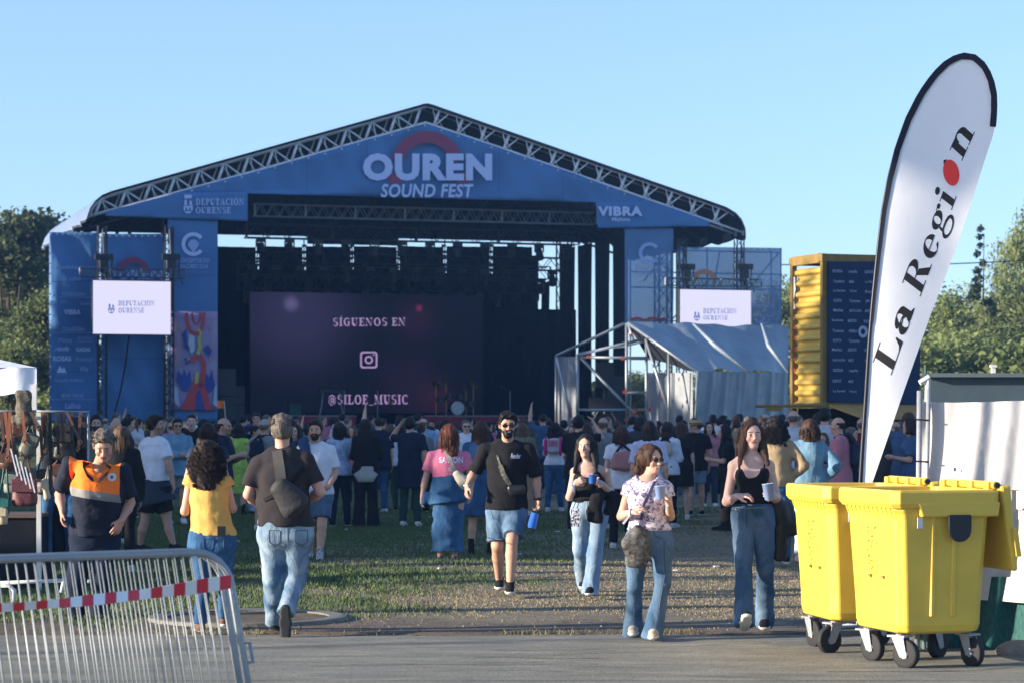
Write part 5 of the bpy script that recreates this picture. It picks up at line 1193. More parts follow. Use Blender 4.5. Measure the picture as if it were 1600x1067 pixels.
# inner roof trusses
for off in (4.5, 8.5, 12.5):
    mb = MB(); o2 = NI*off
    mb.path([SP(x, y+4)+o2-V(0, 0, .25) for x, y in prof[3:13]], .05, 5); mb.path([SP(x, y)+o2-V(0, 0, .2) for x, y in BOT], .05, 5)
    for k in range(24):
        x = 165+k*41; mb.tube(SP(x, ylin(BOT, x))+o2-V(0, 0, .2), SP(x+12, ylin(prof, x+12)+4)+o2-V(0, 0, .25), .035, 5); mb.tube(SP(x+12, ylin(prof, x+12)+4)+o2-V(0, 0, .25), SP(min(x+41, 1150), ylin(BOT, min(x+41, 1150)))+o2-V(0, 0, .2), .035, 5)
    part(mb, 'roof_truss', TRD if off > 5 else mat('truss_dull', (.12, .13, .15), rough=.6, metal=.3), st)
rp_ = [SP(x, y, -.25)+NI*14.3 for x, y in prof]; zr = SP(200, 364, 14.1)[2]; mb = MB(); vs = []
for p_ in rp_: vs += [p_, V(p_[0], p_[1], min(zr, p_[2]-.02))]
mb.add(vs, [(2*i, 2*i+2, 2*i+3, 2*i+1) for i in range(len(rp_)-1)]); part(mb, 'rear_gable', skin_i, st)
# masts
for x, w in ((270, .5), (1045, .5)):
    for off in (.6, 12.5):
        b = SP(x, 655, 0)+NI*off; mb = MB(); yt = ylin(BOT, x); zt = SP(x, yt)[2]-.2
        cs = [b*V(1, 1, 0)+U*sx*w/2+NI*sy*w/2 for sx in (-1, 1) for sy in (-1, 1)]
        for c in cs: mb.tube(c, c+V(0, 0, zt), .04, 6)
        z = 0; k = 0
        while z < zt-.6:
            for i, j in ((0, 1), (1, 3), (3, 2), (2, 0)): mb.tube(cs[i]+V(0, 0, z), cs[j]+V(0, 0, z+.6), .02, 4)
            z += .6
        part(mb, 'mast', TRD if off < 5 else TRD, st)
# deck, fascia, risers
dz = 1.52; mb = MB(); A = SP(338, 655, .3); B = SP(980, 655, .3)
c = (A+B)/2*V(1, 1, 0)+NI*6.6; w = np.linalg.norm((B-A)[:2]); R3 = np.array([U, NI, V(0, 0, 1)])
mb.box(c+V(0, 0, dz-.06), (w, 13.2, .12), R3); part(mb, 'deck', mat('deck_black', (.02, .02, .022), rough=.6), st)
mb = MB(); mb.box(c-NI*6.55+V(0, 0, (dz-.13)/2), (w-.1, .06, dz-.14), R3); part(mb, 'skirt', DRK, st)
REDR = mat('riser_red', (.22, .012, .03), rough=.7)
for (xa, xb, y0) in ((425, 556, 648.0), (665, 832, 649.5)):
    a = SP(xa, y0, 3.0); b = SP(xb, y0, 3.0); cc = (a+b)/2*V(1, 1, 0)+NI*1.0; ww = np.linalg.norm((b-a)[:2]); rz = empty('stage_riser', cc+V(0, 0, dz))
    mb = MB(); mb.box(cc+V(0, 0, dz+.15), (ww, 2.0, .28), R3); part(mb, 'red_skirt', REDR, rz); mb = MB(); mb.box(cc+V(0, 0, dz+.315), (ww+.05, 2.05, .05), R3); part(mb, 'platform', mat('riser_grey', (.2, .2, .22)), rz)
    tag(rz, 'low drum riser with dark red skirt under the drum kit' if xa > 600 else 'low riser with dark red skirt at the left of the stage floor', 'riser')
# drapes: back wall with gaps, side wall strips
def drape_strip(a, b, z0, z1, label, folds=7, amp=.10, group=None):
    a = np.array(a); b = np.array(b); t = nrm((b-a)*V(1, 1, 0)); n = V(-t[1], t[0], 0); mb = MB(); L_ = np.linalg.norm((b-a)[:2]); nf = max(4, int(L_*5))
    def fn(u, v): return a*V(1, 1, 0)+(b-a)*V(1, 1, 0)*u+n*amp*math.sin(u*L_*9+math.sin(v*3)*.5)+V(0, 0, z0+(z1-z0)*v)
    mb.sheet(fn, nf*3, 4); c = (a+b)/2*V(1, 1, 0)+V(0, 0, z0); o = mb.build('stage_drape', DRK, loc=c, smooth=True); tag(o, label, 'drape', group); return o
gx = [300, 402, 475, 550, 622, 695, 767, 834]; zb = 9.6
names = ['leftmost', 'second from left', 'third from left', 'middle left', 'middle right', 'third from right', 'second from right', 'rightmost']
for i, (xa, xb) in enumerate(zip(gx[:-1], gx[1:])):
    a = SP(xa+2.6, 380, 13.0); b = SP(xb-2.6, 380, 13.0); drape_strip(a, b, 1.5, SP((xa+xb)/2, 382, 13)[2]-.1, 'black backdrop panel behind the stage, %s of seven' % names[i], amp=.05, group='black backdrop panels')
for i, (xa, xb) in enumerate(zip(gx[:-1], gx[1:])):
    pass
mb = MB()      # rear masking that closes the lower part of the gaps
a = SP(295, 425, 13.5); b = SP(840, 425, 13.5)
drape_strip(SP(295, 425, 13.6), SP(840, 425, 13.6), 1.5, SP(550, 424, 13.6)[2], 'wide black masking drape behind the backdrop panels', amp=.04)
drape_strip(SP(300, 345, 12.9), SP(480, 345, 12.9), SP(400, 366, 12.9)[2], SP(400, 300, 12.9)[2], 'black border hanging at the rear left under the roof', amp=.05)
drape_strip(SP(480, 345, 12.9), SP(622, 345, 12.9), SP(500, 382, 12.9)[2], SP(500, 300, 12.9)[2], 'black border hanging at the rear centre under the roof', amp=.05)
drape_strip(SP(622, 345, 12.9), SP(960, 345, 12.9), SP(700, 371, 12.9)[2], SP(700, 260, 12.9)[2], 'black border hanging at the rear right under the roof', amp=.05)
# right side wall
rb = SP(982, 655, 1.0)*V(1, 1, 0); spans = [(0.0, 1.9), (2.1, 4.0), (4.2, 6.1), (6.3, 8.3), (9.6, 10.9), (11.1, 12.9)]
for i, (a0, a1) in enumerate(spans):
    drape_strip(rb+NI*a0, rb+NI*a1, 1.5, 8.6 if i != 4 else 7.4, 'black side drape at the right of the stage, number %s from the front' % ['one', 'two', 'three', 'four', 'five', 'six'][i], amp=.07, group='black side drapes')
lb = SP(345, 655, 1.0)*V(1, 1, 0); drape_strip(lb-U*.3, lb+NI*12, 1.5, 8.2, 'black side drape at the left of the stage', amp=.07)
drape_strip(SP(900, 600, 9.9), SP(757, 600, 9.9), 1.5, 6.2, 'black drape to the right of the stage screen', amp=.06)
# led wall
led, nt, p = nodes('led_wall'); L = nt.links; tc = N(nt, 'ShaderNodeTexCoord'); acc = None
led_c = SP(576, 552, 9.5); hw = np.linalg.norm(SP(757, 552, 9.5)-SP(395, 552, 9.5))/2; hh = (SP(576, 464, 9.5)[2]-SP(576, 650, 9.5)[2])/2
def glow(px, py, r, c, s):
    g = SP(px, py, 9.5)-led_c; x = np.dot(g, U); z = g[2]
    vm = N(nt, 'ShaderNodeVectorMath', operation='DISTANCE'); vm.inputs[1].default_value = (x, 0, z); L.new(tc.outputs['Object'], vm.inputs[0])
    mr = N(nt, 'ShaderNodeMapRange', interpolation_type='SMOOTHERSTEP'); mr.inputs[1].default_value = 0; mr.inputs[2].default_value = r; mr.inputs[3].default_value = s; mr.inputs[4].default_value = 0; L.new(vm.outputs['Value'], mr.inputs[0])
    mx = N(nt, 'ShaderNodeMix', data_type='RGBA', blend_type='ADD'); mx.inputs[0].default_value = 1
    sc = N(nt, 'ShaderNodeVectorMath', operation='SCALE'); sc.inputs[0].default_value = c; L.new(mr.outputs[0], sc.inputs[3]); return sc.outputs[0]
cur = None
for g in ((455, 475, .5, (.30, .24, .50), .6), (462, 490, 3.8, (.09, .07, .20), .6), (655, 482, .22, (.5, .03, .12), .7), (650, 500, 1.4, (.06, .01, .05), .5), (640, 600, 2.2, (.04, .01, .04), .5), (680, 620, 1.2, (.10, .01, .03), .4)):
    o = glow(*g)
    if cur is None: cur = o
    else: ad = N(nt, 'ShaderNodeVectorMath', operation='ADD'); L.new(cur, ad.inputs[0]); L.new(o, ad.inputs[1]); cur = ad.outputs[0]
ad = N(nt, 'ShaderNodeVectorMath', operation='ADD'); L.new(cur, ad.inputs[0]); ad.inputs[1].default_value = (.008, .009, .024); L.new(ad.outputs[0], p.inputs['Emission Color']); p.inputs['Emission Strength'].default_value = .16; p.inputs['Base Color'].default_value = (.003, .003, .006, 1); p.inputs['Specular IOR Level'].default_value = .1
p.inputs['Roughness'].default_value = .4
lw = empty('stage_screen', led_c, TH); tag(lw, 'huge dark video wall at the back of the stage with follow-us lettering', 'screen')
mb = MB(); mb.box((0, .15, 0), (hw*2, .3, hh*2)); mb.build('panel', led, parent=lw)
def local_fn(root, off):
    return lambda x, y, k=0: (lambda g: (np.dot(g, U), np.dot(g, NI)-off-k*.0015, g[2]))(SP(x, y, 9.5)-np.array(root.location))
LT = emis('led_text', (.36, .24, .46), .40)
for s_, bx in (('SÍGUENOS EN', (520, 497, 632, 510)), ('@SILOE_MUSIC', (513, 616, 635, 631))):
    mb = MB(); put_serif(mb, s_, bx, local_fn(lw, .02)); mb.build('lettering', LT, parent=lw)
mb = MB(); f0 = local_fn(lw, .03)
def rrect(cx, cy, w, h, r, n=5):
    out = []
    for sx, sy, a0 in ((1, 1, 0), (-1, 1, 90), (-1, -1, 180), (1, -1, 270)):
        for i in range(n+1): t = math.radians(a0+90*i/n); out.append((cx+sx*(w-r)+r*math.cos(t), cy+sy*(h-r)+r*math.sin(t)))
    return out
def band(mb, o, i, fn, lay=0):
    n = len(o)
    for k in range(n): mb.add([fn(*o[k], lay), fn(*o[(k+1) % n], lay), fn(*i[(k+1) % n], lay), fn(*i[k], lay)], [(0, 1, 2, 3)])
band(mb, rrect(576, 562, 13.5, 13, 4.5), rrect(576, 562, 10.8, 10.4, 3), f0)
band(mb, [(576+6.6*math.cos(t), 562+6.4*math.sin(t)) for t in np.linspace(0, 6.283, 25)[:-1]], [(576+3.9*math.cos(t), 562+3.8*math.sin(t)) for t in np.linspace(0, 6.283, 25)[:-1]], f0)
mb.add([f0(583.5+1.4*math.cos(t), 554.5+1.4*math.sin(t)) for t in np.linspace(0, 6.283, 9)[:-1]], [tuple(range(8))]); mb.build('camera_icon', LT, parent=lw)
# lighting trusses with lamps
def box_truss(a, b, h, dep, mt, name, label, nbay=12, lamps=0, r=.025, group=None, hang=True):
    a = np.array(a); b = np.array(b); t = nrm(b-a); e = empty(name, (a+b)/2); tag(e, label, 'truss', group); dn = V(0, 0, -h); bk = NI*dep; mb = MB()
    for q in (V(0, 0, 0), dn, bk, dn+bk): mb.tube(a+q, b+q, r, 6)
    L_ = np.linalg.norm(b-a)
    for i in range(nbay):
        p = a+t*L_*i/nbay; q = a+t*L_*(i+1)/nbay; m = (p+q)/2
        for s_ in (V(0, 0, 0), bk): mb.tube(p+s_+dn, m+s_, r*.6, 4); mb.tube(m+s_, q+s_+dn, r*.6, 4)
        if i % 4 == 0: mb.tube(p, p+dn, r*1.8, 5)
        mb.tube(p, m+bk, r*.6, 4); mb.tube(p+dn, m+bk+dn, r*.6, 4)
    mb.tube(b, b+dn, r*1.6, 5); part(mb, 'lattice', mt, e)
    for i in range(lamps):
        p = a+t*L_*(i+.5)/lamps+dn; mb = MB(); tl = NI*rnd.uniform(-.12, .12)
        mb.box(p-V(0, 0, .10), (.34, .20, .14), R3); mb.tube(p+U*.17-V(0, 0, .1), p+U*.17-V(0, 0, .34), .03, 5); mb.tube(p-U*.17-V(0, 0, .1), p-U*.17-V(0, 0, .34), .03, 5); mb.tube(p-V(0, 0, .22)-tl, p-V(0, 0, .58)+tl*1.5, .13, 10, r1=.16)
        part(mb, 'spotlight', TRD, e)
    return e
def hz(x0, x1, y, off):     # level line at the height seen at x0
    a = SP(x0, y, off); b = SP(x1, y, off); b = V(b[0], b[1], a[2]); return a, b
a, b = hz(398, 932, 318.5, 1.6); box_truss(a, b, .44, .4, mat('truss_light', (.30, .34, .40), rough=.5, metal=.4), 'lighting_truss', 'pale box truss hanging just under the gable banner', 28, 0, r=.022)
DT = mat('truss_dim', (.045, .052, .065), rough=.55, metal=.3)
for (x0, x1, y, off, n, l) in ((385, 905, 350, 4.0, 12, 'front dark lighting truss with a row of moving lamps'), (375, 880, 393, 7.0, 14, 'middle dark lighting truss with a row of moving lamps'), (372, 860, 408, 10.0, 16, 'rear dark lighting truss with lamps behind the others'), (372, 850, 431, 11.5, 16, 'lowest dark truss with small lamps above the stage screen')):
    a, b = hz(x0, x1, y, off); box_truss(a, b, .5, .5, DT, 'lighting_truss', l, 16, n, group='dark lighting trusses over the stage')
for i, x in enumerate((402, 475, 550, 622, 695, 767)):    # lamp ladders that break up the light gaps
    mb = MB(); p = SP(x, 380, 12.5)
    mb.tube(p+V(0, 0, .2), p-V(0, 0, 1.4), .025, 4)
    for k in range(5): mb.box(p-V(0, 0, .12+.26*k)+U*rnd.uniform(-.05, .05), (.16, .16, .10), R3)
    tag(mb.build('lamp_ladder', TRD, loc=p), 'small vertical lamp ladder in the %s gap of the backdrop' % ['first', 'second', 'third', 'fourth', 'fifth', 'sixth'][i], 'lamp ladder', 'lamp ladders in the backdrop gaps')
# things on the deck
ZD = dz
def drum_kit():
    c = SP(715, 655, 5.0)*V(1, 1, 0)+V(0, 0, dz+.34); e = empty('drum_kit', c); tag(e, 'small drum kit with a pale bass drum head on the stage', 'drum kit'); K = mat('drum_shell', (.03, .03, .04), rough=.3)
    mb = MB(); mb.tube(c+V(0, 0, .28), c+V(0, 0, .28)+NI*.45, .28, 20); part(mb, 'bass_drum', K, e, smooth=False)
    mb = MB(); mb.tube(c+V(0, 0, .28)-NI*.02, c+V(0, 0, .28)-NI*.005, .26, 20); h_o = part(mb, 'drum_head', mat('drum_head', (.42, .46, .50), c2=(.5, .5, .5), var=.35, scale=7), e)
    for dx, r, z in ((-.25, .16, .62), (.2, .16, .62), (.6, .2, .35), (-.6, .18, .5)):
        mb = MB(); mb.tube(c+U*dx+NI*.3+V(0, 0, z), c+U*dx+NI*.3+V(0, 0, z+.2), r, 14); part(mb, 'tom_drum', K, e)
    for dx, z in ((-.75, 1.15), (.75, 1.2), (-.35, 1.3), (.45, 1.0)):
        mb = MB(); mb.tube(c+U*dx+NI*.4, c+U*dx+NI*.4+V(0, 0, z), .014, 5); mb.tube(c+U*dx+NI*.4+V(.0, 0, z), c+U*dx+NI*.4+V(.02, .02, z+.02), .22, 14, r1=.02); part(mb, 'cymbal', mat('brass', (.4, .3, .12), rough=.35, metal=.8), e)
drum_kit()
for x, l in ((590, 'tall thin microphone stand in the middle of the stage'), (538, 'microphone stand left of the stage centre'), (797, 'microphone stand right of the drum kit')):
    p = SP(x, 655, 2.0)*V(1, 1, 0)+V(0, 0, dz); e = empty('microphone_stand', p); tag(e, l, 'stand', 'microphone stands'); mb = MB(); mb.tube(p, p+V(0, 0, 1.25), .014, 5)
    for t in (0, 2.1, 4.2): mb.tube(p+V(0, 0, .2), p+V(math.cos(t)*.25, math.sin(t)*.25, .01), .012, 4)
    part(mb, 'stand', STEEL, e); mb = MB(); mb.tube(p+V(0, 0, 1.25), p+V(-.3, -.1, 1.4), .01, 4); mb.ball(p+V(-.33, -.11, 1.41), .035); part(mb, 'microphone', TRD, e)
p = SP(518, 655, 3.5)*V(1, 1, 0)+V(0, 0, dz+.34); e = empty('keyboard_stand', p); tag(e, 'keyboard on a curved stand on the left riser', 'keyboard'); mb = MB(); mb.box(p+V(0, 0, .9), (.95, .3, .1), R3); part(mb, 'keyboard', TRD, e)
for s_ in (-1, 1): mb = MB(); mb.path([p+U*s_*(.45-.12*math.sin(t*1.5))+V(0, 0, t*.85) for t in np.linspace(0, 1, 6)], .022, 5); part(mb, 'leg', STEEL, e)
for k, (x, h, off, l) in enumerate(((352, 2.0, 1.5, 'tall black loudspeaker stack at the left edge of the stage'), (366, 1.4, 2.5, 'lower black loudspeaker stack behind the left edge of the stage'), (958, 1.8, 1.5, 'black loudspeaker stack at the right edge of the stage'))):
    p = SP(x, 655, off)*V(1, 1, 0)+V(0, 0, dz); e = empty('speaker_stack', p); tag(e, l, 'loudspeaker')
    for i in range(2): mb = MB(); mb.box(p+V(0, 0, h*(i+.5)/2), (.65, .7, h/2-.02), R3); part(mb, 'cabinet', TRD, e, bevel=.02)
p = SP(460, 655, 3.2)*V(1, 1, 0)+V(0, 0, dz+.34); mb = MB(); mb.box(p+V(0, 0, .2), (.45, .35, .4), R3); mb.box(p+V(0, 0, .43), (.47, .37, .03), R3); tag(mb.build('amplifier', mat('amp_green', (.02, .06, .04)), loc=p, bevel=.02), 'small greenish amplifier on the left riser', 'amplifier')

# ---- banners
def banner(name, pts4, mt, label, off=0.0, nu=30, nv=30, wave=.05, fr=(2.5, 4.0), top=None, bot=None, seed=1, root=None, thick=.02):
    """pts4: pixel corners TL TR BR BL on the stage plane, real folds"""
    tl, tr, br, bl = pts4; mb = MB(); rs = np.random.RandomState(seed); ph = rs.rand(6)*6
    def fn(u, v):
        x = (tl[0]*(1-u)+tr[0]*u)*(1-v)+(bl[0]*(1-u)+br[0]*u)*v
        y0 = top(x) if top else tl[1]*(1-u)+tr[1]*u; y1 = bot(x) if bot else bl[1]*(1-u)+br[1]*u
        p = SP(x, y0*(1-v)+y1*v, off); X_ = np.dot(p, U); Z_ = p[2]; e = min(1, 6*min(u, 1-u, v, 1-v)+.25)
        w = math.sin(X_*fr[0]+Z_*.6+ph[0]+math.sin(Z_*1.3+ph[1]))+.7*math.sin(Z_*fr[1]-X_*1.1+ph[2])+.5*math.sin(X_*5.3+Z_*3.1+ph[3])
        return p+NI*w*wave*e
    mb.sheet(fn, nu, nv); c = SP((tl[0]+tr[0]+br[0]+bl[0])/4, max(bl[1], br[1]), off)
    if root is not None: return part(mb, name, mt, root, smooth=True)
    o = mb.build(name, mt, loc=c, smooth=True); so = o.modifiers.new('s', 'SOLIDIFY'); so.thickness = thick; tag(o, label, 'banner'); return o
def prints(root, items, off):
    """items: (kind, text, box, material, bold)"""
    for k, it in enumerate(items):
        kind, s_, bx, m_ = it[:4]; mb = MB(); bold = it[4] if len(it) > 4 else 0
        if kind == 't': put_text(mb, s_, bx, lambda x, y: SP(x, y, off), bold=bold, shear=it[5] if len(it) > 5 else 0)
        elif kind == 's': put_serif(mb, s_, bx, lambda x, y, kk=0: SP(x, y, off-kk*.0015))
        elif kind == 'arc':
            cx, cy, ro, ri, a0, a1 = bx; n = 28; f = lambda r, t: SP(cx+r*math.cos(t), cy-r*(bx[2] and s_ or 1)*math.sin(t), off)
            tt = np.linspace(math.radians(a0), math.radians(a1), n)
            for i in range(n-1): mb.add([f(ro, tt[i]), f(ro, tt[i+1]), f(ri, tt[i+1]), f(ri, tt[i])], [(0, 1, 2, 3)])
        elif kind == 'p':
            for P_ in bx: mb.add([SP(x, y, off) for x, y in P_], [tuple(range(len(P_)))])
        part(mb, 'print' if kind in 'p' or kind == 'arc' else 'lettering', m_, root)
gtop = lambda x: ylin(BOT, x)+1
def gbot(x):
    if x < 387: return 346
    if x < 930: return 303+(x-387)*14/543
    return 357
gb = banner('gable_banner', [(268, 270), (1010, 290), (1010, 317), (268, 303)], BLUE, 'blue gable banner with the festival name and red arch across the roof', off=-.02, nu=130, nv=14, wave=.07, fr=(.9, 2.2), top=gtop, bot=lambda x: max(gtop(x)+.5, 303+(x-387)*14/543), seed=4)
def arcpoly(cx, cy, ro, ri, a0, a1): return ('arc', 1.0, (cx, cy, ro, ri, a0, a1), REDP)
prints(gb, [('arc', 1.0, (667, 262, 57, 38, 12, 168), REDP), ('p', 0, [[(607, 273), (623, 273), (626, 281), (630, 287), (610, 287), (606, 281)], [(722, 270), (731, 270), (733, 286), (712, 287), (720, 281)]], REDP)], -.22)
prints(gb, [('t', 'OUREN', (567, 240, 769, 283), LET, .055), ('t', 'SOUND FEST', (595, 288, 740, 309), LET, .025, .15)], -.24)
SEAMB = mat('banner_seam', (.035, .09, .26)); EYE_ = mat('eyelet', (.5, .5, .5), metal=.5, rough=.4)
def seams(root, lines, off, eyes=()):
    mb = MB()
    for (x0, y0, x1, y1) in lines:
        d_ = nrm(V(x1-x0, y1-y0)); n_ = V(-d_[1], d_[0])*.35; a_, b_ = V(x0, y0), V(x1, y1); mb.add([SP(*(a_-n_), off), SP(*(b_-n_), off), SP(*(b_+n_), off), SP(*(a_+n_), off)], [(0, 1, 2, 3)])
    part(mb, 'seam', SEAMB, root)
    if eyes:
        mb = MB()
        for x, y in eyes: p_ = SP(x, y, off-.02); mb.tube(p_, p_+NI*.02, .035, 6)
        part(mb, 'eyelets', EYE_, root)
seams(gb, [(480, ylin(BOT, 480)+3, 480, 304.5), (573, ylin(BOT, 573)+3, 573, 307), (780, ylin(BOT, 780)+3, 780, 312), (880, ylin(BOT, 880)+3, 880, 315)], -.13, [(x, ylin(BOT, x)+4) for x in range(300, 1000, 26)])
b1 = banner('corner_banner', [(165, 330), (387, 300), (387, 346), (165, 338)], BLUE, 'blue corner banner with the council crest at the left of the roof', off=-.16, nu=40, nv=10, wave=.03, top=lambda x: max(gtop(x), 0) if x < 285 else 301, bot=lambda x: 338+(x-165)*8/222, seed=5)
def crest(cx, cy, s, m_): # crowned bridge crest
    P_ = []
    P_ += [[(cx-7*s, cy-16*s), (cx+7*s, cy-16*s), (cx+6*s, cy-10*s), (cx-6*s, cy-10*s)], [(cx-6*s, cy-8*s), (cx-2.5*s, cy-8*s), (cx-2*s, cy+2*s), (cx-7*s, cy+2*s)], [(cx+2.5*s, cy-6*s), (cx+6*s, cy-6*s), (cx+7*s, cy+2*s), (cx+2*s, cy+2*s)]]
    P_ += [[(cx-8*s, cy+3*s), (cx+8*s, cy+3*s), (cx+8*s, cy+6*s), (cx-8*s, cy+6*s)]]+[[(cx-8*s+i*6.3*s, cy+6*s), (cx-4.8*s+i*6.3*s, cy+6*s), (cx-4.8*s+i*6.3*s, cy+11*s), (cx-8*s+i*6.3*s, cy+11*s)] for i in range(3)]
    P_ += [[(cx-7*s, cy+12.5*s), (cx+7*s, cy+12.5*s), (cx+3*s, cy+16*s), (cx-3*s, cy+16*s)]]
    return ('p', 0, P_, m_)
prints(b1, [('s', 'DEPUTACIÓN', (306, 310.5, 383, 321), LET), ('s', 'OURENSE', (306, 324, 362, 334), LET), crest(294, 319.5, .9, LET)], -.26)
b2 = banner('corner_banner', [(931, 285), (1110, 346), (1108, 354), (934, 357)], BLUE, 'blue corner banner with a bold sponsor name at the right of the roof', off=-.16, nu=40, nv=10, wave=.03, top=lambda x: max(gtop(x), 317 if x < 1005 else 0), bot=lambda x: 357-(x-934)*3/174, seed=6)
prints(b2, [('t', 'VIBRA', (934, 323, 1004, 338), LET, .05), ('t', 'Mahou', (956, 340, 984, 346), LET, .02), ('t', '· · · ·', (960, 347.5, 980, 349), LETD, .0)], -.26)
c1 = banner('column_banner', [(262, 340), (340, 342), (340, 658), (262, 658)], BLUE, 'tall blue banner with a shell emblem left of the stage opening', off=-.05, nu=16, nv=50, wave=.02, seed=7)
prints(c1, [('arc', 1.0, (302, 382, 18.5, 12.5, 38, 322), LET), ('p', 0, [[(302, 396)]+[(302+9*math.cos(t), 385-11*math.sin(t)*(1-.12*(i % 2))) for i, t in enumerate(np.linspace(0.1, 3.04, 13))]], LETD), ('t', 'CONCERTOS DO', (278, 404, 327, 411), LETD, .02), ('t', 'XACOBEO 23-24', (281, 413, 325, 420), LETD, .02)], -.14)
# the painted panel: an abstract figure with sweeping red and blue shapes
art = banner('painted_banner', [(267, 487), (340, 487), (340, 640), (267, 640)], mat('art_ground', (.26, .24, .48), c2=(.36, .26, .38), var=.35, scale=.8), 'colourful painted panel below the shell emblem', off=-.14, nu=8, nv=14, wave=.004, seed=8)
AR, AB, AY, AW, AO = [mat('paint_'+n_, c_, var=.2, scale=2) for n_, c_ in (('red', (.50, .06, .07)), ('blue', (.03, .07, .30)), ('yellow', (.45, .45, .12)), ('white', (.45, .5, .65)), ('orange', (.55, .26, .12)))]
def sw(p, w0, w1):   # tapering brush stroke
    p = [np.array(q, float) for q in p]; L1 = []; R1 = []
    for i, q in enumerate(p):
        t = nrm(p[min(i+1, len(p)-1)]-p[max(i-1, 0)]); n_ = V(-t[1], t[0]) if len(t) == 2 else t; w_ = w0+(w1-w0)*i/(len(p)-1); L1.append(q+n_*w_); R1.append(q-n_*w_)
    return [[tuple(L1[i]), tuple(L1[i+1]), tuple(R1[i+1]), tuple(R1[i])] for i in range(len(p)-1)]
prints(art, [('p', 0, sw([(291, 489), (293, 505), (298, 517), (306, 522), (314, 517), (318, 503), (319, 489)], 2.6, 2.6)+sw([(300, 489), (303, 503), (308, 508), (312, 500), (313, 489)], 1.4, 1.4)+[[(282, 640), (298, 605), (304, 590), (309, 604), (304, 640)], [(311, 600), (318, 592), (331, 640), (318, 640)]]+sw([(300, 566), (304, 558), (313, 557), (318, 566), (318, 584), (312, 604)], 3.6, 4), AR),
], -.20)
prints(art, [('p', 0, [[(278, 577), (285, 587), (288, 575), (292, 588), (297, 577), (299, 598), (292, 612), (283, 608), (276, 594)], [(322, 582), (327, 590), (331, 576), (334, 592), (336, 604), (327, 614), (320, 604)], [(285, 522), (292, 512), (292, 536), (300, 548), (289, 544)], [(318, 545), (324, 538), (331, 548), (327, 556), (322, 552)], [(306, 618), (312, 606), (320, 640), (308, 640)]]+sw([(288, 560), (296, 564), (290, 568)], 1.5, 1.5), AB)], -.21)
prints(art, [('p', 0, sw([(309, 514), (314, 520), (311, 530), (313, 542), (309, 553)], 2.0, 3.2)+[[(305, 582), (311, 580), (310, 597), (304, 600)]], AY), ('p', 0, [[(296, 522), (304, 526), (304, 548), (298, 552), (294, 536)], [(271, 600), (277, 606), (281, 636), (272, 628)], [(335, 604), (339, 600), (339, 636), (333, 630)]], AW),
             ('p', 0, [[(x-2.2, y), (x, y-4), (x+2.2, y), (x, y+4)] for x, y in ((280, 513), (329, 511), (276, 556), (294, 560), (276, 540), (331, 541), (328, 560), (275, 568))], AO)], -.22)
pa = banner('sponsor_banner', [(77, 363), (152, 364), (153, 660), (77, 660)], BLUE, 'tall blue banner with rows of sponsor names at the far left', off=.25, nu=18, nv=50, wave=.08, fr=(2.2, 1.0), seed=9)
prints(pa, [('t', '17 CODERÁX', (79, 415, 121, 421), LETD, .02), ('t', 'Provincia', (125, 416, 149, 419), LETD), ('t', 'ÁREA', (92, 430, 105, 440), LETD, .01), ('t', 'DEPUT', (108, 434, 127, 439), LETD, .01), ('t', 'PATROCINAN', (97, 457, 132, 463), LETD, .02), ('p', 0, [[(79, 464.5), (147, 464.8), (147, 465.5), (79, 465.2)], [(79, 519.5), (147, 519.8), (147, 520.5), (79, 520.2)], [(79, 623), (150, 623.3), (150, 624), (79, 623.7)]], LETD),
            ('p', 0, [[(80, 470), (85, 470), (85, 479), (80, 479)]], LET), ('t', 'XUNTA', (89, 470, 103, 474), LETD), ('t', 'Turismo', (124, 472, 142, 477), LETD), ('t', 'VIBRA', (100, 484, 126, 492), LET, .04), ('t', 'COLABORAN', (97, 511, 132, 518), LETD, .02),
            ('t', 'Melias', (92, 528, 112, 535), LETD), ('t', 'BODEGA', (122, 526, 145, 530), LETD), ('t', 'MARTÍN', (122, 531, 145, 535), LETD), ('t', 'renfe', (86, 541, 108, 548), LET, .01, .3), ('t', 'GADIS', (119, 543, 141, 549), LET, .03), ('t', 'ROSAS', (83, 556, 111, 564), LET, .03), ('t', 'Provincial', (119, 558, 144, 564), LETD),
            ('p', 0, [[(88, 582), (94, 571), (97, 577), (100, 573), (104, 582)]], LET), ('t', 'MONTAÑA', (88, 583.5, 104, 586), LETD), ('t', 'Vila', (124, 572, 138, 580), LETD), ('t', 'Concello do Barco', (86, 591, 130, 596), LETD), ('t', 'MEDIO OFICIAL', (96, 615, 131, 621), LETD, .01), ('t', 'Lalico', (102, 629, 126, 638), LETD, .03)], .10)
pb = banner('festival_banner', [(158, 366), (257, 366), (257, 660), (158, 660)], BLUE, 'tall blue banner with a red arch behind the left video screen', off=.25, nu=24, nv=50, wave=.09, fr=(2.0, 1.0), seed=10)
prints(pb, [('arc', 1.0, (208, 428, 26, 17, 8, 172), REDP), ('t', 'OUREN', (162, 421, 254, 437), LETD, .05)], .06)
seams(pa, [(79, 366, 150, 367), (79, 440, 151, 440), (78, 580, 152, 580)], .13, [(x, 366) for x in range(80, 152, 9)]+[(78.5, y) for y in range(380, 650, 16)]); seams(pb, [(160, 369, 255, 369), (160, 560, 256, 560)], .12, [(x, 369) for x in range(162, 256, 10)])
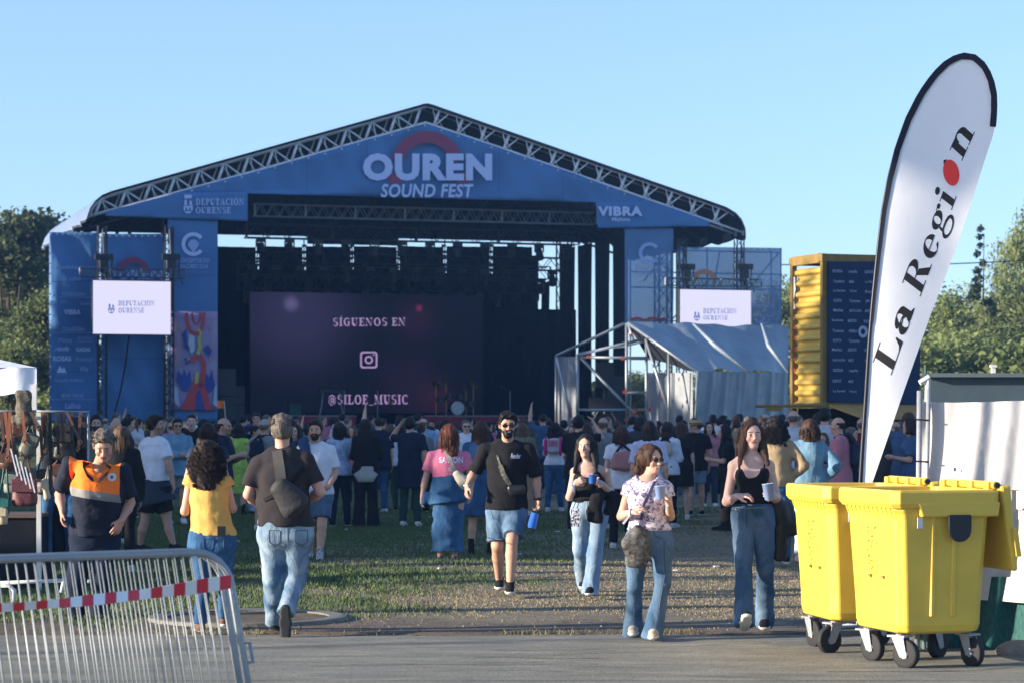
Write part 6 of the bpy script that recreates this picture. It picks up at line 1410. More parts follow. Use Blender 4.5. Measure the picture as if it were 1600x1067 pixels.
# right side, thinner net with daylight behind
c2 = banner('column_banner', [(976, 357), (1052, 357), (1052, 520), (976, 520)], BLUE2, 'tall translucent blue banner with a shell emblem right of the stage opening', off=-.05, nu=16, nv=34, wave=.03, seed=12)
prints(c2, [('arc', 1.0, (1015, 396, 17, 11.5, 38, 322), LETD), ('t', 'CONCERTOS DO', (993, 416, 1035, 422), LETD, .02), ('t', 'XACOBEO 23-24', (995, 424, 1033, 430), LETD, .02)], -.16)
prints(c2, [('p', 0, sw([(984, 500), (996, 497), (1008, 501), (1018, 497), (1030, 500), (1040, 498)], 2, 2), AR)], -.16)
pc = banner('festival_banner', [(1056, 386), (1148, 387), (1148, 530), (1056, 530)], BLUE2, 'translucent blue banner with an orange arch behind the right video screen', off=.25, nu=20, nv=24, wave=.03, seed=13)
prints(pc, [('arc', 1.0, (1101, 441, 20, 13, 5, 175), ORGP)], .12)
pd = banner('sponsor_banner', [(1149, 387), (1221, 388), (1221, 530), (1149, 530)], BLUE2, 'translucent blue banner with sponsor names at the far right', off=.25, nu=18, nv=24, wave=.03, seed=14)
prints(pd, [('t', 'OFICIAL', (1178, 437, 1216, 442), LETD, .01), ('t', 'DEPUTACIÓN', (1176, 452, 1208, 456), LETD), ('t', 'PATROCINAN', (1175, 477, 1202, 482), LETD, .02), ('t', 'Turismo', (1186, 491, 1210, 496), LETD), ('t', 'VIBRA', (1180, 502, 1200, 507), LETD, .03)], .12)
seams(pd, [(1150, 390, 1220, 391), (1150, 448, 1220, 448)], .14, [(x, 390) for x in range(1152, 1220, 9)]); seams(c1, [(263, 343, 339, 345), (263, 430, 340, 431)], -.10)
# ---- side towers with hoists, cross truss and video screen
def tower(xs, ytop, label, mt, xl, xr, scr, off=-.5, fogw=True):
    for i, x in enumerate(xs):
        b = SP(x, 655, .0)*V(1, 1, 0); zt = SP(x, ytop, 0)[2]; e = empty('truss_tower', b); tag(e, label[i], 'tower', 'truss towers beside the stage'); mb = MB(); w = .28
        cs = [b+U*sx*w/2+NI*sy*w/2-NI*.25 for sx in (-1, 1) for sy in (-1, 1)]
        for c in cs: mb.tube(c, c+V(0, 0, zt+.3), .026, 5)
        z = 0
        while z < zt:
            for q, r in ((0, 1), (1, 3), (3, 2), (2, 0)): mb.tube(cs[q]+V(0, 0, z), cs[r]+V(0, 0, z+.35), .012, 4)
            z += .35
        part(mb, 'mast', mt, e)
        h = SP(x, 404, 0); h = b+V(0, 0, h[2])-NI*.75 if x < 600 else b+V(0, 0, SP(x, 419, 0)[2])-NI*.75
        mb = MB(); mb.box(h, (.62, .25, .2), R3); mb.box(h-V(0, 0, .28), (.28, .25, .55), R3); mb.path([h-V(0, 0, .5), h-V(0, 0, .8)+U*.1, h-V(0, 0, 1.1)], .05, 5); mb.path([h+V(0, 0, .1), b-NI*.4+V(0, 0, zt+.2)], .025, 4)
        mb.path([h+U*.3, h+U*.25-V(0, 0, .55), h+U*.42-V(0, 0, .95)], .02, 4); part(mb, 'chain_hoist', TRD, e)
tower((158, 262), 368, ['left truss tower with chain hoist beside the sponsor banner', 'truss tower with chain hoist between festival and shell banners'], TRD, 0, 0, 0)
tower((1061, 1151), 388, ['truss tower with chain hoist left of the right video screen', 'truss tower with chain hoist at the right of the right video screen'], TRD, 0, 0, 0)
a, b = hz(125, 290, 419, -1.2); box_truss(a, b, .28, .28, DT if False else mat('truss_mid', (.10, .12, .15), rough=.5, metal=.4), 'cross_truss', 'horizontal truss carrying the left video screen', 14, 0, r=.02)
a, b = hz(1040, 1190, 434, -1.2); box_truss(a, b, .28, .28, MATS['truss_mid'], 'cross_truss', 'horizontal truss carrying the right video screen', 14, 0, r=.02)
SCRW = emis('screen_white', (.74, .72, .95), .40); SCRB = emis('screen_blue_print', (.06, .12, .38), .4)
def vscreen(x0, y0, x1, y1, label, txt, cr):
    off = -1.45; a = SP(x0, y0, off); b = SP(x1, y0, off); zb_ = SP(x0, y1, off)[2]; w = np.linalg.norm((b-a)[:2]); c = (a+b)/2; c = V(c[0], c[1], (a[2]+zb_)/2); h = a[2]-zb_
    e = empty('video_screen', c); tag(e, label, 'screen'); mb = MB(); mb.box(c+NI*.14, (w+.06, .22, h+.06), R3); part(mb, 'housing', TRD, e); mb = MB(); mb.box(c, (w, .05, h), R3); part(mb, 'display', SCRW, e)
    f = lambda x, y, k=0: SP(x, y, off-.05-k*.001)
    for s_, bx in txt: mb = MB(); put_serif(mb, s_, bx, f); part(mb, 'lettering', SCRB, e)
    it = crest(*cr, SCRB); mb = MB()
    for P_ in it[2][1:]: mb.add([f(x, y) for x, y in P_], [tuple(range(len(P_)))])
    part(mb, 'crest', SCRB, e)
vscreen(145.5, 438.5, 266.5, 521.5, 'bright white video screen with the council name, left of the stage', [('DEPUTACION', (185, 470, 243, 478)), ('OURENSE', (185, 481, 226, 489))], (174, 480, .62))
vscreen(1063, 452.5, 1173, 530, 'bright white video screen with the council name, right of the stage behind the tent', [('DEPUTACION', (1099, 482, 1152, 490)), ('OURENSE', (1099, 493, 1138, 500))], (1089, 492, .58))
# scaffolding seen through the right banners
e = empty('scaffold', SP(1110, 655, 1.6)*V(1, 1, 0)); tag(e, 'scaffold frame standing behind the translucent right banners', 'scaffold'); mb = MB()
for x in (985, 1050, 1105, 1150, 1205, 1220):
    for o_ in (1.0, 2.6): p = SP(x, 655, o_)*V(1, 1, 0); mb.tube(p, p+V(0, 0, SP(x, 388 if x > 1060 else 362, o_)[2]), .028, 5)
for y in (389, 424, 448, 500, 560):
    for o_ in (1.0, 2.6): a, b = hz(985, 1220, y+1, o_); mb.tube(a, b, .026, 5)
for xa, ya, xb, yb in ((1050, 430, 985, 360), (1105, 505, 1125, 392), (1150, 475, 1220, 392), (1005, 440, 1050, 385), (1105, 440, 1050, 500)): mb.tube(SP(xa, ya, 1.05), SP(xb, yb, 1.05), .026, 5)
part(mb, 'tubes', STEEL, e)
mb = MB(); mb.path([SP(202, 520, -.8), SP(196, 570, -1.0), SP(188, 612, -1.2), SP(176, 655, -1.6)], .03, 5); tag(mb.build('power_cable', BLK, loc=SP(190, 655, -1)), 'black cable hanging from the left video screen', 'cable')

# ---- grey service tent at the right
TARP = mat('tarp_grey', (.20, .25, .30), rough=.38, var=.15, scale=1.5, bump=.05, bscale=1.6, spec=.5); TARPI = mat('tarp_grey_inside', (.24, .26, .28), rough=.6, var=.2, scale=1.5, bump=.04, bscale=2)
tn = empty('service_tent', PX(1050, 655, 66)*V(1, 1, 0)); tag(tn, 'grey tarpaulin service tent on scaffold tubes right of the stage', 'tent')
Q = lambda x, y, d: PX(x, y, d)
def quad_sheet(c4, nu, nv, wave, fx, fz, axis=(0, 1, 0), seed=0, droop=0):
    mb = MB(); ph = np.random.RandomState(seed).rand(4)*6; ax = np.array(axis, float)
    def fn(u, v):
        p = c4[0]*(1-u)*(1-v)+c4[1]*u*(1-v)+c4[2]*u*v+c4[3]*(1-u)*v
        w = math.sin(u*fx+ph[0]+math.sin(v*3+ph[1])*1.2)*(.4+.6*v)+.5*math.sin(v*fz+u*3+ph[2])+.35*math.sin(u*fx*2.3+v*4+ph[3]); return p+ax*w*wave-V(0, 0, droop*math.sin(math.pi*u)*v)
    return mb.sheet(fn, nu, nv)
part(quad_sheet([Q(981, 505, 67), Q(1232, 508, 70), Q(1232, 583, 68.5), Q(1090, 580, 65)], 60, 24, .06, 14, 5, (0, -.4, 1), 3), 'roof_sheet', TARP, tn, smooth=True)
part(quad_sheet([Q(1089, 579, 65), Q(1232, 582, 68.4), Q(1232, 695, 68.4), Q(1084, 695, 65)], 90, 14, .09, 38, 3, (0, -1, 0), 5), 'side_wall', TARP, tn, smooth=True)
part(quad_sheet([Q(869, 557, 68), Q(900, 557, 67.8), Q(900, 695, 67.8), Q(869, 695, 68)], 14, 8, .04, 8, 3, (0, -1, 0), 6), 'corner_wall', TARPI, tn, smooth=True)
part(quad_sheet([Q(1010, 582, 69), Q(1082, 582, 66), Q(1082, 695, 66), Q(1010, 695, 69)], 30, 10, .07, 20, 3, (0, -1, 0), 7), 'inner_wall', TARPI, tn, smooth=True)
part(quad_sheet([Q(906, 553, 67.6), Q(1008, 531, 67.4), Q(1006, 534, 67), Q(906, 556, 67.2)], 16, 3, .02, 6, 3, (0, 0, 1), 8), 'canopy_sheet', TARP, tn, smooth=True)
part(quad_sheet([Q(981, 506, 67.2), Q(1009, 529, 66.8), Q(1090, 581, 65.2), Q(1012, 560, 67.5)], 12, 8, .02, 6, 3, (0, 0, 1), 8), 'gable_sheet', DRK, tn, smooth=True)
mb = MB()
for a, b in (((869, 556, 67.9), (869, 695, 67.9)), ((903, 553, 67.5), (903, 695, 67.5)), ((979, 505, 67), (979, 695, 67)), ((1010, 530, 67), (1010, 695, 67)), ((1045, 550, 66), (1045, 695, 66)), ((1090, 580, 65), (1086, 695, 65)),
             ((869, 556, 67.9), (975, 506, 67)), ((903, 554, 67.5), (1009, 529, 67)), ((870, 558, 67.7), (896, 668, 67.3)), ((907, 558, 67.4), (1015, 672, 66.8)), ((908, 558, 67.3), (1010, 559, 66.8)), ((903, 640, 67.4), (1010, 640, 66.9)), ((981, 505, 66.9), (990, 532, 66.6)), ((1009, 530, 66.7), (1044, 640, 66)), ((981, 505, 66.9), (1090, 581, 65.1)), ((979, 613, 67), (1010, 613, 67)), ((1010, 641, 66.8), (1018, 668, 66.5)), ((903, 667, 67.4), (1018, 667, 66.9))):
    mb.tube(Q(*a), Q(*b), .045, 6)
part(mb, 'scaffold_tubes', STEEL, tn, smooth=True)
mb = MB()
for x, y in ((920, 557), (891, 648), (986, 524), (973, 560), (1036, 618), (994, 640), (990, 647), (976, 612), (1015, 640), (978, 655)): p = Q(x, y, 66.2); mb.box(p, (.10, .07, .08))
part(mb, 'couplers', mat('coupler_red', (.35, .05, .03)), tn)
mb = MB()
for x0, x1 in ((1083, 1172), (1190, 1232)): mb.path([Q(x0, 506, 66.5-.0), Q((x0+x1)/2-10, 540, 66), Q(x1, 582, 65.5)], .10, 6, rs=[.03, .07, .04])
part(mb, 'folded_flap', TARP, tn, smooth=True)
bx = Q(945, 640, 69); mb = MB(); mb.tube(bx-V(0, 0, .6), bx+V(0, 0, .9), .05, 6); mb.box(bx+V(0, 0, 1.0), (.5, .5, .7)); mb.box(bx+V(0, 0, .2), (.9, .3, .3)); mb.path([bx-V(.5, 0, .6), bx+V(0, 0, .3), bx+V(.5, 0, -.6)], .04, 5)
tag(mb.build('stage_lift', TRD, loc=bx-V(0, 0, .6)), 'dark piece of equipment inside the scaffold of the grey tent', 'equipment')

# ---- yellow container kiosk
YC = mat('container_yellow', (.62, .42, .08), rough=.5, var=.15, scale=2.5, bump=.004); YCD = mat('container_yellow_dark', (.22, .14, .03), rough=.6, var=.2); NV = mesh_cloth('banner_navy', (.010, .030, .085), folds=.03)
kt = empty('container_kiosk', PX(1330, 655, 43)*V(1, 1, 0)); tag(kt, 'yellow two storey container kiosk with a corrugated side and navy sponsor banner', 'kiosk')
Cn = PX(1287, 655, 41.5)*V(1, 1, 0); al = math.radians(20); kr = V(math.cos(al), math.sin(al), 0); kl = V(-math.sin(al), math.cos(al), 0); zt = zof(403, 41.5); zm = zof(633, 41.5); KW = 1.75; KL = 1.15
KW = 1.72
mb = MB(); n = 48; prof_ = []
for i in range(n*3+1):
    z = zm+(zt-.14-zm)*i/(n*3); ph = (i/(n*3)*12.5) % 1; d = .0 if ph < .3 else .07*(ph-.3)/.2 if ph < .5 else .07 if ph < .8 else .07*(1-ph)/.2; prof_.append((d, z))
def cf(u, v): d, z = prof_[int(round(v*n*3))]; return Cn+kl*(.06+u*(KL-.1))+kr*(d-.0)+V(0, 0, z)
mb.sheet(cf, 1, n*3); part(mb, 'corrugated_wall', YC, kt)
mb = MB(); RK = np.array([kr, kl, V(0, 0, 1)])
for x, y in ((0, 0), (0, KL), (KW, 0), (KW, KL)): mb.box(Cn+kr*x+kl*y+V(0, 0, zt/2), (.09, .09, zt), RK)
mb.box(Cn+kr*KW/2+V(0, 0, zt), (KW+.12, .12, .13), RK); mb.box(Cn+kl*KL/2+V(0, 0, zt-.002), (.12, KL-.13, .16), RK); mb.box(Cn+kr*KW+kl*KL/2+V(0, 0, zt), (.12, KL-.13, .13), RK); mb.box(Cn+kr*KW/2+kl*KL+V(0, 0, zt), (KW+.12, .12, .13), RK)
mb.box(Cn+kr*KW/2+V(0, 0, zm), (KW-.1, .1, .10), RK); mb.box(Cn+kl*(KL/2)+V(0, 0, zm), (.1, KL-.1, .09), RK)
mb.box(Cn+kr*KW/2+kl*KL/2+V(0, 0, zt-.02), (KW-.1, KL-.1, .05), RK); mb.box(Cn+kr*KW/2+kl*KL/2+V(0, 0, zm+.0), (KW-.12, KL-.12, .05), RK)
part(mb, 'frame', YCD, kt)
mb = MB(); mb.box(Cn+kr*KW/2+kl*(KL-.1)+V(0, 0, zm/2), (KW-.1, .04, zm-.1), RK); mb.box(Cn+kr*(KW-.06)+kl*KL/2+V(0, 0, zt/2), (.04, KL-.2, zt-.2), RK); mb.box(Cn+kr*KW/2+kl*.08+V(0, 0, (zt+zm)/2), (KW-.1, .04, zt-zm-.1), RK); part(mb, 'inner_walls', mat('kiosk_dark', (.02, .015, .01)), kt)
mb = MB(); mb.box(Cn+kr*KW/2+kl*.02+V(0, 0, .95), (KW-.1, .35, .08), RK); mb.box(Cn+kr*KW/2+kl*.1+V(0, 0, .46), (KW-.1, .04, .9), RK); part(mb, 'counter', YCD, kt)
mb = MB(); aw = Cn-kl*.05+V(0, 0, zm-.02); mb.hexa([aw+kr*.08, aw+kr*KW, aw+kr*(KW+.05)-kl*.75-V(0, 0, .22), aw+kr*.35-kl*.75-V(0, 0, .22)], [aw+kr*.08+V(0, 0, .04), aw+kr*KW+V(0, 0, .04), aw+kr*(KW+.05)-kl*.75-V(0, 0, .18), aw+kr*.35-kl*.75-V(0, 0, .18)]); part(mb, 'awning', mat('awning_tan', (.40, .25, .08)), kt)
mb = MB(); a = PX(1180, 634, 41.5); b = Cn+V(0, 0, zm); mb.tube(a, b, .03, 6); mb.box(PX(1209, 638.5, 41.4), (.27, .02, .07)); part(mb, 'side_beam', YCD, kt)
def KP(px, py, off=0.0):
    d = V((px-800)/FOC, 1, (HOR-py)/FOC); c = V(0, 0, EYE); t = np.dot(Cn-kl*(.1+off)-c, kl)/np.dot(d, kl); return c+d*t
mb = MB(); mb.sheet(lambda u, v: KP(1294+(1437-1294)*u, (409 if v < .0 else 409)+(627+5*u-409)*v)+kl*.03*math.sin(u*9+v*4)*math.sin(v*3.1), 24, 30)
sb = mb.build('sponsor_banner', NV, loc=KP(1360, 630), smooth=True); tag(sb, 'navy banner with rows of small sponsor names on the yellow container', 'banner')
LK = mat('print_kiosk', (.30, .38, .52), var=.1); rowsK = [(424, ['BODEGA', 'renfe', 'GADIS', 'XUNTA']), (440, ['Turismo', 'MA', 'La Región', 'Vila']), (455, ['La Región', 'Vigo', 'Provincia', 'ON']), (470, ['XUNTA', 'Turismo', 'JK', 'GADIS']), (485, ['Melias', 'DEPUTACIÓN', 'MO', 'renfe']), (501, ['Bodegas', 'MEDIO', 'ROSAS', 'Vila']), (517, ['Turismo', 'VIBRA', '', 'MA']), (532, ['XUNTA', 'Turismo', '', 'ON']), (546, ['Melias', 'DEPUT', 'VIBRA', 'Vigo']), (562, ['DEPUTACIÓN', 'MO', 'VIBRA', 'Vila']), (578, ['BODEGA', 'renfe', 'GADIS', 'MA']), (595, ['DEPUT', 'MA', 'La Región', 'GADIS']), (611, ['La Región', 'Vigo', 'Provincia', 'MARTÍN'])]
for y, ws in rowsK:
    mb = MB(); x = 1300
    for i, w_ in enumerate(ws):
        xx = x+i*25+(y % 3); wd = min(19, 4+len(w_)*1.9); yy = y+ .6*i
        if w_: put_text(mb, w_, (xx, yy-2.4, xx+wd, yy+2.2), lambda px, py: KP(px, py, .06), bold=.02)
    part(mb, 'lettering', LK, sb)
mb = MB(); put_text(mb, 'O', (1341, 509, 1356, 528), lambda px, py: KP(px, py, .06), bold=.06); part(mb, 'lettering', LK, sb)
gr = mat('graffiti_white', (.6, .6, .62)); mb = MB()
def KL_(px, py):   # point just outside the corrugated side
    d = V((px-800)/FOC, 1, (HOR-py)/FOC); c = V(0, 0, EYE); t = np.dot(Cn-kr*.02-c, kr)/np.dot(d, kr); return c+d*t
for P_ in ([(1235, 435), (1242, 433), (1243, 452), (1240, 470), (1243, 482), (1238, 486), (1234, 470)], [(1235, 498), (1240, 492), (1241, 500), (1236, 502)]): mb.add([KL_(x, y) for x, y in P_], [tuple(range(len(P_)))])
part(mb, 'graffiti', gr, kt); mb = MB()
for P_ in ([(1235, 512), (1244, 510), (1244, 514), (1235, 517)], [(1235, 528), (1243, 526), (1243, 530), (1235, 532)], [(1235, 544), (1244, 542), (1244, 546), (1235, 549)], [(1236, 560), (1243, 557), (1243, 562), (1236, 565)], [(1235, 578), (1242, 575), (1242, 580), (1235, 583)]): mb.add([KL_(x, y) for x, y in P_], [tuple(range(len(P_)))])
part(mb, 'red_lettering', mat('graffiti_red', (.5, .05, .05)), kt)
# ---------------------------------------------------------------- yellow wheeled bins
YB = mat('bin_yellow', (.66, .45, .055), rough=.42, var=.10, scale=3, bump=.0015, bscale=12, spec=.45); RUB = mat('bin_rubber', (.015, .015, .016), rough=.75); GALV = mat('galvanised', (.30, .32, .34), rough=.45, metal=.25, var=.2, scale=12)
BLKP = mat('black_plastic', (.012, .014, .022), rough=.35); GRIME = mat('marker_ink', (.22, .17, .06))
def wheelie(base, ang, label, name='wheeled_bin', dirs=(20, -30, 50, 10), lidside=1, sx=1.0):
    a = math.radians(ang); r = V(math.cos(a), math.sin(a), 0); b = V(-math.sin(a), math.cos(a), 0); z = V(0, 0, 1); base = np.array(base, float)
    e = empty(name, base); tag(e, label, 'bin', 'yellow wheeled bins'); W, D_ = .635*sx, .78
    P = lambda x, y, h: base+r*x+b*y+z*h
    def ringp(w, d, h, c=.07):
        c *= .62
        return ringq(w, d, h, c)
    def ringq(w, d, h, c):   # chamfered rectangle, x right, y away, origin at front left of footprint centre
        x, y = w/2, d/2; return [P(-x+c, -y, h), P(x-c, -y, h), P(x, -y+c, h), P(x, y-c, h), P(x-c, y, h), P(-x+c, y, h), P(-x, y-c, h), P(-x, -y+c, h)]
    prof_ = [(.80, .235), (.955, .25), (.99, .30), (1.0, .42), (1.10, 1.02), (1.12, 1.06), (1.15, 1.085)]
    mb = MB(); rows = [ringp(W*k, D_*(k*.96+.04), h, .09) for k, h in prof_]
    inner = [ringp(W*k-.04, D_*(k*.96+.04)-.04, h, .08) for k, h in ((1.14, 1.18), (1.0, .4))]
    rows += [ringp(W*1.15+.0, D_*1.15, 1.12, .09)]
    vs = [v for R_ in rows for v in R_]; fs = [tuple(range(8))[::-1]]
    for k in range(len(rows)-1): fs += [(k*8+i, k*8+(i+1) % 8, (k+1)*8+(i+1) % 8, (k+1)*8+i) for i in range(8)]
    mb.add(vs, fs)
    part(mb, 'body', YB, e, bevel=.012)
    mb = MB()   # rim: a thick rolled edge, lower lip, open inside
    o = [ringp(W*1.20, D_*1.18, 1.10, .07), ringp(W*1.27, D_*1.23, 1.13, .08), ringp(W*1.27, D_*1.23, 1.205, .08), ringp(W*1.24, D_*1.21, 1.222, .08), ringp(W*1.08, D_*1.08, 1.222, .06), ringp(W*1.04, D_*1.04, 1.0, .06), ringp(W*.94, D_*.94, .30, .06)]
    vs = [v for R_ in o for v in R_]; fs = [(k*8+i, k*8+(i+1) % 8, (k+1)*8+(i+1) % 8, (k+1)*8+i) for k in range(len(o)-1) for i in range(8)]; fs.append(tuple(range(48, 56)))
    mb.add(vs, fs); part(mb, 'rim', YB, e, bevel=.006)
    mb = MB()   # little ribs under the rim on the left side, raised panel lines
    for i in range(11):
        y = -D_*.46+i*D_*.092; mb.hexa([P(-W*.545, y, 1.02), P(-W*.545, y+.018, 1.02), P(-W*.60, y+.018, 1.11), P(-W*.60, y, 1.11)], [P(-W*.53, y, 1.02), P(-W*.53, y+.018, 1.02), P(-W*.53, y+.018, 1.11), P(-W*.53, y, 1.11)])
    part(mb, 'ribs', YB, e)
    mb = MB()
    for x in (-.12, .12):
        mb.hexa([P(W*(x*1.0)-.012, -D_*.50-.014, .36), P(W*(x*1.0)+.012, -D_*.50-.014, .36), P(W*x*1.05+.012, -D_*.53-.022, 1.04), P(W*x*1.05-.012, -D_*.53-.022, 1.04)], [P(W*x-.03, -D_*.48, .36), P(W*x+.03, -D_*.48, .36), P(W*x*1.05+.03, -D_*.51, 1.04), P(W*x*1.05-.03, -D_*.51, 1.04)])
    part(mb, 'panel_ridges', YB, e, bevel=.004)
    mb = MB(); mb.hexa([P(-W*.30, -D_*.615-.004, 1.04), P(W*.60, -D_*.615-.004, 1.04), P(W*.62, -D_*.615-.004, 1.14), P(-W*.36, -D_*.615-.004, 1.14)], [P(-W*.30, -D_*.55, 1.04), P(W*.60, -D_*.55, 1.04), P(W*.62, -D_*.55, 1.14), P(-W*.36, -D_*.55, 1.14)]); part(mb, 'front_lip', YB, e, bevel=.012)
    # drop shaped black plate
    cx = W*.13; pts = [P(cx+.085*x_, -D_*.57-.036, 1.0+z_) for x_, z_ in [(-.9, .055), (.9, .055), (1, .045)]+[(math.cos(t), -.03-.10*math.sin(t)**.8) for t in np.linspace(0, 3.1415, 15)]+[(-1, .045)]]
    mb = MB(); mb.hexa(pts, [p-b*.022 for p in pts]); part(mb, 'black_plate', BLKP, e, bevel=.008)
    mb = MB(); mb.box(P(-W*.30, -D_*.565-.004, 1.0), (.04, .006, .075), np.array([r, b, z])); part(mb, 'sticker', mat('sticker', (.6, .6, .58), c2=(.7, .7, .7)), e)
    mb = MB(); mb.box(P(W*.42, -D_*.585-.012, 1.10), (.09, .006, .03), np.array([r, b, z])); part(mb, 'red_sticker', mat('sticker_red', (.6, .2, .1)), e)
    # faded marks on the left side
    rs = np.random.RandomState(5); mb = MB()
    for i in range(40):
        y = rs.choice([-.07, .0, .05])+rs.normal()*.012; h = rs.uniform(.60, .98); k = 1.0+(h-.42)*.166; mb.box(P(-W*.5*k-.008, y, h), (.005, rs.uniform(.003, .014), rs.uniform(.003, .012)), np.array([r, b, z]))
    for dy in (-.16, .05): mb.box(P(-W*.5*1.04-.009, dy, .62), (.005, .04, .022), np.array([r, b, z]))
    part(mb, 'stencil_marks', GRIME, e)
    # casters
    for k, (x, y) in enumerate(((-1, -1), (1, -1), (1, 1), (-1, 1))):
        c = P(x*W*.40, y*D_*.34, 0); t = math.radians(ang+dirs[k]); d = V(math.cos(t), math.sin(t), 0); s_ = V(-math.sin(t), math.cos(t), 0)
        wc = c+d*.05+z*.10
        prof2 = [(.0, .026), (.055, .026), (.075, .022), (.096, .024), (.100, .016), (.100, -.016), (.096, -.024), (.075, -.022), (.055, -.026), (0, -.026)]
        mb = MB(); n = 22; vs = []; fs = []
        for (rr, xx) in prof2:
            for i in range(n): q = 2*math.pi*i/n; vs.append(wc+s_*xx+d*math.cos(q)*rr+z*math.sin(q)*rr)
        for j in range(len(prof2)-1):
            for i in range(n): fs.append((j*n+i, j*n+(i+1) % n, (j+1)*n+(i+1) % n, (j+1)*n+i))
        mb.add(vs, fs); wo = part(mb, 'wheel', RUB, e, smooth=True)
        mb = MB(); mb.tube(wc-s_*.032, wc+s_*.032, .03, 12); mb.tube(wc-s_*.036, wc+s_*.036, .012, 8)
        for q in (-1, 1): mb.hexa([wc+s_*q*.034-d*.028-z*.02, wc+s_*q*.034+d*.028-z*.02, c+s_*q*.034+d*.05+z*.215, c+s_*q*.034-d*.045+z*.215], [wc+s_*q*.038-d*.028-z*.02, wc+s_*q*.038+d*.028-z*.02, c+s_*q*.038+d*.05+z*.215, c+s_*q*.038-d*.045+z*.215])
        mb.box(c+z*.222, (.14, .11, .012), np.array([d, s_, z])); mb.tube(c+z*.2, c+z*.235, .03, 10); part(mb, 'wheel_fork', GALV, wo)
        
    # lid swung open over the right side
    q = lidside; hx = W*.64; mb = MB(); h0 = P(hx*q, 0, 1.225)
    top_ = [P(q*(hx+.01), -D_*.56, 1.245), P(q*(hx+.01), D_*.56, 1.245), P(q*(hx+.09), D_*.56, 1.255), P(q*(hx+.09), -D_*.56, 1.255)]
    bot_ = [P(q*(hx+.11), -D_*.56, .66), P(q*(hx+.11), D_*.56, .66), P(q*(hx+.155), D_*.54, .66), P(q*(hx+.155), -D_*.54, .66)]
    mb.hexa(bot_ if q > 0 else bot_[::-1], top_ if q > 0 else top_[::-1]); lo = part(mb, 'lid', YB, e, bevel=.02)
    mb = MB(); mb.hexa([P(q*(hx+.125), -D_*.575, .76), P(q*(hx+.165), -D_*.575, .76), P(q*(hx+.135), -D_*.575, .96), P(q*(hx+.095), -D_*.575, .96)], [P(q*(hx+.125), -D_*.55, .76), P(q*(hx+.165), -D_*.55, .76), P(q*(hx+.135), -D_*.55, .96), P(q*(hx+.095), -D_*.55, .96)]); part(mb, 'lid_handle', YB, lo, bevel=.004)
    mb = MB(); mb.tube(P(q*hx, -D_*.50, 1.25), P(q*hx, D_*.50, 1.25), .028, 10); 
    for y in (-.42, -.1, .2, .45): mb.box(P(q*hx*.99, D_*y, 1.235), (.09, .07, .07), np.array([r, b, z]))
    part(mb, 'hinge', YB, lo, bevel=.008)
    mb = MB(); mb.tube(P(q*hx, -D_*.52-.01, 1.25), P(q*hx, -D_*.50, 1.25), .02, 10); part(mb, 'hinge_pin', BLKP, lo)
    return e
wheelie((2.825, 16.86, 0), 16, 'front yellow wheeled bin with black plate and its lid hanging open', dirs=(-60, -75, 30, -70))
wheelie((2.545, 17.9, 0), 11, 'rear yellow wheeled bin half hidden to the left of the front one', dirs=(200, -95, 30, -80))

# ---------------------------------------------------------------- feather flag
Df = 19.5; fl = empty('feather_flag', PX(1343, 655, Df)*V(1, 1, 0)); tag(fl, 'tall white feather flag with a newspaper name in black serif letters', 'flag')
LEFT = [(1344, 756), (1348, 690), (1353, 620), (1358, 540), (1364, 470), (1371, 400), (1379, 330), (1388, 280), (1400, 232), (1416, 186), (1436, 146), (1458, 115), (1481, 93), (1503, 84), (1523, 87), (1540, 101), (1551, 122), (1557, 150), (1557, 175), (1555, 199)]
RIGHT = [(1362, 756), (1385, 690), (1407, 626), (1435, 547), (1456, 487), (1478, 430), (1500, 370), (1520, 310), (1535, 262), (1545, 232), (1551, 215), (1554, 201)]
def poly_at(P_, t):
    d = [0]
    for a, b in zip(P_[:-1], P_[1:]): d.append(d[-1]+math.hypot(b[0]-a[0], b[1]-a[1]))
    x = t*d[-1]
    for i in range(len(P_)-1):
        if x <= d[i+1] or i == len(P_)-2: k = (x-d[i])/(d[i+1]-d[i]); return (P_[i][0]+(P_[i+1][0]-P_[i][0])*k, P_[i][1]+(P_[i+1][1]-P_[i][1])*k)
def edge_x(P_, y, last=False):
    xs = [a[0]+(b[0]-a[0])*(y-a[1])/(b[1]-a[1]) for a, b in zip(P_[:-1], P_[1:]) if a[1] != b[1] and min(a[1], b[1]) <= y <= max(a[1], b[1])]
    return xs
FS = V(.975, -.22, 0)   # the flag's plane is slightly turned
F0 = PX(1343, 655, Df)
def FP(px, py, off=0.0):
    d = V((px-800)/FOC, 1, (HOR-py)/FOC); c = V(0, 0, EYE); n = V(-FS[1], FS[0], 0); t = np.dot(F0-n*off-c, n)/np.dot(d, n); p = c+d*t
    x = np.dot(p-F0, FS); w = math.sin(x*3.2+p[2]*1.6)*.018+math.sin(x*7-p[2]*.9)*.007
    return p+n*w
mb = MB(); rowsF = []; ys = list(np.linspace(756, 92, 110)); 
outline = LEFT+RIGHT[::-1]
def xr(y):
    xs = sorted(edge_x(outline+[outline[0]], y)); return xs[0], xs[-1]
prev = None; vs = []; fs = []; NC = 12
for i, y in enumerate(ys):
    a, b = xr(y)
    for k in range(NC+1): vs.append(FP(a+(b-a)*k/NC, y))
    if i: fs += [((i-1)*(NC+1)+k, (i-1)*(NC+1)+k+1, i*(NC+1)+k+1, i*(NC+1)+k) for k in range(NC)]
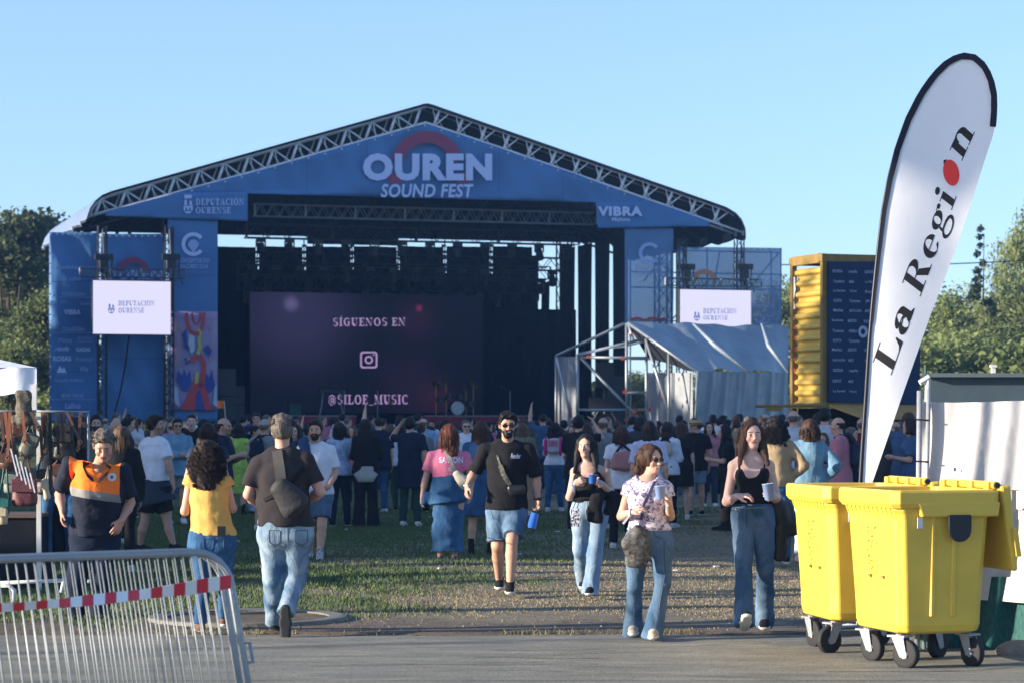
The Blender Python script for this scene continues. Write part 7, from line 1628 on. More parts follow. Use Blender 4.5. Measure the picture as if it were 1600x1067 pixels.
# top cap
a, b = xr(ys[-1]); capn = len(vs); vs += [FP(1497, 85.5), FP(1510, 85)]; L0 = (len(ys)-1)*(NC+1); fs += [(L0+k, L0+k+1, capn if k < NC/2 else capn+1) for k in range(NC)]+[(L0+NC//2, capn+1, capn)]
mb.add(vs, fs); FW = mat('flag_white', (.86, .86, .87), rough=.75, var=.02, bump=.006, bscale=6, scale=4)
nt = FW.node_tree; tl = N(nt, 'ShaderNodeBsdfTranslucent'); tl.inputs[0].default_value = (.8, .8, .85, 1); mxs = N(nt, 'ShaderNodeMixShader'); mxs.inputs[0].default_value = .3; pz = nt.nodes['Principled BSDF']; out = nt.nodes['Material Output']; nt.links.new(pz.outputs[0], mxs.inputs[1]); nt.links.new(tl.outputs[0], mxs.inputs[2]); nt.links.new(mxs.outputs[0], out.inputs[0])
so_ = part(mb, 'sail', FW, fl, smooth=True)
mb = MB(); pl = [FP(1343, 976), FP(1343.5, 860)]+[FP(*poly_at(LEFT, t)) for t in np.linspace(0, 1, 50)]; mb.path(pl, .018, 8, rs=[.02]*2+list(np.linspace(.018, .008, 50))); part(mb, 'pole', mat('carbon_pole', (.01, .012, .02), rough=.4), fl, smooth=True)
mb = MB(); n = 70; vs = []; fs = []   # black sleeve round the pole
for i in range(n+1):
    t = i/n; p = np.array(poly_at(LEFT, t)); q = np.array(poly_at(LEFT, min(1, t+.01)))-np.array(poly_at(LEFT, max(0, t-.01))); q = q/np.linalg.norm(q); nrm_ = V(-q[1], q[0])
    w = (1.2 if t < .12 else 2.6 if t < .3 else 4+4.5*min(1, (t-.3)/.4)); 
    for o_, f_ in ((-1.2, 0), (w, 0)): pp = p+nrm_*o_; vs.append(FP(pp[0], pp[1], .012)); 
    for o_, f_ in ((w, 0), (-1.2, 0)): pp = p+nrm_*o_; vs.append(FP(pp[0], pp[1], -.012))
    if i: fs += [((i-1)*4+k, (i-1)*4+(k+1) % 4, i*4+(k+1) % 4, i*4+k) for k in range(4)]
mb.add(vs, fs); part(mb, 'sleeve', mat('sleeve_navy', (.006, .008, .022), rough=.8), fl)
# lettering along the sail: baseline from lower left to upper right
def lett(word, p0, p1, hgt, up, m_, name='lettering', skip=None):
    p0 = np.array(p0, float); p1 = np.array(p1, float); upv = np.array(up, float); mb = MB(); pol, w = serif_layout(word)
    for k, P_ in enumerate(pol):
        mb.add([FP(*(p0+(p1-p0)*u/w+upv*hgt*v), .002+.0002*(k % 9)) for u, v in P_], [tuple(range(len(P_)))])
    part(mb, name, m_, fl)
INK = mat('flag_ink', (.012, .011, .012), rough=.7, var=.05)
# the baseline runs up the right of the letters; 'up' points to the upper left
lett('La', (1393, 586), (1431, 478), 52, (-.80, -.56), INK)
lett('Regi', (1438, 464), (1496, 303), 52, (-.78, -.60), INK)
lett('n', (1503, 252), (1525, 203), 58, (-.72, -.66), INK)
mb = MB(); cc = (1486, 270); mb.add([FP(cc[0]+12.6*math.cos(t)*1.0+2.5*math.sin(t), cc[1]+20.5*math.sin(t), .004) for t in np.linspace(0, 6.283, 29)[:-1]], [tuple(range(28))]); part(mb, 'red_dot', mat('flag_red', (.75, .04, .035)), fl)
mb = MB(); mb.add([FP(*p, .003) for p in ((1474, 250), (1480, 249), (1477, 254), (1474, 257))], [(0, 1, 2, 3)]); part(mb, 'accent', INK, fl)
mb = MB(); b0 = np.array(fl.location)
for t in (0.3, 1.9, 3.4, 5.0): mb.tube(b0+V(0, 0, .03), b0+V(math.cos(t)*.45, math.sin(t)*.45, .02), .018, 6)
mb.tube(b0, b0+V(0, 0, .25), .028, 8); part(mb, 'foot', GALV, fl)

# ---------------------------------------------------------------- hoarding at the right
Dh = 17.9; hd = empty('hoarding', PX(1520, 655, Dh)*V(1, 1, 0)); tag(hd, 'white tarpaulin hoarding over teal mesh on steel posts at the right edge', 'hoarding')
HP = lambda x, y, o=0: PX(x, y, Dh-(x-1440)*.0015-o)
WT = mat('hoarding_white', (.48, .47, .47), rough=.55, var=.05, scale=1.5, bump=.02, bscale=3)
mb = MB(); mb.sheet(lambda u, v: HP(1441+u*330, 627+v*(928-627+u*30)+1.5*math.sin(u*9))+V(0, 1, 0)*(.03*math.sin(u*17+v*2.5)+.018*math.sin(u*41+v*5)+.02*math.sin(v*6+u*7)), 90, 16); part(mb, 'white_sheet', WT, hd, smooth=True)
mb = MB(); mb.sheet(lambda u, v: HP(1436+u*335, 900+v*135, -.06)+V(0, 1, 0)*(.05*math.sin(u*30+v*2)), 80, 8); part(mb, 'teal_mesh', mat('mesh_teal', (.015, .09, .085), rough=.8, var=.5, scale=60, stretch=(1, 1, .3)), hd, smooth=True)
mb = MB(); put_text(mb, 'La', (1577, 762, 1597, 797), lambda x, y: HP(x, y, .05)); mb = MB()
pol, w_ = serif_layout('La Región')
for k, P_ in enumerate(pol): mb.add([HP(1577+u*45, 797-v*46, .055+.0004*(k % 9)) for u, v in P_], [tuple(range(len(P_)))])
part(mb, 'lettering', mat('ink_grey', (.06, .06, .07)), hd)
mb = MB(); mb.add([HP(1490, 730, .05), HP(1494, 730, .05), HP(1494, 736, .05), HP(1490, 736, .05)], [(0, 1, 2, 3)]); part(mb, 'dark_mark', mat('ink_navy', (.03, .04, .12)), hd)
for x, dx, r_p in ((1436, 1, .021), (1447, 4, .016), (1560, 0, .021), (1680, 0, .021)):
    mb = MB(); mb.tube(HP(x-3, 1018, -.1 if x > 1500 else .03), HP(x+dx, 610 if x < 1440 else 606 if x < 1500 else 640, -.1 if x > 1500 else .03), r_p, 8); part(mb, 'post', GALV, hd, smooth=True)
mb = MB(); mb.tube(HP(1432, 655, .05), HP(1452, 656, .05), .006, 4); mb.tube(HP(1431, 720, .05), HP(1451, 721, .05), .006, 4); part(mb, 'wire_tie', BLK, hd)
rk = HP(1592, 1038, .25)*V(1, 1, 0); F = Field(rk-.4, rk+.4, .02); F.ell(rk+V(0, 0, .03), (.17, .12, .09)); F.wob(.012, 14, 2); ro = obj_from(F.mesh('r', None, rk), 'stone', mat('stone', (.22, .20, .17), var=.3, bump=.01), loc=rk); tag(ro, 'grey stone on the ground at the foot of the hoarding', 'stone')
# dark flat roofed cabin behind
cb = empty('cabin', PX(1520, 655, 27)*V(1, 1, 0)); tag(cb, 'dark slate cabin with flat roof behind the white hoarding', 'cabin'); mb = MB(); a = PX(1452, 655, 27); b = PX(1800, 655, 27); zt = zof(589, 27)
mb.hexa([V(a[0], 27, 0), V(b[0], 27, 0), V(b[0]+.7, 29.4, 0), V(a[0]+.5, 29.4, 0)], [V(a[0], 27, zt), V(b[0], 27, zt), V(b[0]+.7, 29.4, zt), V(a[0]+.5, 29.4, zt)]); part(mb, 'wall', mat('cabin_slate', (.055, .085, .10), var=.2, scale=3), cb); mb = MB(); mb.hexa([V(a[0]-.1, 26.9, zt), V(b[0], 26.9, zt), V(b[0]+.7, 29.5, zt), V(a[0]+.5, 29.5, zt)], [V(a[0]-.1, 26.9, zt+.045), V(b[0], 26.9, zt+.045), V(b[0]+.7, 29.5, zt+.045), V(a[0]+.5, 29.5, zt+.045)]); part(mb, 'roof', mat('cabin_roof', (.10, .13, .14)), cb)
mb = MB(); mb.tube(PX(1441, 655, 26.4)*V(1, 1, 0), PX(1450, 590, 26.4), .03, 6); mb.tube(PX(1437, 598, 26.4), PX(1452, 589, 26.4), .035, 6); part(mb, 'corner_post', mat('white_paint', (.6, .6, .58)), cb)
mb = MB(); p = PX(1552, 584, 27.6); mb.box(p, (.045, .045, .16)); mb.box(p+V(0, 0, .09), (.07, .07, .03)); part(mb, 'vent_pipe', mat('white_paint', (.6, .6, .58)), cb)
po = PX(1446, 655, 27.5)*V(1, 1, 0); mb = MB(); mb.tube(po, PX(1446, 570, 27.5), .02, 6); tag(mb.build('green_pole', mat('pole_green', (.03, .07, .05)), loc=po), 'thin dark pole beside the slate cabin', 'pole')
# overhead wire between two poles far behind
mb = MB(); mb.path([PX(x, 414-10*(x-1220)/440+5*math.sin((x-1220)/440*math.pi), 95) for x in range(1220, 1680, 20)], .022, 4); tag(mb.build('overhead_wire', BLK, loc=PX(1400, 410, 95)), 'thin overhead wire crossing the sky at the right', 'wire')

# ---------------------------------------------------------------- orange flag in the crowd
p = PX(349, 655, 44)*V(1, 1, 0); e = empty('hand_flag', p+V(0, 0, 1.3)); tag(e, 'small orange flag on a pole held up in the crowd', 'flag'); mb = MB(); mb.tube(PX(354, 672, 44), PX(350, 626, 44), .012, 5); part(mb, 'pole', STEEL, e)
mb = MB(); mb.sheet(lambda u, v: PX(350.5-11*u, 625.5+12*v, 44)+V(0, .03*math.sin(u*6), 0), 8, 3); part(mb, 'cloth', mat('flag_orange', (.75, .18, .03)), e, smooth=True)

# ---------------------------------------------------------------- steel crowd barriers, leaning, in the foreground
BAR = mat('barrier_zinc', (.27, .30, .31), rough=.5, metal=.4, var=.12, scale=9)
def barrier(px_r, D_r, th, lean, L_, label, nb, hx=.0, feet=True, Hh=1.06):
    t = math.radians(th); u = V(math.cos(t), math.sin(t), 0); n = V(-math.sin(t), math.cos(t), 0); f = math.radians(lean); up = V(0, 0, 1)*math.cos(f)+n*math.sin(f)
    R0 = PX(px_r, 655, D_r)*V(1, 1, 0); e = empty('crowd_barrier', R0); tag(e, label, 'barrier', 'steel crowd barriers'); P = lambda s_, h: R0-u*s_+up*h
    mb = MB(); c = .17; pts = [P(0, .05), P(0, Hh-c)]+[P(c*(1-math.cos(a)), Hh-c+c*math.sin(a)) for a in np.linspace(.2, 1.57, 6)]+[P(L_-c, Hh)]+[P(L_-c+c*math.sin(a), Hh-c+c*math.cos(a)) for a in np.linspace(.2, 1.57, 6)]+[P(L_, .05)]
    mb.path(pts, .019, 8); mb.path([P(0, .14), P(L_, .14)], .016, 6); part(mb, 'frame', BAR, e, smooth=True)
    for i in range(nb):
        s_ = .06+(L_-.12)*i/(nb-1); top_ = Hh if s_ > c else Hh-c+math.sqrt(max(0, c*c-(c-s_)**2)); mb = MB(); mb.tube(P(s_, .14), P(s_, top_), .0036, 5); part(mb, 'bar', BAR, e, smooth=True)
    for s_ in (.25, L_-.25): mb = MB(); mb.path([P(s_, .12)-n*.30*(1)+V(0, 0, -.09), P(s_, .12)-V(0, 0, .02), P(s_, .12)+n*.30-V(0, 0, .11)], .015, 6); part(mb, 'foot', BAR, e, smooth=True)
    mb = MB(); mb.path([P(-.0, .62), P(-.05, .62), P(-.05, .52), P(0, .52)], .009, 6); part(mb, 'hook', BAR, e, smooth=True)
    return e, P, u, n
e, BP, bu, bn = barrier(408, 11.9, 34, 20, 2.3, 'nearest leaning steel crowd barrier with the red and white tape', 46, Hh=1.1)
e2, BP2, _, _ = barrier(392, 12.35, 34, 20, 2.3, 'second leaning steel crowd barrier just behind the taped one', 46, Hh=1.08)
# tape
m, nt, p = nodes('barrier_tape'); tc = N(nt, 'ShaderNodeTexCoord'); sx = N(nt, 'ShaderNodeSeparateXYZ'); nt.links.new(tc.outputs['UV'], sx.inputs[0]); md = N(nt, 'ShaderNodeMath', operation='FRACT'); ml = N(nt, 'ShaderNodeMath', operation='MULTIPLY'); ml.inputs[1].default_value = 10.6
ad = N(nt, 'ShaderNodeMath', operation='MULTIPLY_ADD'); ad.inputs[1].default_value = .0; nt.links.new(sx.outputs[0], ml.inputs[0]); nt.links.new(sx.outputs[1], ad.inputs[0]); nt.links.new(ml.outputs[0], ad.inputs[2]); nt.links.new(ad.outputs[0], md.inputs[0])
g = N(nt, 'ShaderNodeMath', operation='GREATER_THAN'); g.inputs[1].default_value = .5; nt.links.new(md.outputs[0], g.inputs[0]); mx = N(nt, 'ShaderNodeMix', data_type='RGBA'); nt.links.new(g.outputs[0], mx.inputs[0]); mx.inputs[6].default_value = (.62, .03, .05, 1); mx.inputs[7].default_value = (.75, .75, .75, 1); nt.links.new(mx.outputs[2], p.inputs['Base Color']); p.inputs['Roughness'].default_value = .4
def tape_fn(t):   # centre line and half height
    x = 361-t*380; y = 908+(948-908)*(t*380/361)+5*math.sin(t*3.1); hh_ = 10.5-4.5*t
    D_ = 11.78-.80*t; return x, y, hh_, D_
vs = []; fs = []; uv = []; n_ = 60
for i in range(n_+1):
    t = i/n_; x, y, hh_, D_ = tape_fn(t)
    for s_ in (-1, 1): vs.append(PX(x, y+s_*hh_*(1+.1*math.sin(t*14)), D_+.015*s_*math.sin(t*9))); uv.append((t, (s_+1)/2))
    if i: fs.append(((i-1)*2, (i-1)*2+1, i*2+1, i*2))
b0 = PX(180, 655, 9.9)*V(1, 1, 0); me = bpy.data.meshes.new('tape'); me.from_pydata([tuple(v-b0) for v in vs], [], fs); ul = me.uv_layers.new(name='UVMap')
for l in me.loops: ul.data[l.index].uv = uv[l.vertex_index]
me.materials.append(m); to = bpy.data.objects.new('warning_tape', me); link(to); to.location = tuple(b0); so2 = to.modifiers.new('s', 'SOLIDIFY'); so2.thickness = .002; tag(to, 'red and white striped warning tape tied along the nearest barrier', 'tape')

# ---------------------------------------------------------------- market stall with leather bags at the left
Ds = 24.2; stl = empty('market_stall', PX(30, 655, Ds)*V(1, 1, 0)); tag(stl, 'market stall with white canopy and white posts at the left edge', 'stall')
WP = mat('stall_white', (.62, .62, .60), rough=.5); CANO = mat('canopy_white', (.62, .66, .75), rough=.7, var=.06, bump=.02, bscale=3); DKC = cloth('table_cloth_dark', (.012, .014, .02))
mb = MB(); L0_, R0_ = -60, 57; zt1, zt2 = zof(569, Ds), zof(617, Ds)
xa, xb = PX(-150, 0, Ds)[0], PX(57, 0, Ds)[0]
mb.sheet(lambda u, v: V(xa+(xb-xa)*u, Ds+.02*math.sin(u*20), zof(574+42*v+3*(1-u)*0, Ds)+.012*math.sin(u*24)*v), 30, 6); part(mb, 'valance', CANO, stl, smooth=True)
mb = MB(); apex = V((xa+xb)/2-.6, Ds+1.5, zof(560, Ds)+.15); mb.add([V(xa, Ds, zof(574, Ds)), V(xb, Ds, zof(574, Ds)), V(xb-.72, Ds+3, zof(574, Ds)), V(xa-.72, Ds+3, zof(574, Ds)), apex], [(0, 1, 4), (1, 2, 4), (2, 3, 4), (3, 0, 4)]); part(mb, 'canopy', CANO, stl)
mb = MB(); mb.sheet(lambda u, v: V(xb-.72*u, Ds+3*u, zof(575+42*v, Ds)+.012*math.sin(u*24)*v), 20, 4); part(mb, 'side_valance', CANO, stl, smooth=True)
for x, y0, y1, d in ((54, 600, 640, 0), (61, 640, 925, -.1)):
    mb = MB(); a = PX(x, y0, Ds+d); b = PX(x, y1, Ds+d); mb.box((a+b)/2, (.045, .045, abs(a[2]-b[2]))); part(mb, 'post', WP, stl)
mb = MB(); mb.tube(PX(-40, 642, Ds-.2), PX(56, 642, Ds-.2), .014, 6); mb.tube(PX(56, 642, Ds-.2), PX(140, 643, Ds-.05), .012, 6); mb.tube(PX(138, 643, Ds-.05), PX(138, 870, Ds+.2)*1.0, .012, 6); part(mb, 'rail', STEEL, stl, smooth=True)
mb = MB(); tz = zof(808, Ds); mb.box(V((xa+PX(56, 0, Ds)[0])/2, Ds+.45, tz/2), (PX(56, 0, Ds)[0]-xa, .8, tz-.01)); part(mb, 'table', DKC, stl)
mb = MB(); mb.box(V((xa+PX(56, 0, Ds)[0])/2, Ds+.45, tz+.012), (PX(58, 0, Ds)[0]-xa, .86, .03)); part(mb, 'table_top', mat('table_wood', (.10, .07, .05)), stl)
mb = MB(); mb.tube(PX(-20, 911, 23.0), PX(103, 906, 23.0), .02, 6); mb.tube(PX(100, 906, 23), PX(96, 925, 23), .02, 6); mb.tube(PX(130, 906, 23), PX(146, 909, 23), .018, 6); mb.path([PX(-10, 914, 22.2), PX(14, 914, 22.2), PX(22, 922, 22.2), PX(22, 940, 22.2)], .022, 6); tag(mb.build('white_trestle', WP, loc=PX(60, 940, 23)*V(1, 1, 0), smooth=True), 'white tubular trestle at the foot of the market stall', 'trestle')
LEA = [mat('leather_'+n_, c_, rough=.5, var=.25, bump=.003) for n_, c_ in (('tan', (.24, .08, .03)), ('brown', (.085, .035, .02)), ('dark', (.02, .018, .018)), ('olive', (.09, .09, .065)), ('cream', (.42, .34, .22)), ('wine', (.10, .025, .03)), ('green', (.01, .10, .08)), ('grey', (.16, .17, .16)))]
def hbag(px, py, w, h, m_, d, label, sl=0.0, shape='sq', strapto=645, name='leather_bag', strapm=None):
    c = PX(px, py, Ds+d); k = Ds/FOC; W, H = w*k/2, h*k/2; e = empty(name, c); tag(e, label, 'bag', 'leather bags on the stall rail')
    F = Field(c-V(W+.1, .15, H+.1), c+V(W+.1, .15, H+.1), .010); ax = rotv((0, 0, 1), (0, 1, 0), sl); sd = rotv((1, 0, 0), (0, 1, 0), sl)
    if shape == 'sq': F.seg(c-ax*H*.75, c+ax*H*.75, (W, .05), (W*.95, .04), side=sd, k=.02); F.cut(ax, c+ax*H); F.cut(-ax, c-ax*H)
    else: F.seg(c-ax*.01, c+ax*.01, (W, .06), (W, .05), side=sd, k=.02); F.ell(c, (W, .06, H), np.array([sd, V(0, 1, 0), ax]))
    F.wob(.003, 40, int(px)); obj_from(F.mesh('p', None, c), 'pouch', m_, parent=e)
    # flap
    mb = MB(); mb.hexa([c+sd*-W*.9-V(0, .062, 0)+ax*H*.0, c+sd*W*.9-V(0, .062, 0)+ax*H*.0, c+sd*W*.93-V(0, .058, 0)+ax*H*.9, c-sd*W*.93-V(0, .058, 0)+ax*H*.9], [c+sd*-W*.9-V(0, .05, 0), c+sd*W*.9-V(0, .05, 0), c+sd*W*.93-V(0, .03, 0)+ax*H*.9, c-sd*W*.93-V(0, .03, 0)+ax*H*.9]); part(mb, 'flap', m_, e, bevel=.005)
    if strapto:
        t_ = PX(px+3, strapto, Ds+d+.02); mb = MB(); mb.path([c-sd*W*.85+ax*H*.7, (c+t_)/2-sd*W*.3, t_, (c+t_)/2+sd*W*.35, c+sd*W*.85+ax*H*.7], .011, 5); part(mb, 'strap', strapm or m_, e, smooth=True)
    return e
hbag(46, 694, 26, 34, LEA[3], -.38, 'grey felt bag with dark flap hanging in the middle of the stall', 20, strapto=648, strapm=LEA[2])
hbag(12, 722, 26, 30, LEA[1], -.25, 'round brown leather bag low at the left edge of the stall', 0, 'rd')
hbag(38, 768, 40, 44, LEA[5], -.30, 'large wine coloured leather bag in the lower middle of the stall', 0, strapto=700)
hbag(70, 752, 26, 40, LEA[2], -.12, 'black leather bag behind the white stall post', 0)
hbag(72, 764, 10, 34, LEA[4], -.35, 'narrow cream leather bag hanging beside the white stall post', -8, strapto=728)
hbag(6, 792, 20, 30, LEA[6], -.3, 'green leather bag at the lower left corner of the stall', 0, 'rd', strapto=700)
hbag(4, 806, 16, 26, LEA[4], -.42, 'cream woven bag at the lower left edge', 0, strapto=0)
hbag(24, 668, 22, 30, LEA[0], .0, 'tan leather bag hanging near the left end of the rail', 4)
hbag(30, 640, 22, 34, LEA[1], .25, 'brown bag hanging high under the canopy', 0, strapto=618)
hbag(6, 656, 20, 30, LEA[2], .1, 'small black bag high at the left edge of the stall', 0)
hbag(100, 690, 34, 60, LEA[2], .1, 'black satchel on the right part of the stall rail', 0)
hbag(125, 676, 26, 56, LEA[2], .2, 'black shoulder bag at the right end of the stall rail', 0, strapm=LEA[1])
hbag(92, 742, 30, 36, LEA[1], .3, 'brown bag low between the stall and the orange volunteer', 0, strapto=700)
hbag(18, 755, 24, 30, LEA[7], -.05, 'grey bag hanging below the round brown bag', 0, strapto=700)
for i, (x0, y0, x1, y1, mi, d) in enumerate(((62, 643, 66, 715, 1, 0), (68, 643, 70, 700, 0, .05), (104, 643, 126, 690, 1, -.05), (126, 643, 122, 700, 1, .0), (8, 643, 14, 700, 0, -.15), (16, 643, 12, 715, 0, -.2), (35, 643, 40, 690, 0, -.3), (2, 643, 6, 690, 1, -.1), (88, 643, 92, 710, 2, .1), (112, 643, 112, 690, 2, .1), (28, 643, 22, 680, 2, -.2), (48, 643, 60, 668, 1, -.3), (78, 643, 80, 712, 2, .05), (96, 643, 99, 690, 1, .12))):
    a = PX(x0, y0, Ds+d-.1); b = PX(x1, y1, Ds+d-.15); mb = MB(); mb.hexa([a-V(.016, 0, 0), a+V(.016, 0, 0), b+V(.014, 0, 0), b-V(.014, 0, 0)], [a+V(-.016, -.008, 0), a+V(.016, -.008, 0), b+V(.014, -.008, 0), b+V(-.014, -.008, 0)])
    mb.path([b+V(-.02, -.01, 0), b+V(0, -.02, -.03), b+V(.02, -.01, 0), b+V(0, -.01, .02)], .006, 5, closed=True)
    tag(mb.build('leather_belt', LEA[mi], loc=a), 'leather belt hanging from the rail of the bag stall', 'belt', 'leather belts on the stall rail')
hb = PX(36, 636, Ds-.35); F = Field(hb-.35, hb+.35, .012); F.seg(hb+V(0, 0, .14), hb-V(0, 0, .15), (.085, .03), (.10, .04), side=(1, 0, 0)); F.wob(.008, 40, 3); tag(obj_from(F.mesh('n', None, hb), 'net_bag', mat('fishnet', (.10, .085, .06), var=.85, scale=45), loc=hb), 'light open weave net bag hanging under the canopy edge', 'bag')
mb = MB(); c = PX(30, 722, Ds-.45)
for i in range(5): mb.box(c+V(i*.045-.05, 0, -i*.05), (.012, .006, .28-.02*i), np.array([[.97, 0, .24], [0, 1, 0], [-.24, 0, .97]]))
tag(mb.build('striped_scarf', WHT, loc=c), 'white striped straps dangling in front of the bag stall', 'scarf')
hat = mat('board_cream', (.5, .42, .3))

garment('coat_rack_clothes', [(100, 700, 1.0, 98, 850, 1.0, (.10, .12), (.16, .14)), (124, 690, 1.1, 126, 845, 1.1, (.10, .1), (.13, .12)), (80, 720, .9, 82, 850, .9, (.10, .1), (.12, .12))], Ds, cloth('rack_black', (.014, .016, .022)), 'row of dark coats hanging at the back of the bag stall', 'clothes', res=.018, wr=.02, seed=6)
garment('blue_trousers', [(74, 770, .7, 74, 860, .7, (.07, .06), (.05, .05)), (112, 780, .75, 112, 862, .75, (.09, .06), (.07, .05))], Ds, DB, 'blue denim garments hanging low beside the stall table', 'clothes', res=.016, wr=.008, seed=8)
# ---------------------------------------------------------------- ground
def ground_mat(name, kind):
    m, nt, p = nodes(name); L = nt.links; tc = N(nt, 'ShaderNodeTexCoord'); S_ = N(nt, 'ShaderNodeSeparateXYZ'); L.new(tc.outputs['Object'], S_.inputs[0])
    def noise(sc, det=6, rough=.6, st=(1, 1, 1), dist=0):
        mp = N(nt, 'ShaderNodeMapping'); mp.inputs['Scale'].default_value = st; L.new(tc.outputs['Object'], mp.inputs[0]); n = N(nt, 'ShaderNodeTexNoise', _Scale=sc, _Detail=float(det), _Roughness=rough, _Distortion=dist); L.new(mp.outputs[0], n.inputs[0]); return n.outputs[0]
    def ramp(src, stops):
        r = N(nt, 'ShaderNodeValToRGB'); L.new(src, r.inputs[0]); el = r.color_ramp.elements
        while len(el) < len(stops): el.new(.5)
        for e_, (q, c) in zip(el, stops): e_.position = q; e_.color = (*c, 1) if len(c) == 3 else c
        return r.outputs[0]
    def mix(f, a, b):
        q = N(nt, 'ShaderNodeMix', data_type='RGBA'); 
        if isinstance(f, float): q.inputs[0].default_value = f
        else: L.new(f, q.inputs[0])
        for i, c in ((6, a), (7, b)):
            if isinstance(c, tuple): q.inputs[i].default_value = (*c, 1)
            else: L.new(c, q.inputs[i])
        return q.outputs[2]
    def rng(src, a, b, lo=0, hi=1):
        q = N(nt, 'ShaderNodeMapRange'); q.inputs[1].default_value = a; q.inputs[2].default_value = b; q.inputs[3].default_value = lo; q.inputs[4].default_value = hi; L.new(src, q.inputs[0]); return q.outputs[0]
    def add(a, b, op='ADD'):
        q = N(nt, 'ShaderNodeMath', operation=op)
        for i, c in enumerate((a, b)):
            if isinstance(c, (int, float)): q.inputs[i].default_value = c
            else: L.new(c, q.inputs[i])
        return q.outputs[0]
    if kind == 'grass':
        green = ramp(noise(9), [(.3, (.040, .058, .024)), (.7, (.090, .115, .045))]); dry = ramp(noise(11), [(.3, (.13, .115, .080)), (.72, (.26, .225, .16))]); soil = ramp(noise(6), [(.3, (.095, .08, .062)), (.7, (.18, .15, .12))])
        # dryness: more towards the right and towards the path
        d = add(add(noise(.22, 4), rng(S_.outputs[0], -4.5, 1.5, -.17, .17)), add(noise(1.3, 5), -.5)); d = add(d, rng(S_.outputs[1], 36, 22, -.07, .12))
        base = mix(rng(d, .42, .58), green, dry); so = add(rng(S_.outputs[1], 21.9, 19.6), add(add(noise(.8, 6), -.5), add(noise(.8, 6), -.5))); base = mix(rng(add(so, .0), .35, .75), base, soil)
        L.new(base, p.inputs['Base Color']); bs = .012; sc = 28
    elif kind == 'path':
        c = ramp(noise(1.2, 8, .65, (1, 3, 1), .4), [(.3, (.14, .145, .125)), (.55, (.23, .225, .19)), (.75, (.32, .30, .25))]); c = mix(rng(noise(38, 4, .8), .50, .68, 0, .5), c, (.05, .05, .045))
        c = mix(rng(noise(.55, 8, .75, (1, 2.2, 1), 2.5), .485, .50, 0, .0), c, (.1, .1, .1)); c = mix(rng(noise(2.2, 7, .7, (1, 3, 1)), .55, .70, 0, .55), c, (.12, .12, .105)); c = mix(rng(noise(.9, 6, .7, (1, 6, 1)), .60, .68, 0, .55), c, (.16, .12, .075)); L.new(c, p.inputs['Base Color']); bs = .010; sc = 45
    else:
        c = ramp(noise(3, 8), [(.3, (.08, .066, .050)), (.7, (.17, .14, .105))]); L.new(c, p.inputs['Base Color']); bs = .02; sc = 20
    nb = noise(sc, 6, .7); bp = N(nt, 'ShaderNodeBump', _Strength=1.0, _Distance=bs); L.new(nb, bp.inputs['Height']); L.new(bp.outputs[0], p.inputs['Normal']); p.inputs['Roughness'].default_value = .95; p.inputs['Specular IOR Level'].default_value = .1
    return m
GM = ground_mat('grass_ground', 'grass'); PM = ground_mat('path_concrete', 'path'); DM_ = ground_mat('soil', 'dirt')
rs = np.random.RandomState(2)
def gz(x, y): return .035*math.sin(x*.7+y*.31)*math.sin(y*.23+1)*min(1, max(0, (y-20)/6))*min(1, max(0, (60-y)/10))
mb = MB()
xs = [-320, -200, -60, -25]+list(np.linspace(-14, 14, 57))+[25, 60, 200, 320]; ys = [-100, -60, 0, 12]+list(np.linspace(18.9, 60, 90))+[80, 120, 200, 300]
vs = [(x, y, gz(x, y) if 18.9 < y < 60 and abs(x) < 14 else 0) for x in xs for y in ys]; ny = len(ys)
mb.add(vs, [(i*ny+j, (i+1)*ny+j, (i+1)*ny+j+1, i*ny+j+1) for i in range(len(xs)-1) for j in range(ny-1)]); g = mb.build('ground', GM, smooth=True); tag(g, kind='structure')
mb = MB(); e_ = [(x, 19.0+.07*math.sin(x*1.7)+.045*math.sin(x*6.1+1)+.02*math.sin(x*17)) for x in np.linspace(-40, 40, 260)]
vs = [(x, 2.0, .008) for x, y in e_]+[(x, y, .008) for x, y in e_]; n = len(e_); mb.add(vs, [(i, i+1, n+i+1, n+i) for i in range(n-1)]); tag(mb.build('path', PM), kind='structure')
mb = MB(); vs = []; fs = []
for i, (x, y) in enumerate(e_):
    for dy, z in ((.02, .004), (.06, .022), (.16, .026), (.24, .004)): vs.append((x, y+dy+.012*math.sin(x*3), z+.004*math.sin(x*9)))
    if i: fs += [((i-1)*4+k, i*4+k, i*4+k+1, (i-1)*4+k+1) for k in range(3)]
mb.add(vs, fs); tag(mb.build('path_edge', DM_, smooth=True), kind='structure')
# round sunken kerb ring
mb = MB(); c = V(-2.25, 20.6, 0); vs = []; fs = []; n = 64
pr = [(.66, .01), (.66, .028), (.76, .035), (.80, .03), (.81, .0)]
for i in range(n):
    a = 2*math.pi*i/n
    for r, z in pr: vs.append(c+V(math.cos(a)*r*1.05, math.sin(a)*r, z))
for i in range(n):
    for k in range(len(pr)-1): fs.append((i*5+k, ((i+1) % n)*5+k, ((i+1) % n)*5+k+1, i*5+k+1))
mb.add(vs, fs); tag(mb.build('kerb_ring', mat('kerb_concrete', (.15, .14, .12), var=.25, scale=8, bump=.004), loc=c, smooth=False), 'round concrete kerb ring set in the soil by the path', 'kerb')
mb = MB(); mb.add([c+V(math.cos(a)*.69, math.sin(a)*.655, .014) for a in np.linspace(0, 6.283, 41)[:-1]], [tuple(range(40))]); tag(mb.build('ring_soil', DM_), kind='structure')

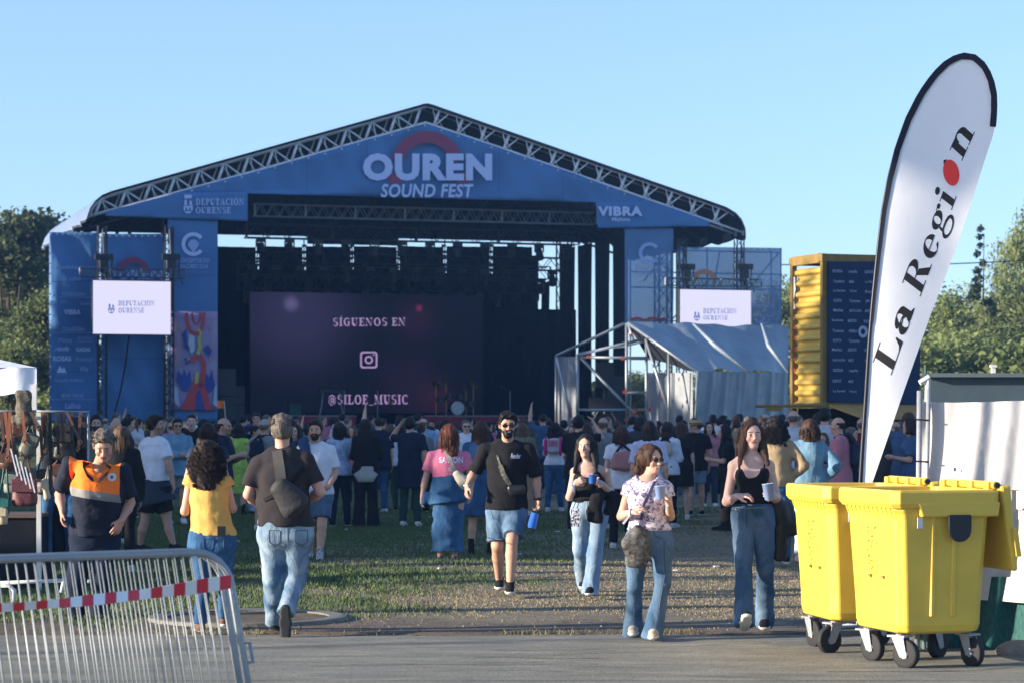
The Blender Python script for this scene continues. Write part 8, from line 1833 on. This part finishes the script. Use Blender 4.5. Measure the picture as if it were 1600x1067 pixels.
# grass blades near the camera
NB = 230000; u = rs.rand(NB); y = 19.25+(46-19.25)*u**1.35; x = (rs.rand(NB)-.5)*2*(.235*y+.5)
nzv = np.sin(x*1.1+y*.6)*np.sin(y*.9-x*.4)+.6*np.sin(x*3.3+1)*np.sin(y*2.7)+rs.normal(size=NB)*.5
dry = (nzv*.25+x*.13+(28-y)*.035) > -.05
keep = (~dry | (rs.rand(NB) < .6)) & ((y > 20.75+.55*np.sin(x*.8+1)+.3*np.sin(x*2.3)+.22*np.sin(x*6.1)+rs.normal(size=NB)*.12-.10*np.maximum(x, 0)) | (rs.rand(NB) < .07)) & ((x+2.25)**2/1.1+(y-20.6)**2 > .7) & (~((y < 21.2) & (x > -1.5) & (rs.rand(NB) < .35))); x, y, dry, nzv = x[keep], y[keep], dry[keep], nzv[keep]; NB = len(x)
h = (.010+.016*rs.rand(NB))*(1+1.3*(~dry))*.8*(.75+y*.012); wd = .0035+.0035*rs.rand(NB)*(y/20); a = rs.rand(NB)*6.28; la = rs.rand(NB)*6.28; ln = rs.rand(NB)*.7
zz = np.array([gz(p, q) for p, q in zip(x, y)])
p0 = np.stack([x-np.cos(a)*wd, y-np.sin(a)*wd, zz], 1); p1 = np.stack([x+np.cos(a)*wd, y+np.sin(a)*wd, zz], 1); p2 = np.stack([x+np.cos(la)*ln*h, y+np.sin(la)*ln*h, zz+h], 1)
vv = np.stack([p0, p1, p2], 1).reshape(-1, 3); tr = np.arange(NB*3).reshape(-1, 3)
me = np_mesh('grass', vv, None, tr, smooth=False); col = np.where(dry[:, None], np.array([[.24, .19, .11]]), np.array([[.075, .115, .035]]))*(.8+.4*rs.rand(NB)[:, None]); col = np.repeat(col, 3, 0)
at = me.color_attributes.new('Col', 'FLOAT_COLOR', 'POINT'); at.data.foreach_set('color', np.concatenate([col, np.ones((len(col), 1))], 1).astype(np.float32).ravel())
gm = mat('grass_blade', (1, 1, 1), rough=.7, var=.1, vcol=True, spec=.2); me.materials.append(gm); o = bpy.data.objects.new('grass', me); link(o); tag(o, 'short patchy green and dry grass of the festival field', kind='stuff')
for i in range(16):   # litter
    px_ = rnd.uniform(400, 1200); py_ = rnd.uniform(805, 905); D_ = DG(py_); c = PX(px_, py_, D_); c[2] = gz(c[0], c[1])+.012; mb = MB(); a_ = rnd.uniform(0, 3); s_ = rnd.uniform(.02, .05); mb.hexa([c+V(math.cos(a_+k)*s_, math.sin(a_+k)*s_*1.4, 0) for k in (0, 1.5, 3.1, 4.6)], [c+V(math.cos(a_+k)*s_, math.sin(a_+k)*s_*1.4, .012) for k in (0, 1.5, 3.1, 4.6)])
    tag(mb.build('litter', WHT, loc=c), 'scrap of white litter lying in the short grass', 'litter', 'scraps of litter in the grass')

# ---------------------------------------------------------------- trees
def leafmat(name, c, c2):
    m, nt, p = nodes(name); L = nt.links; g_ = N(nt, 'ShaderNodeNewGeometry'); tc = N(nt, 'ShaderNodeTexCoord'); n = N(nt, 'ShaderNodeTexNoise', _Scale=.9, _Detail=3.0); L.new(tc.outputs['Object'], n.inputs[0])
    w = N(nt, 'ShaderNodeTexWhiteNoise'); 
    r = N(nt, 'ShaderNodeValToRGB'); r.color_ramp.elements[0].position = .3; r.color_ramp.elements[1].position = .7; r.color_ramp.elements[0].color = (*c, 1); r.color_ramp.elements[1].color = (*c2, 1); L.new(n.outputs[0], r.inputs[0]); L.new(r.outputs[0], p.inputs['Base Color'])
    p.inputs['Roughness'].default_value = .6; p.inputs['Specular IOR Level'].default_value = .2
    tl = N(nt, 'ShaderNodeBsdfTranslucent'); L.new(r.outputs[0], tl.inputs[0]); mx = N(nt, 'ShaderNodeMixShader'); mx.inputs[0].default_value = .35; L.new(p.outputs[0], mx.inputs[1]); L.new(tl.outputs[0], mx.inputs[2]); L.new(mx.outputs[0], nt.nodes['Material Output'].inputs[0]); return m
LM = [leafmat('leaf_olive', (.070, .095, .035), (.16, .19, .07)), leafmat('leaf_dark', (.040, .060, .022), (.11, .13, .05)), leafmat('leaf_conifer', (.03, .05, .03), (.07, .10, .05)), leafmat('leaf_bright', (.11, .15, .05), (.26, .30, .11))]
BARK = mat('bark', (.07, .055, .042), rough=.95, var=.35, scale=5, bump=.03)
def crown(H, W, zb, nl, ls, seed, kind='round', nc=26):
    r = np.random.RandomState(seed); C_ = []; R_ = []
    for i in range(nc):
        if kind == 'cone': t = (i+.5)/nc; z = zb+(H-zb)*t; rad = W*(1-t)**1.0*r.uniform(.5, 1.0); a_ = r.rand()*6.28; C_.append((math.cos(a_)*rad*.75, math.sin(a_)*rad*.75, z)); R_.append(max(.22, W*(1-t)*.40))
        else:
            v = r.normal(size=3); v /= np.linalg.norm(v); q = r.uniform(.45, .95); z = zb+(H-zb)*(.5+.5*v[2]*q); wz = (1-.35*max(0, v[2])) if kind == 'round' else (1-.65*max(0, v[2])); C_.append((v[0]*W*q*wz, v[1]*W*q*wz, z)); R_.append(W*r.uniform(.22, .42))
    C_ = np.array(C_); R_ = np.array(R_); w = R_**2/np.sum(R_**2); k = r.choice(nc, nl, p=w); v = r.normal(size=(nl, 3)); v /= np.linalg.norm(v, axis=1)[:, None]; q = r.rand(nl)**.45*(1+.25*r.normal(size=nl)*.5)
    P = C_[k]+v*(R_[k]*q)[:, None]*[1, 1, .8]; P[:, 2] = np.maximum(P[:, 2], zb*.8)
    if kind == 'cone': P[:, 2] -= np.hypot(P[:, 0], P[:, 1])*.25
    n = r.normal(size=(nl, 3))+v*.6; n /= np.linalg.norm(n, axis=1)[:, None]; t1 = np.cross(n, r.normal(size=(nl, 3))); t1 /= np.linalg.norm(t1, axis=1)[:, None]; t2 = np.cross(n, t1); s_ = ls*(.5+r.rand(nl))[:, None]
    V4 = np.stack([P-t1*s_, P-t2*s_*.55, P+t1*s_, P+t2*s_*.55], 1).reshape(-1, 3); return V4, np.arange(nl*4).reshape(-1, 4), C_
def make_tree(H, W, zb, nl, ls, seed, lm, kind='round', name='tree', nc=26):
    v, q, C_ = crown(H, W, zb, nl, ls, seed, kind, nc); r = np.random.RandomState(seed+1); mb = MB(); lean = r.normal(size=2)*.3; top = V(lean[0], lean[1], zb+(H-zb)*(.95 if kind == 'cone' else .55)); mid = V(lean[0]*.3, lean[1]*.3, zb*.7)
    mb.path([V(0, 0, -.1), V(0, 0, .3), mid, top], .3, 8, rs=[q_*(.4 if kind == 'cone' else .22 if kind == 'slim' else 1) for q_ in (.045*H**.8+.1, .03*H**.8+.06, .022*H**.8+.05, .04)]); st_ = C_[::2] if kind != 'cone' else []
    for c in st_:
        a = mid+(top-mid)*r.uniform(.0, .8); c = np.array(c); mb.path([a, (a+c)/2+V(0, 0, -.2), c], .05, 5, rs=[.09, .06, .02])
    me_c = np_mesh('crown', v, q, smooth=False, mat=lm); root = mb.build(name, BARK, smooth=True); root.name = name
    e = bpy.data.objects.new(name, None); COL.objects.link(e); root.name = 'trunk'; root.parent = e; c = bpy.data.objects.new('crown', me_c); link(c, e); e.name = name; return e
def put_tree(src, loc, rz, sc, label, group, cat='tree'):
    if 'label' not in src.keys(): t = src
    else:
        t = src.copy(); COL.objects.link(t)
        for c in src.children: c2 = c.copy(); COL.objects.link(c2); c2.parent = t
    t.location = loc; t.rotation_euler = (0, 0, rz); t.scale = sc; tag(t, label, cat, group); return t
ta = make_tree(9, 3.6, 2.2, 24000, .10, 1, LM[0]); tb = make_tree(11, 4.6, 2.0, 30000, .11, 2, LM[3], nc=44); td = make_tree(11, 3.4, 1.2, 24000, .11, 3, LM[1], 'oval'); tcn = make_tree(13, 3.2, 1.5, 14000, .11, 4, LM[2], 'cone', 'conifer_tree'); bs = make_tree(4.5, 3.4, .3, 9000, .12, 5, LM[3], 'round', 'bush')
def tp(px, D, top_py, src, H, lab, grp, wx=1.0, rz=0):
    z = zof(top_py, D); k = z/max(v.co.z for v in [c for c in src.children if c.name.startswith('crown')][0].data.vertices); put_tree(src, tuple(PX(px, 655, D)*V(1, 1, 0)), rz, (k*wx, k*wx, k), lab, grp)
# left group
tp(14, 112, 322, td, 11, 'tall dark leafy tree at the far left edge', 'trees left of the stage', 1.15, .3)
tp(58, 118, 326, td, 11, 'dark leafy tree just left of the sponsor banner', 'trees left of the stage', .75, 2.1)
tp(-40, 116, 345, ta, 9, 'olive green tree cut by the left edge', 'trees left of the stage', 1.1, 1.1)
tp(40, 104, 440, ta, 9, 'lower olive tree in front of the dark trees at the left', 'trees left of the stage', 1.0, 4)
tp(10, 100, 520, bs, 4.5, 'sunlit bush under the trees at the far left', 'bushes behind the field', 1, 0)
tp(70, 124, 480, ta, 9, 'tree glimpsed beside the left sponsor banner', 'trees left of the stage', 1, 2)
# right group
tp(1618, 100, 306, tb, 11, 'tall broad bright green tree cut by the right edge', 'trees right of the stage', .55, .5)
tp(1533, 86, 350, tcn, 13, 'dark conifer rising above the trees at the right', 'conifers', 1.0, 0)
tp(1478, 92, 436, tb, 11, 'round green tree right of the feather flag', 'trees right of the stage', 1.0, 2.2)
tp(1556, 88, 440, tb, 11, 'leafy green tree left of the right edge, in front of the conifer', 'trees right of the stage', .95, 3.4)
tp(1428, 96, 455, ta, 9, 'olive green tree behind the feather flag', 'trees right of the stage', 1.0, 1.4)
tp(1610, 84, 430, ta, 9, 'lower olive tree at the right edge', 'trees right of the stage', 1.1, 5)
tp(1505, 80, 505, bs, 4.5, 'bright green shrub behind the slate cabin', 'bushes behind the field', 1.1, 0)
tp(1455, 78, 520, bs, 4.5, 'bright green shrub right of the navy container banner', 'bushes behind the field', 1.0, 2)
tp(1575, 78, 520, bs, 4.5, 'bright green shrub behind the cabin vent pipe', 'bushes behind the field', 1.2, 4)
tp(1226, 120, 425, tb, 11, 'green tree seen in the gap between stage and container', 'trees right of the stage', .8, 1)
for i, px_ in enumerate((120, 230, 420, 560, 700, 860, 1000, 1120, 1330, 1680)): tp(px_, 128+6*(i % 3), 575-(i % 3)*14, td if i % 2 else ta, 11 if i % 2 else 9, 'distant tree behind the stage, %s from the left' % ['first', 'second', 'third', 'fourth', 'fifth', 'sixth', 'seventh', 'eighth', 'ninth', 'tenth'][i], 'distant trees behind the stage', 1.5, i)
# hedge line at the horizon so the ground does not end bare
r = np.random.RandomState(8); nl = 26000; P = np.stack([r.uniform(-60, 70, nl), 138+r.normal(size=nl)*1.2, r.rand(nl)**.8*4.2], 1); n_ = r.normal(size=(nl, 3)); t1 = np.cross(n_, r.normal(size=(nl, 3))); t1 /= np.linalg.norm(t1, axis=1)[:, None]; t2 = np.cross(n_, t1); t2 /= np.linalg.norm(t2, axis=1)[:, None]; P[:, 2] *= (.75+.25*np.sin(P[:, 0]*.6)); V4 = np.stack([P-t1*.3, P-t2*.2, P+t1*.3, P+t2*.2], 1).reshape(-1, 3)
me = np_mesh('hedge', V4, np.arange(nl*4).reshape(-1, 4), smooth=False, mat=LM[1]); o = bpy.data.objects.new('hedge', me); link(o); tag(o, 'long dark green hedge closing the field far behind', 'hedge')
# row of trees to the left of the picture: they shade the field and let bars of sun through
sh = make_tree(12, 4.2, 1.4, 9000, .24, 12, LM[1])
SUNV = V(math.cos(math.radians(15)), math.sin(math.radians(15)), 0)
k = 0
for (dist, y0, y1, step, zs) in ((30, 33, 82, 5.6, 1.0), (38, 36, 86, 6.2, 1.25)):
    yy = y0
    while yy < y1:
        tgt = V(0, yy, 0)-SUNV*dist; q = rnd.uniform(.85, 1.15); put_tree(sh, (tgt[0]+rnd.uniform(-2, 2), tgt[1]+rnd.uniform(-1, 1), 0), rnd.uniform(0, 6), (q*zs, q*zs, q*zs), 'tall leafy park tree in the row left of the field', 'park trees left of the field'); yy += step*q; k += 1

lo = make_tree(6, 2.3, .2, 5000, .2, 15, LM[0], 'round', 'shrub')  # unseen shrubs added to shade the ground, with gaps for streaks of sun
for i, (yy, zs) in enumerate(((6.4, 1.0), (9.2, .95), (11.9, 1.0), (14.3, .86), (16.5, .98), (18.5, .45), (20.6, .9), (22.9, 1.0), (25.4, 1.05), (27.9, 1.05), (29.9, 1.15), (31.9, 1.2))):
    tgt = V(0, yy, 0)-SUNV*24; put_tree(lo, (tgt[0]+rnd.uniform(-1, 1), tgt[1], 0), 0, (zs*.58, zs*.5, zs*(.64 if i % 3 == 1 else .8)), 'unseen shrub added left of the path to cast bars of shade', 'shade shrubs added left of the path', 'shrub')

mb = MB(); mb.box((0, 60, 14), (560, 470, 30)); hz_ = mb.build('haze'); hm = bpy.data.materials.new('haze'); hm.use_nodes = True; hn = hm.node_tree; hn.nodes.remove(hn.nodes['Principled BSDF']); pv = hn.nodes.new('ShaderNodeVolumePrincipled')
pv.inputs['Color'].default_value = (.22, .48, 1, 1); pv.inputs['Density'].default_value = .00042; pv.inputs['Anisotropy'].default_value = 0; hn.links.new(pv.outputs[0], hn.nodes['Material Output'].inputs['Volume']); hz_.data.materials.append(hm); tag(hz_, 'thin pale blue evening haze over the field', kind='stuff')
# cracks and joints in the path: thin dark grooves, each a sunk sheet
rj = np.random.RandomState(31); mb = MB(); CRK = mat('crack_dark', (.06, .055, .045))
for i in range(14):
    x, y = rj.uniform(-6, 6), rj.uniform(14, 18.7); a = rj.uniform(-.25, .25); pts = []
    for k in range(rj.randint(6, 22)): pts.append((x, y)); a += rj.uniform(-.45, .45); a *= .85; x += math.cos(a)*.16; y += math.sin(a)*.16
    w = rj.uniform(.004, .012); n = len(pts); vs = [(px, py-w*(.3+rj.rand()), .0125) for px, py in pts]+[(px, py+w*(.3+rj.rand()), .0125) for px, py in pts]
    mb.add(vs, [(k, k+1, n+k+1, n+k) for k in range(n-1)])
for y in (15.6,): mb.add([(-12, y, .0125), (12, y+.1, .0125), (12, y+.115, .0125), (-12, y+.015, .0125)], [(0, 1, 2, 3)])
tag(mb.build('path_cracks', CRK), kind='structure')
# dry tufts and pebbles along the broken edge of the path
NT = 5200; x = rj.uniform(-6.5, 6.5, NT); y = 19.0+.05*np.sin(x*1.7)+rj.normal(size=NT)*.07+.06; k_ = (np.sin(x*2.1)+np.sin(x*5.3+1)+rj.normal(size=NT)*.5) > .3; x, y = x[k_], y[k_]; NT = len(x)
h = .015+.03*rj.rand(NT); a = rj.rand(NT)*6.28; q = rj.rand(NT)*6.28; z0 = np.full(NT, .012)
p0 = np.stack([x-np.cos(a)*.004, y-np.sin(a)*.004, z0], 1); p1 = np.stack([x+np.cos(a)*.004, y+np.sin(a)*.004, z0], 1); p2 = np.stack([x+np.cos(q)*h*.6, y+np.sin(q)*h*.6, z0+h], 1)
me = np_mesh('edge_tufts', np.stack([p0, p1, p2], 1).reshape(-1, 3), None, np.arange(NT*3).reshape(-1, 3), smooth=False, mat=mat('dry_tuft', (.17, .15, .07), var=.4, scale=3)); o = bpy.data.objects.new('edge_tufts', me); link(o); tag(o, 'dry grass tufts growing along the broken path edge', kind='stuff')
hi = make_tree(13.3, 1.2, 10.9, 3400, .16, 19, LM[1], 'slim', 'tree', nc=9); put_tree(hi, (-27.4, 11.1, 0), .4, (1, 1, 1), 'unseen slender high crowned tree added to shade the flag top', 'park trees left of the field')  # added out of view: crown shades the flag top, thin trunk barely shades
cam = bpy.data.cameras.new('camera'); co = bpy.data.objects.new('camera', cam); COL.objects.link(co); SC.camera = co
co.location = (0, 0, EYE); co.rotation_euler = (math.radians(90), 0, 0)
cam.sensor_width = 36; cam.lens = FOC/1600*36; cam.shift_y = (HOR-533.5)/1600; cam.clip_end = 2000; cam.clip_start = .5
cam.dof.use_dof = True; cam.dof.focus_distance = 21.0; cam.dof.aperture_fstop = 4.6
SUN_EL, SUN_AZ = 13.0, 15.0        # degrees above the horizon; degrees behind the picture plane, coming from the left
a = math.radians(SUN_AZ); e = math.radians(SUN_EL)
sd = Vector((-math.cos(a)*math.cos(e), -math.sin(a)*math.cos(e), math.sin(e)))
sun = bpy.data.lights.new('sun', 'SUN'); sun.energy = 5.0; sun.angle = math.radians(.55); sun.color = (1.0, .87, .70)
so = bpy.data.objects.new('sun', sun); COL.objects.link(so); so.rotation_euler = sd.to_track_quat('Z', 'Y').to_euler()
w = bpy.data.worlds.new('World'); SC.world = w; w.use_nodes = True; nt = w.node_tree; bg = nt.nodes['Background']
sk = nt.nodes.new('ShaderNodeTexSky'); sk.sky_type = 'NISHITA'; sk.sun_disc = False; sk.sun_elevation = e
sk.sun_rotation = math.atan2(sd.x, sd.y); sk.altitude = 100; sk.air_density = 1.2; sk.dust_density = 1.0; sk.ozone_density = 3.6
tc=nt.nodes.new('ShaderNodeTexCoord');va=nt.nodes.new('ShaderNodeVectorMath');va.inputs[1].default_value=(0,0,.075);nv=nt.nodes.new('ShaderNodeVectorMath');nv.operation='NORMALIZE'
nt.links.new(tc.outputs['Generated'],va.inputs[0]);nt.links.new(va.outputs[0],nv.inputs[0]);nt.links.new(nv.outputs[0],sk.inputs[0]);tm=nt.nodes.new('ShaderNodeMix');tm.data_type='RGBA';tm.blend_type='MULTIPLY';tm.inputs[0].default_value=1;tm.inputs[7].default_value=(1.0,.93,1.0,1);nt.links.new(sk.outputs[0], tm.inputs[6]);nt.links.new(tm.outputs[2], bg.inputs[0]); bg.inputs[1].default_value = .135
SC.view_settings.view_transform = 'Standard'; SC.view_settings.look = 'None'; SC.view_settings.exposure = 1.4; SC.view_settings.gamma = 1
SC.cycles.max_bounces = 5; SC.cycles.use_denoising = True
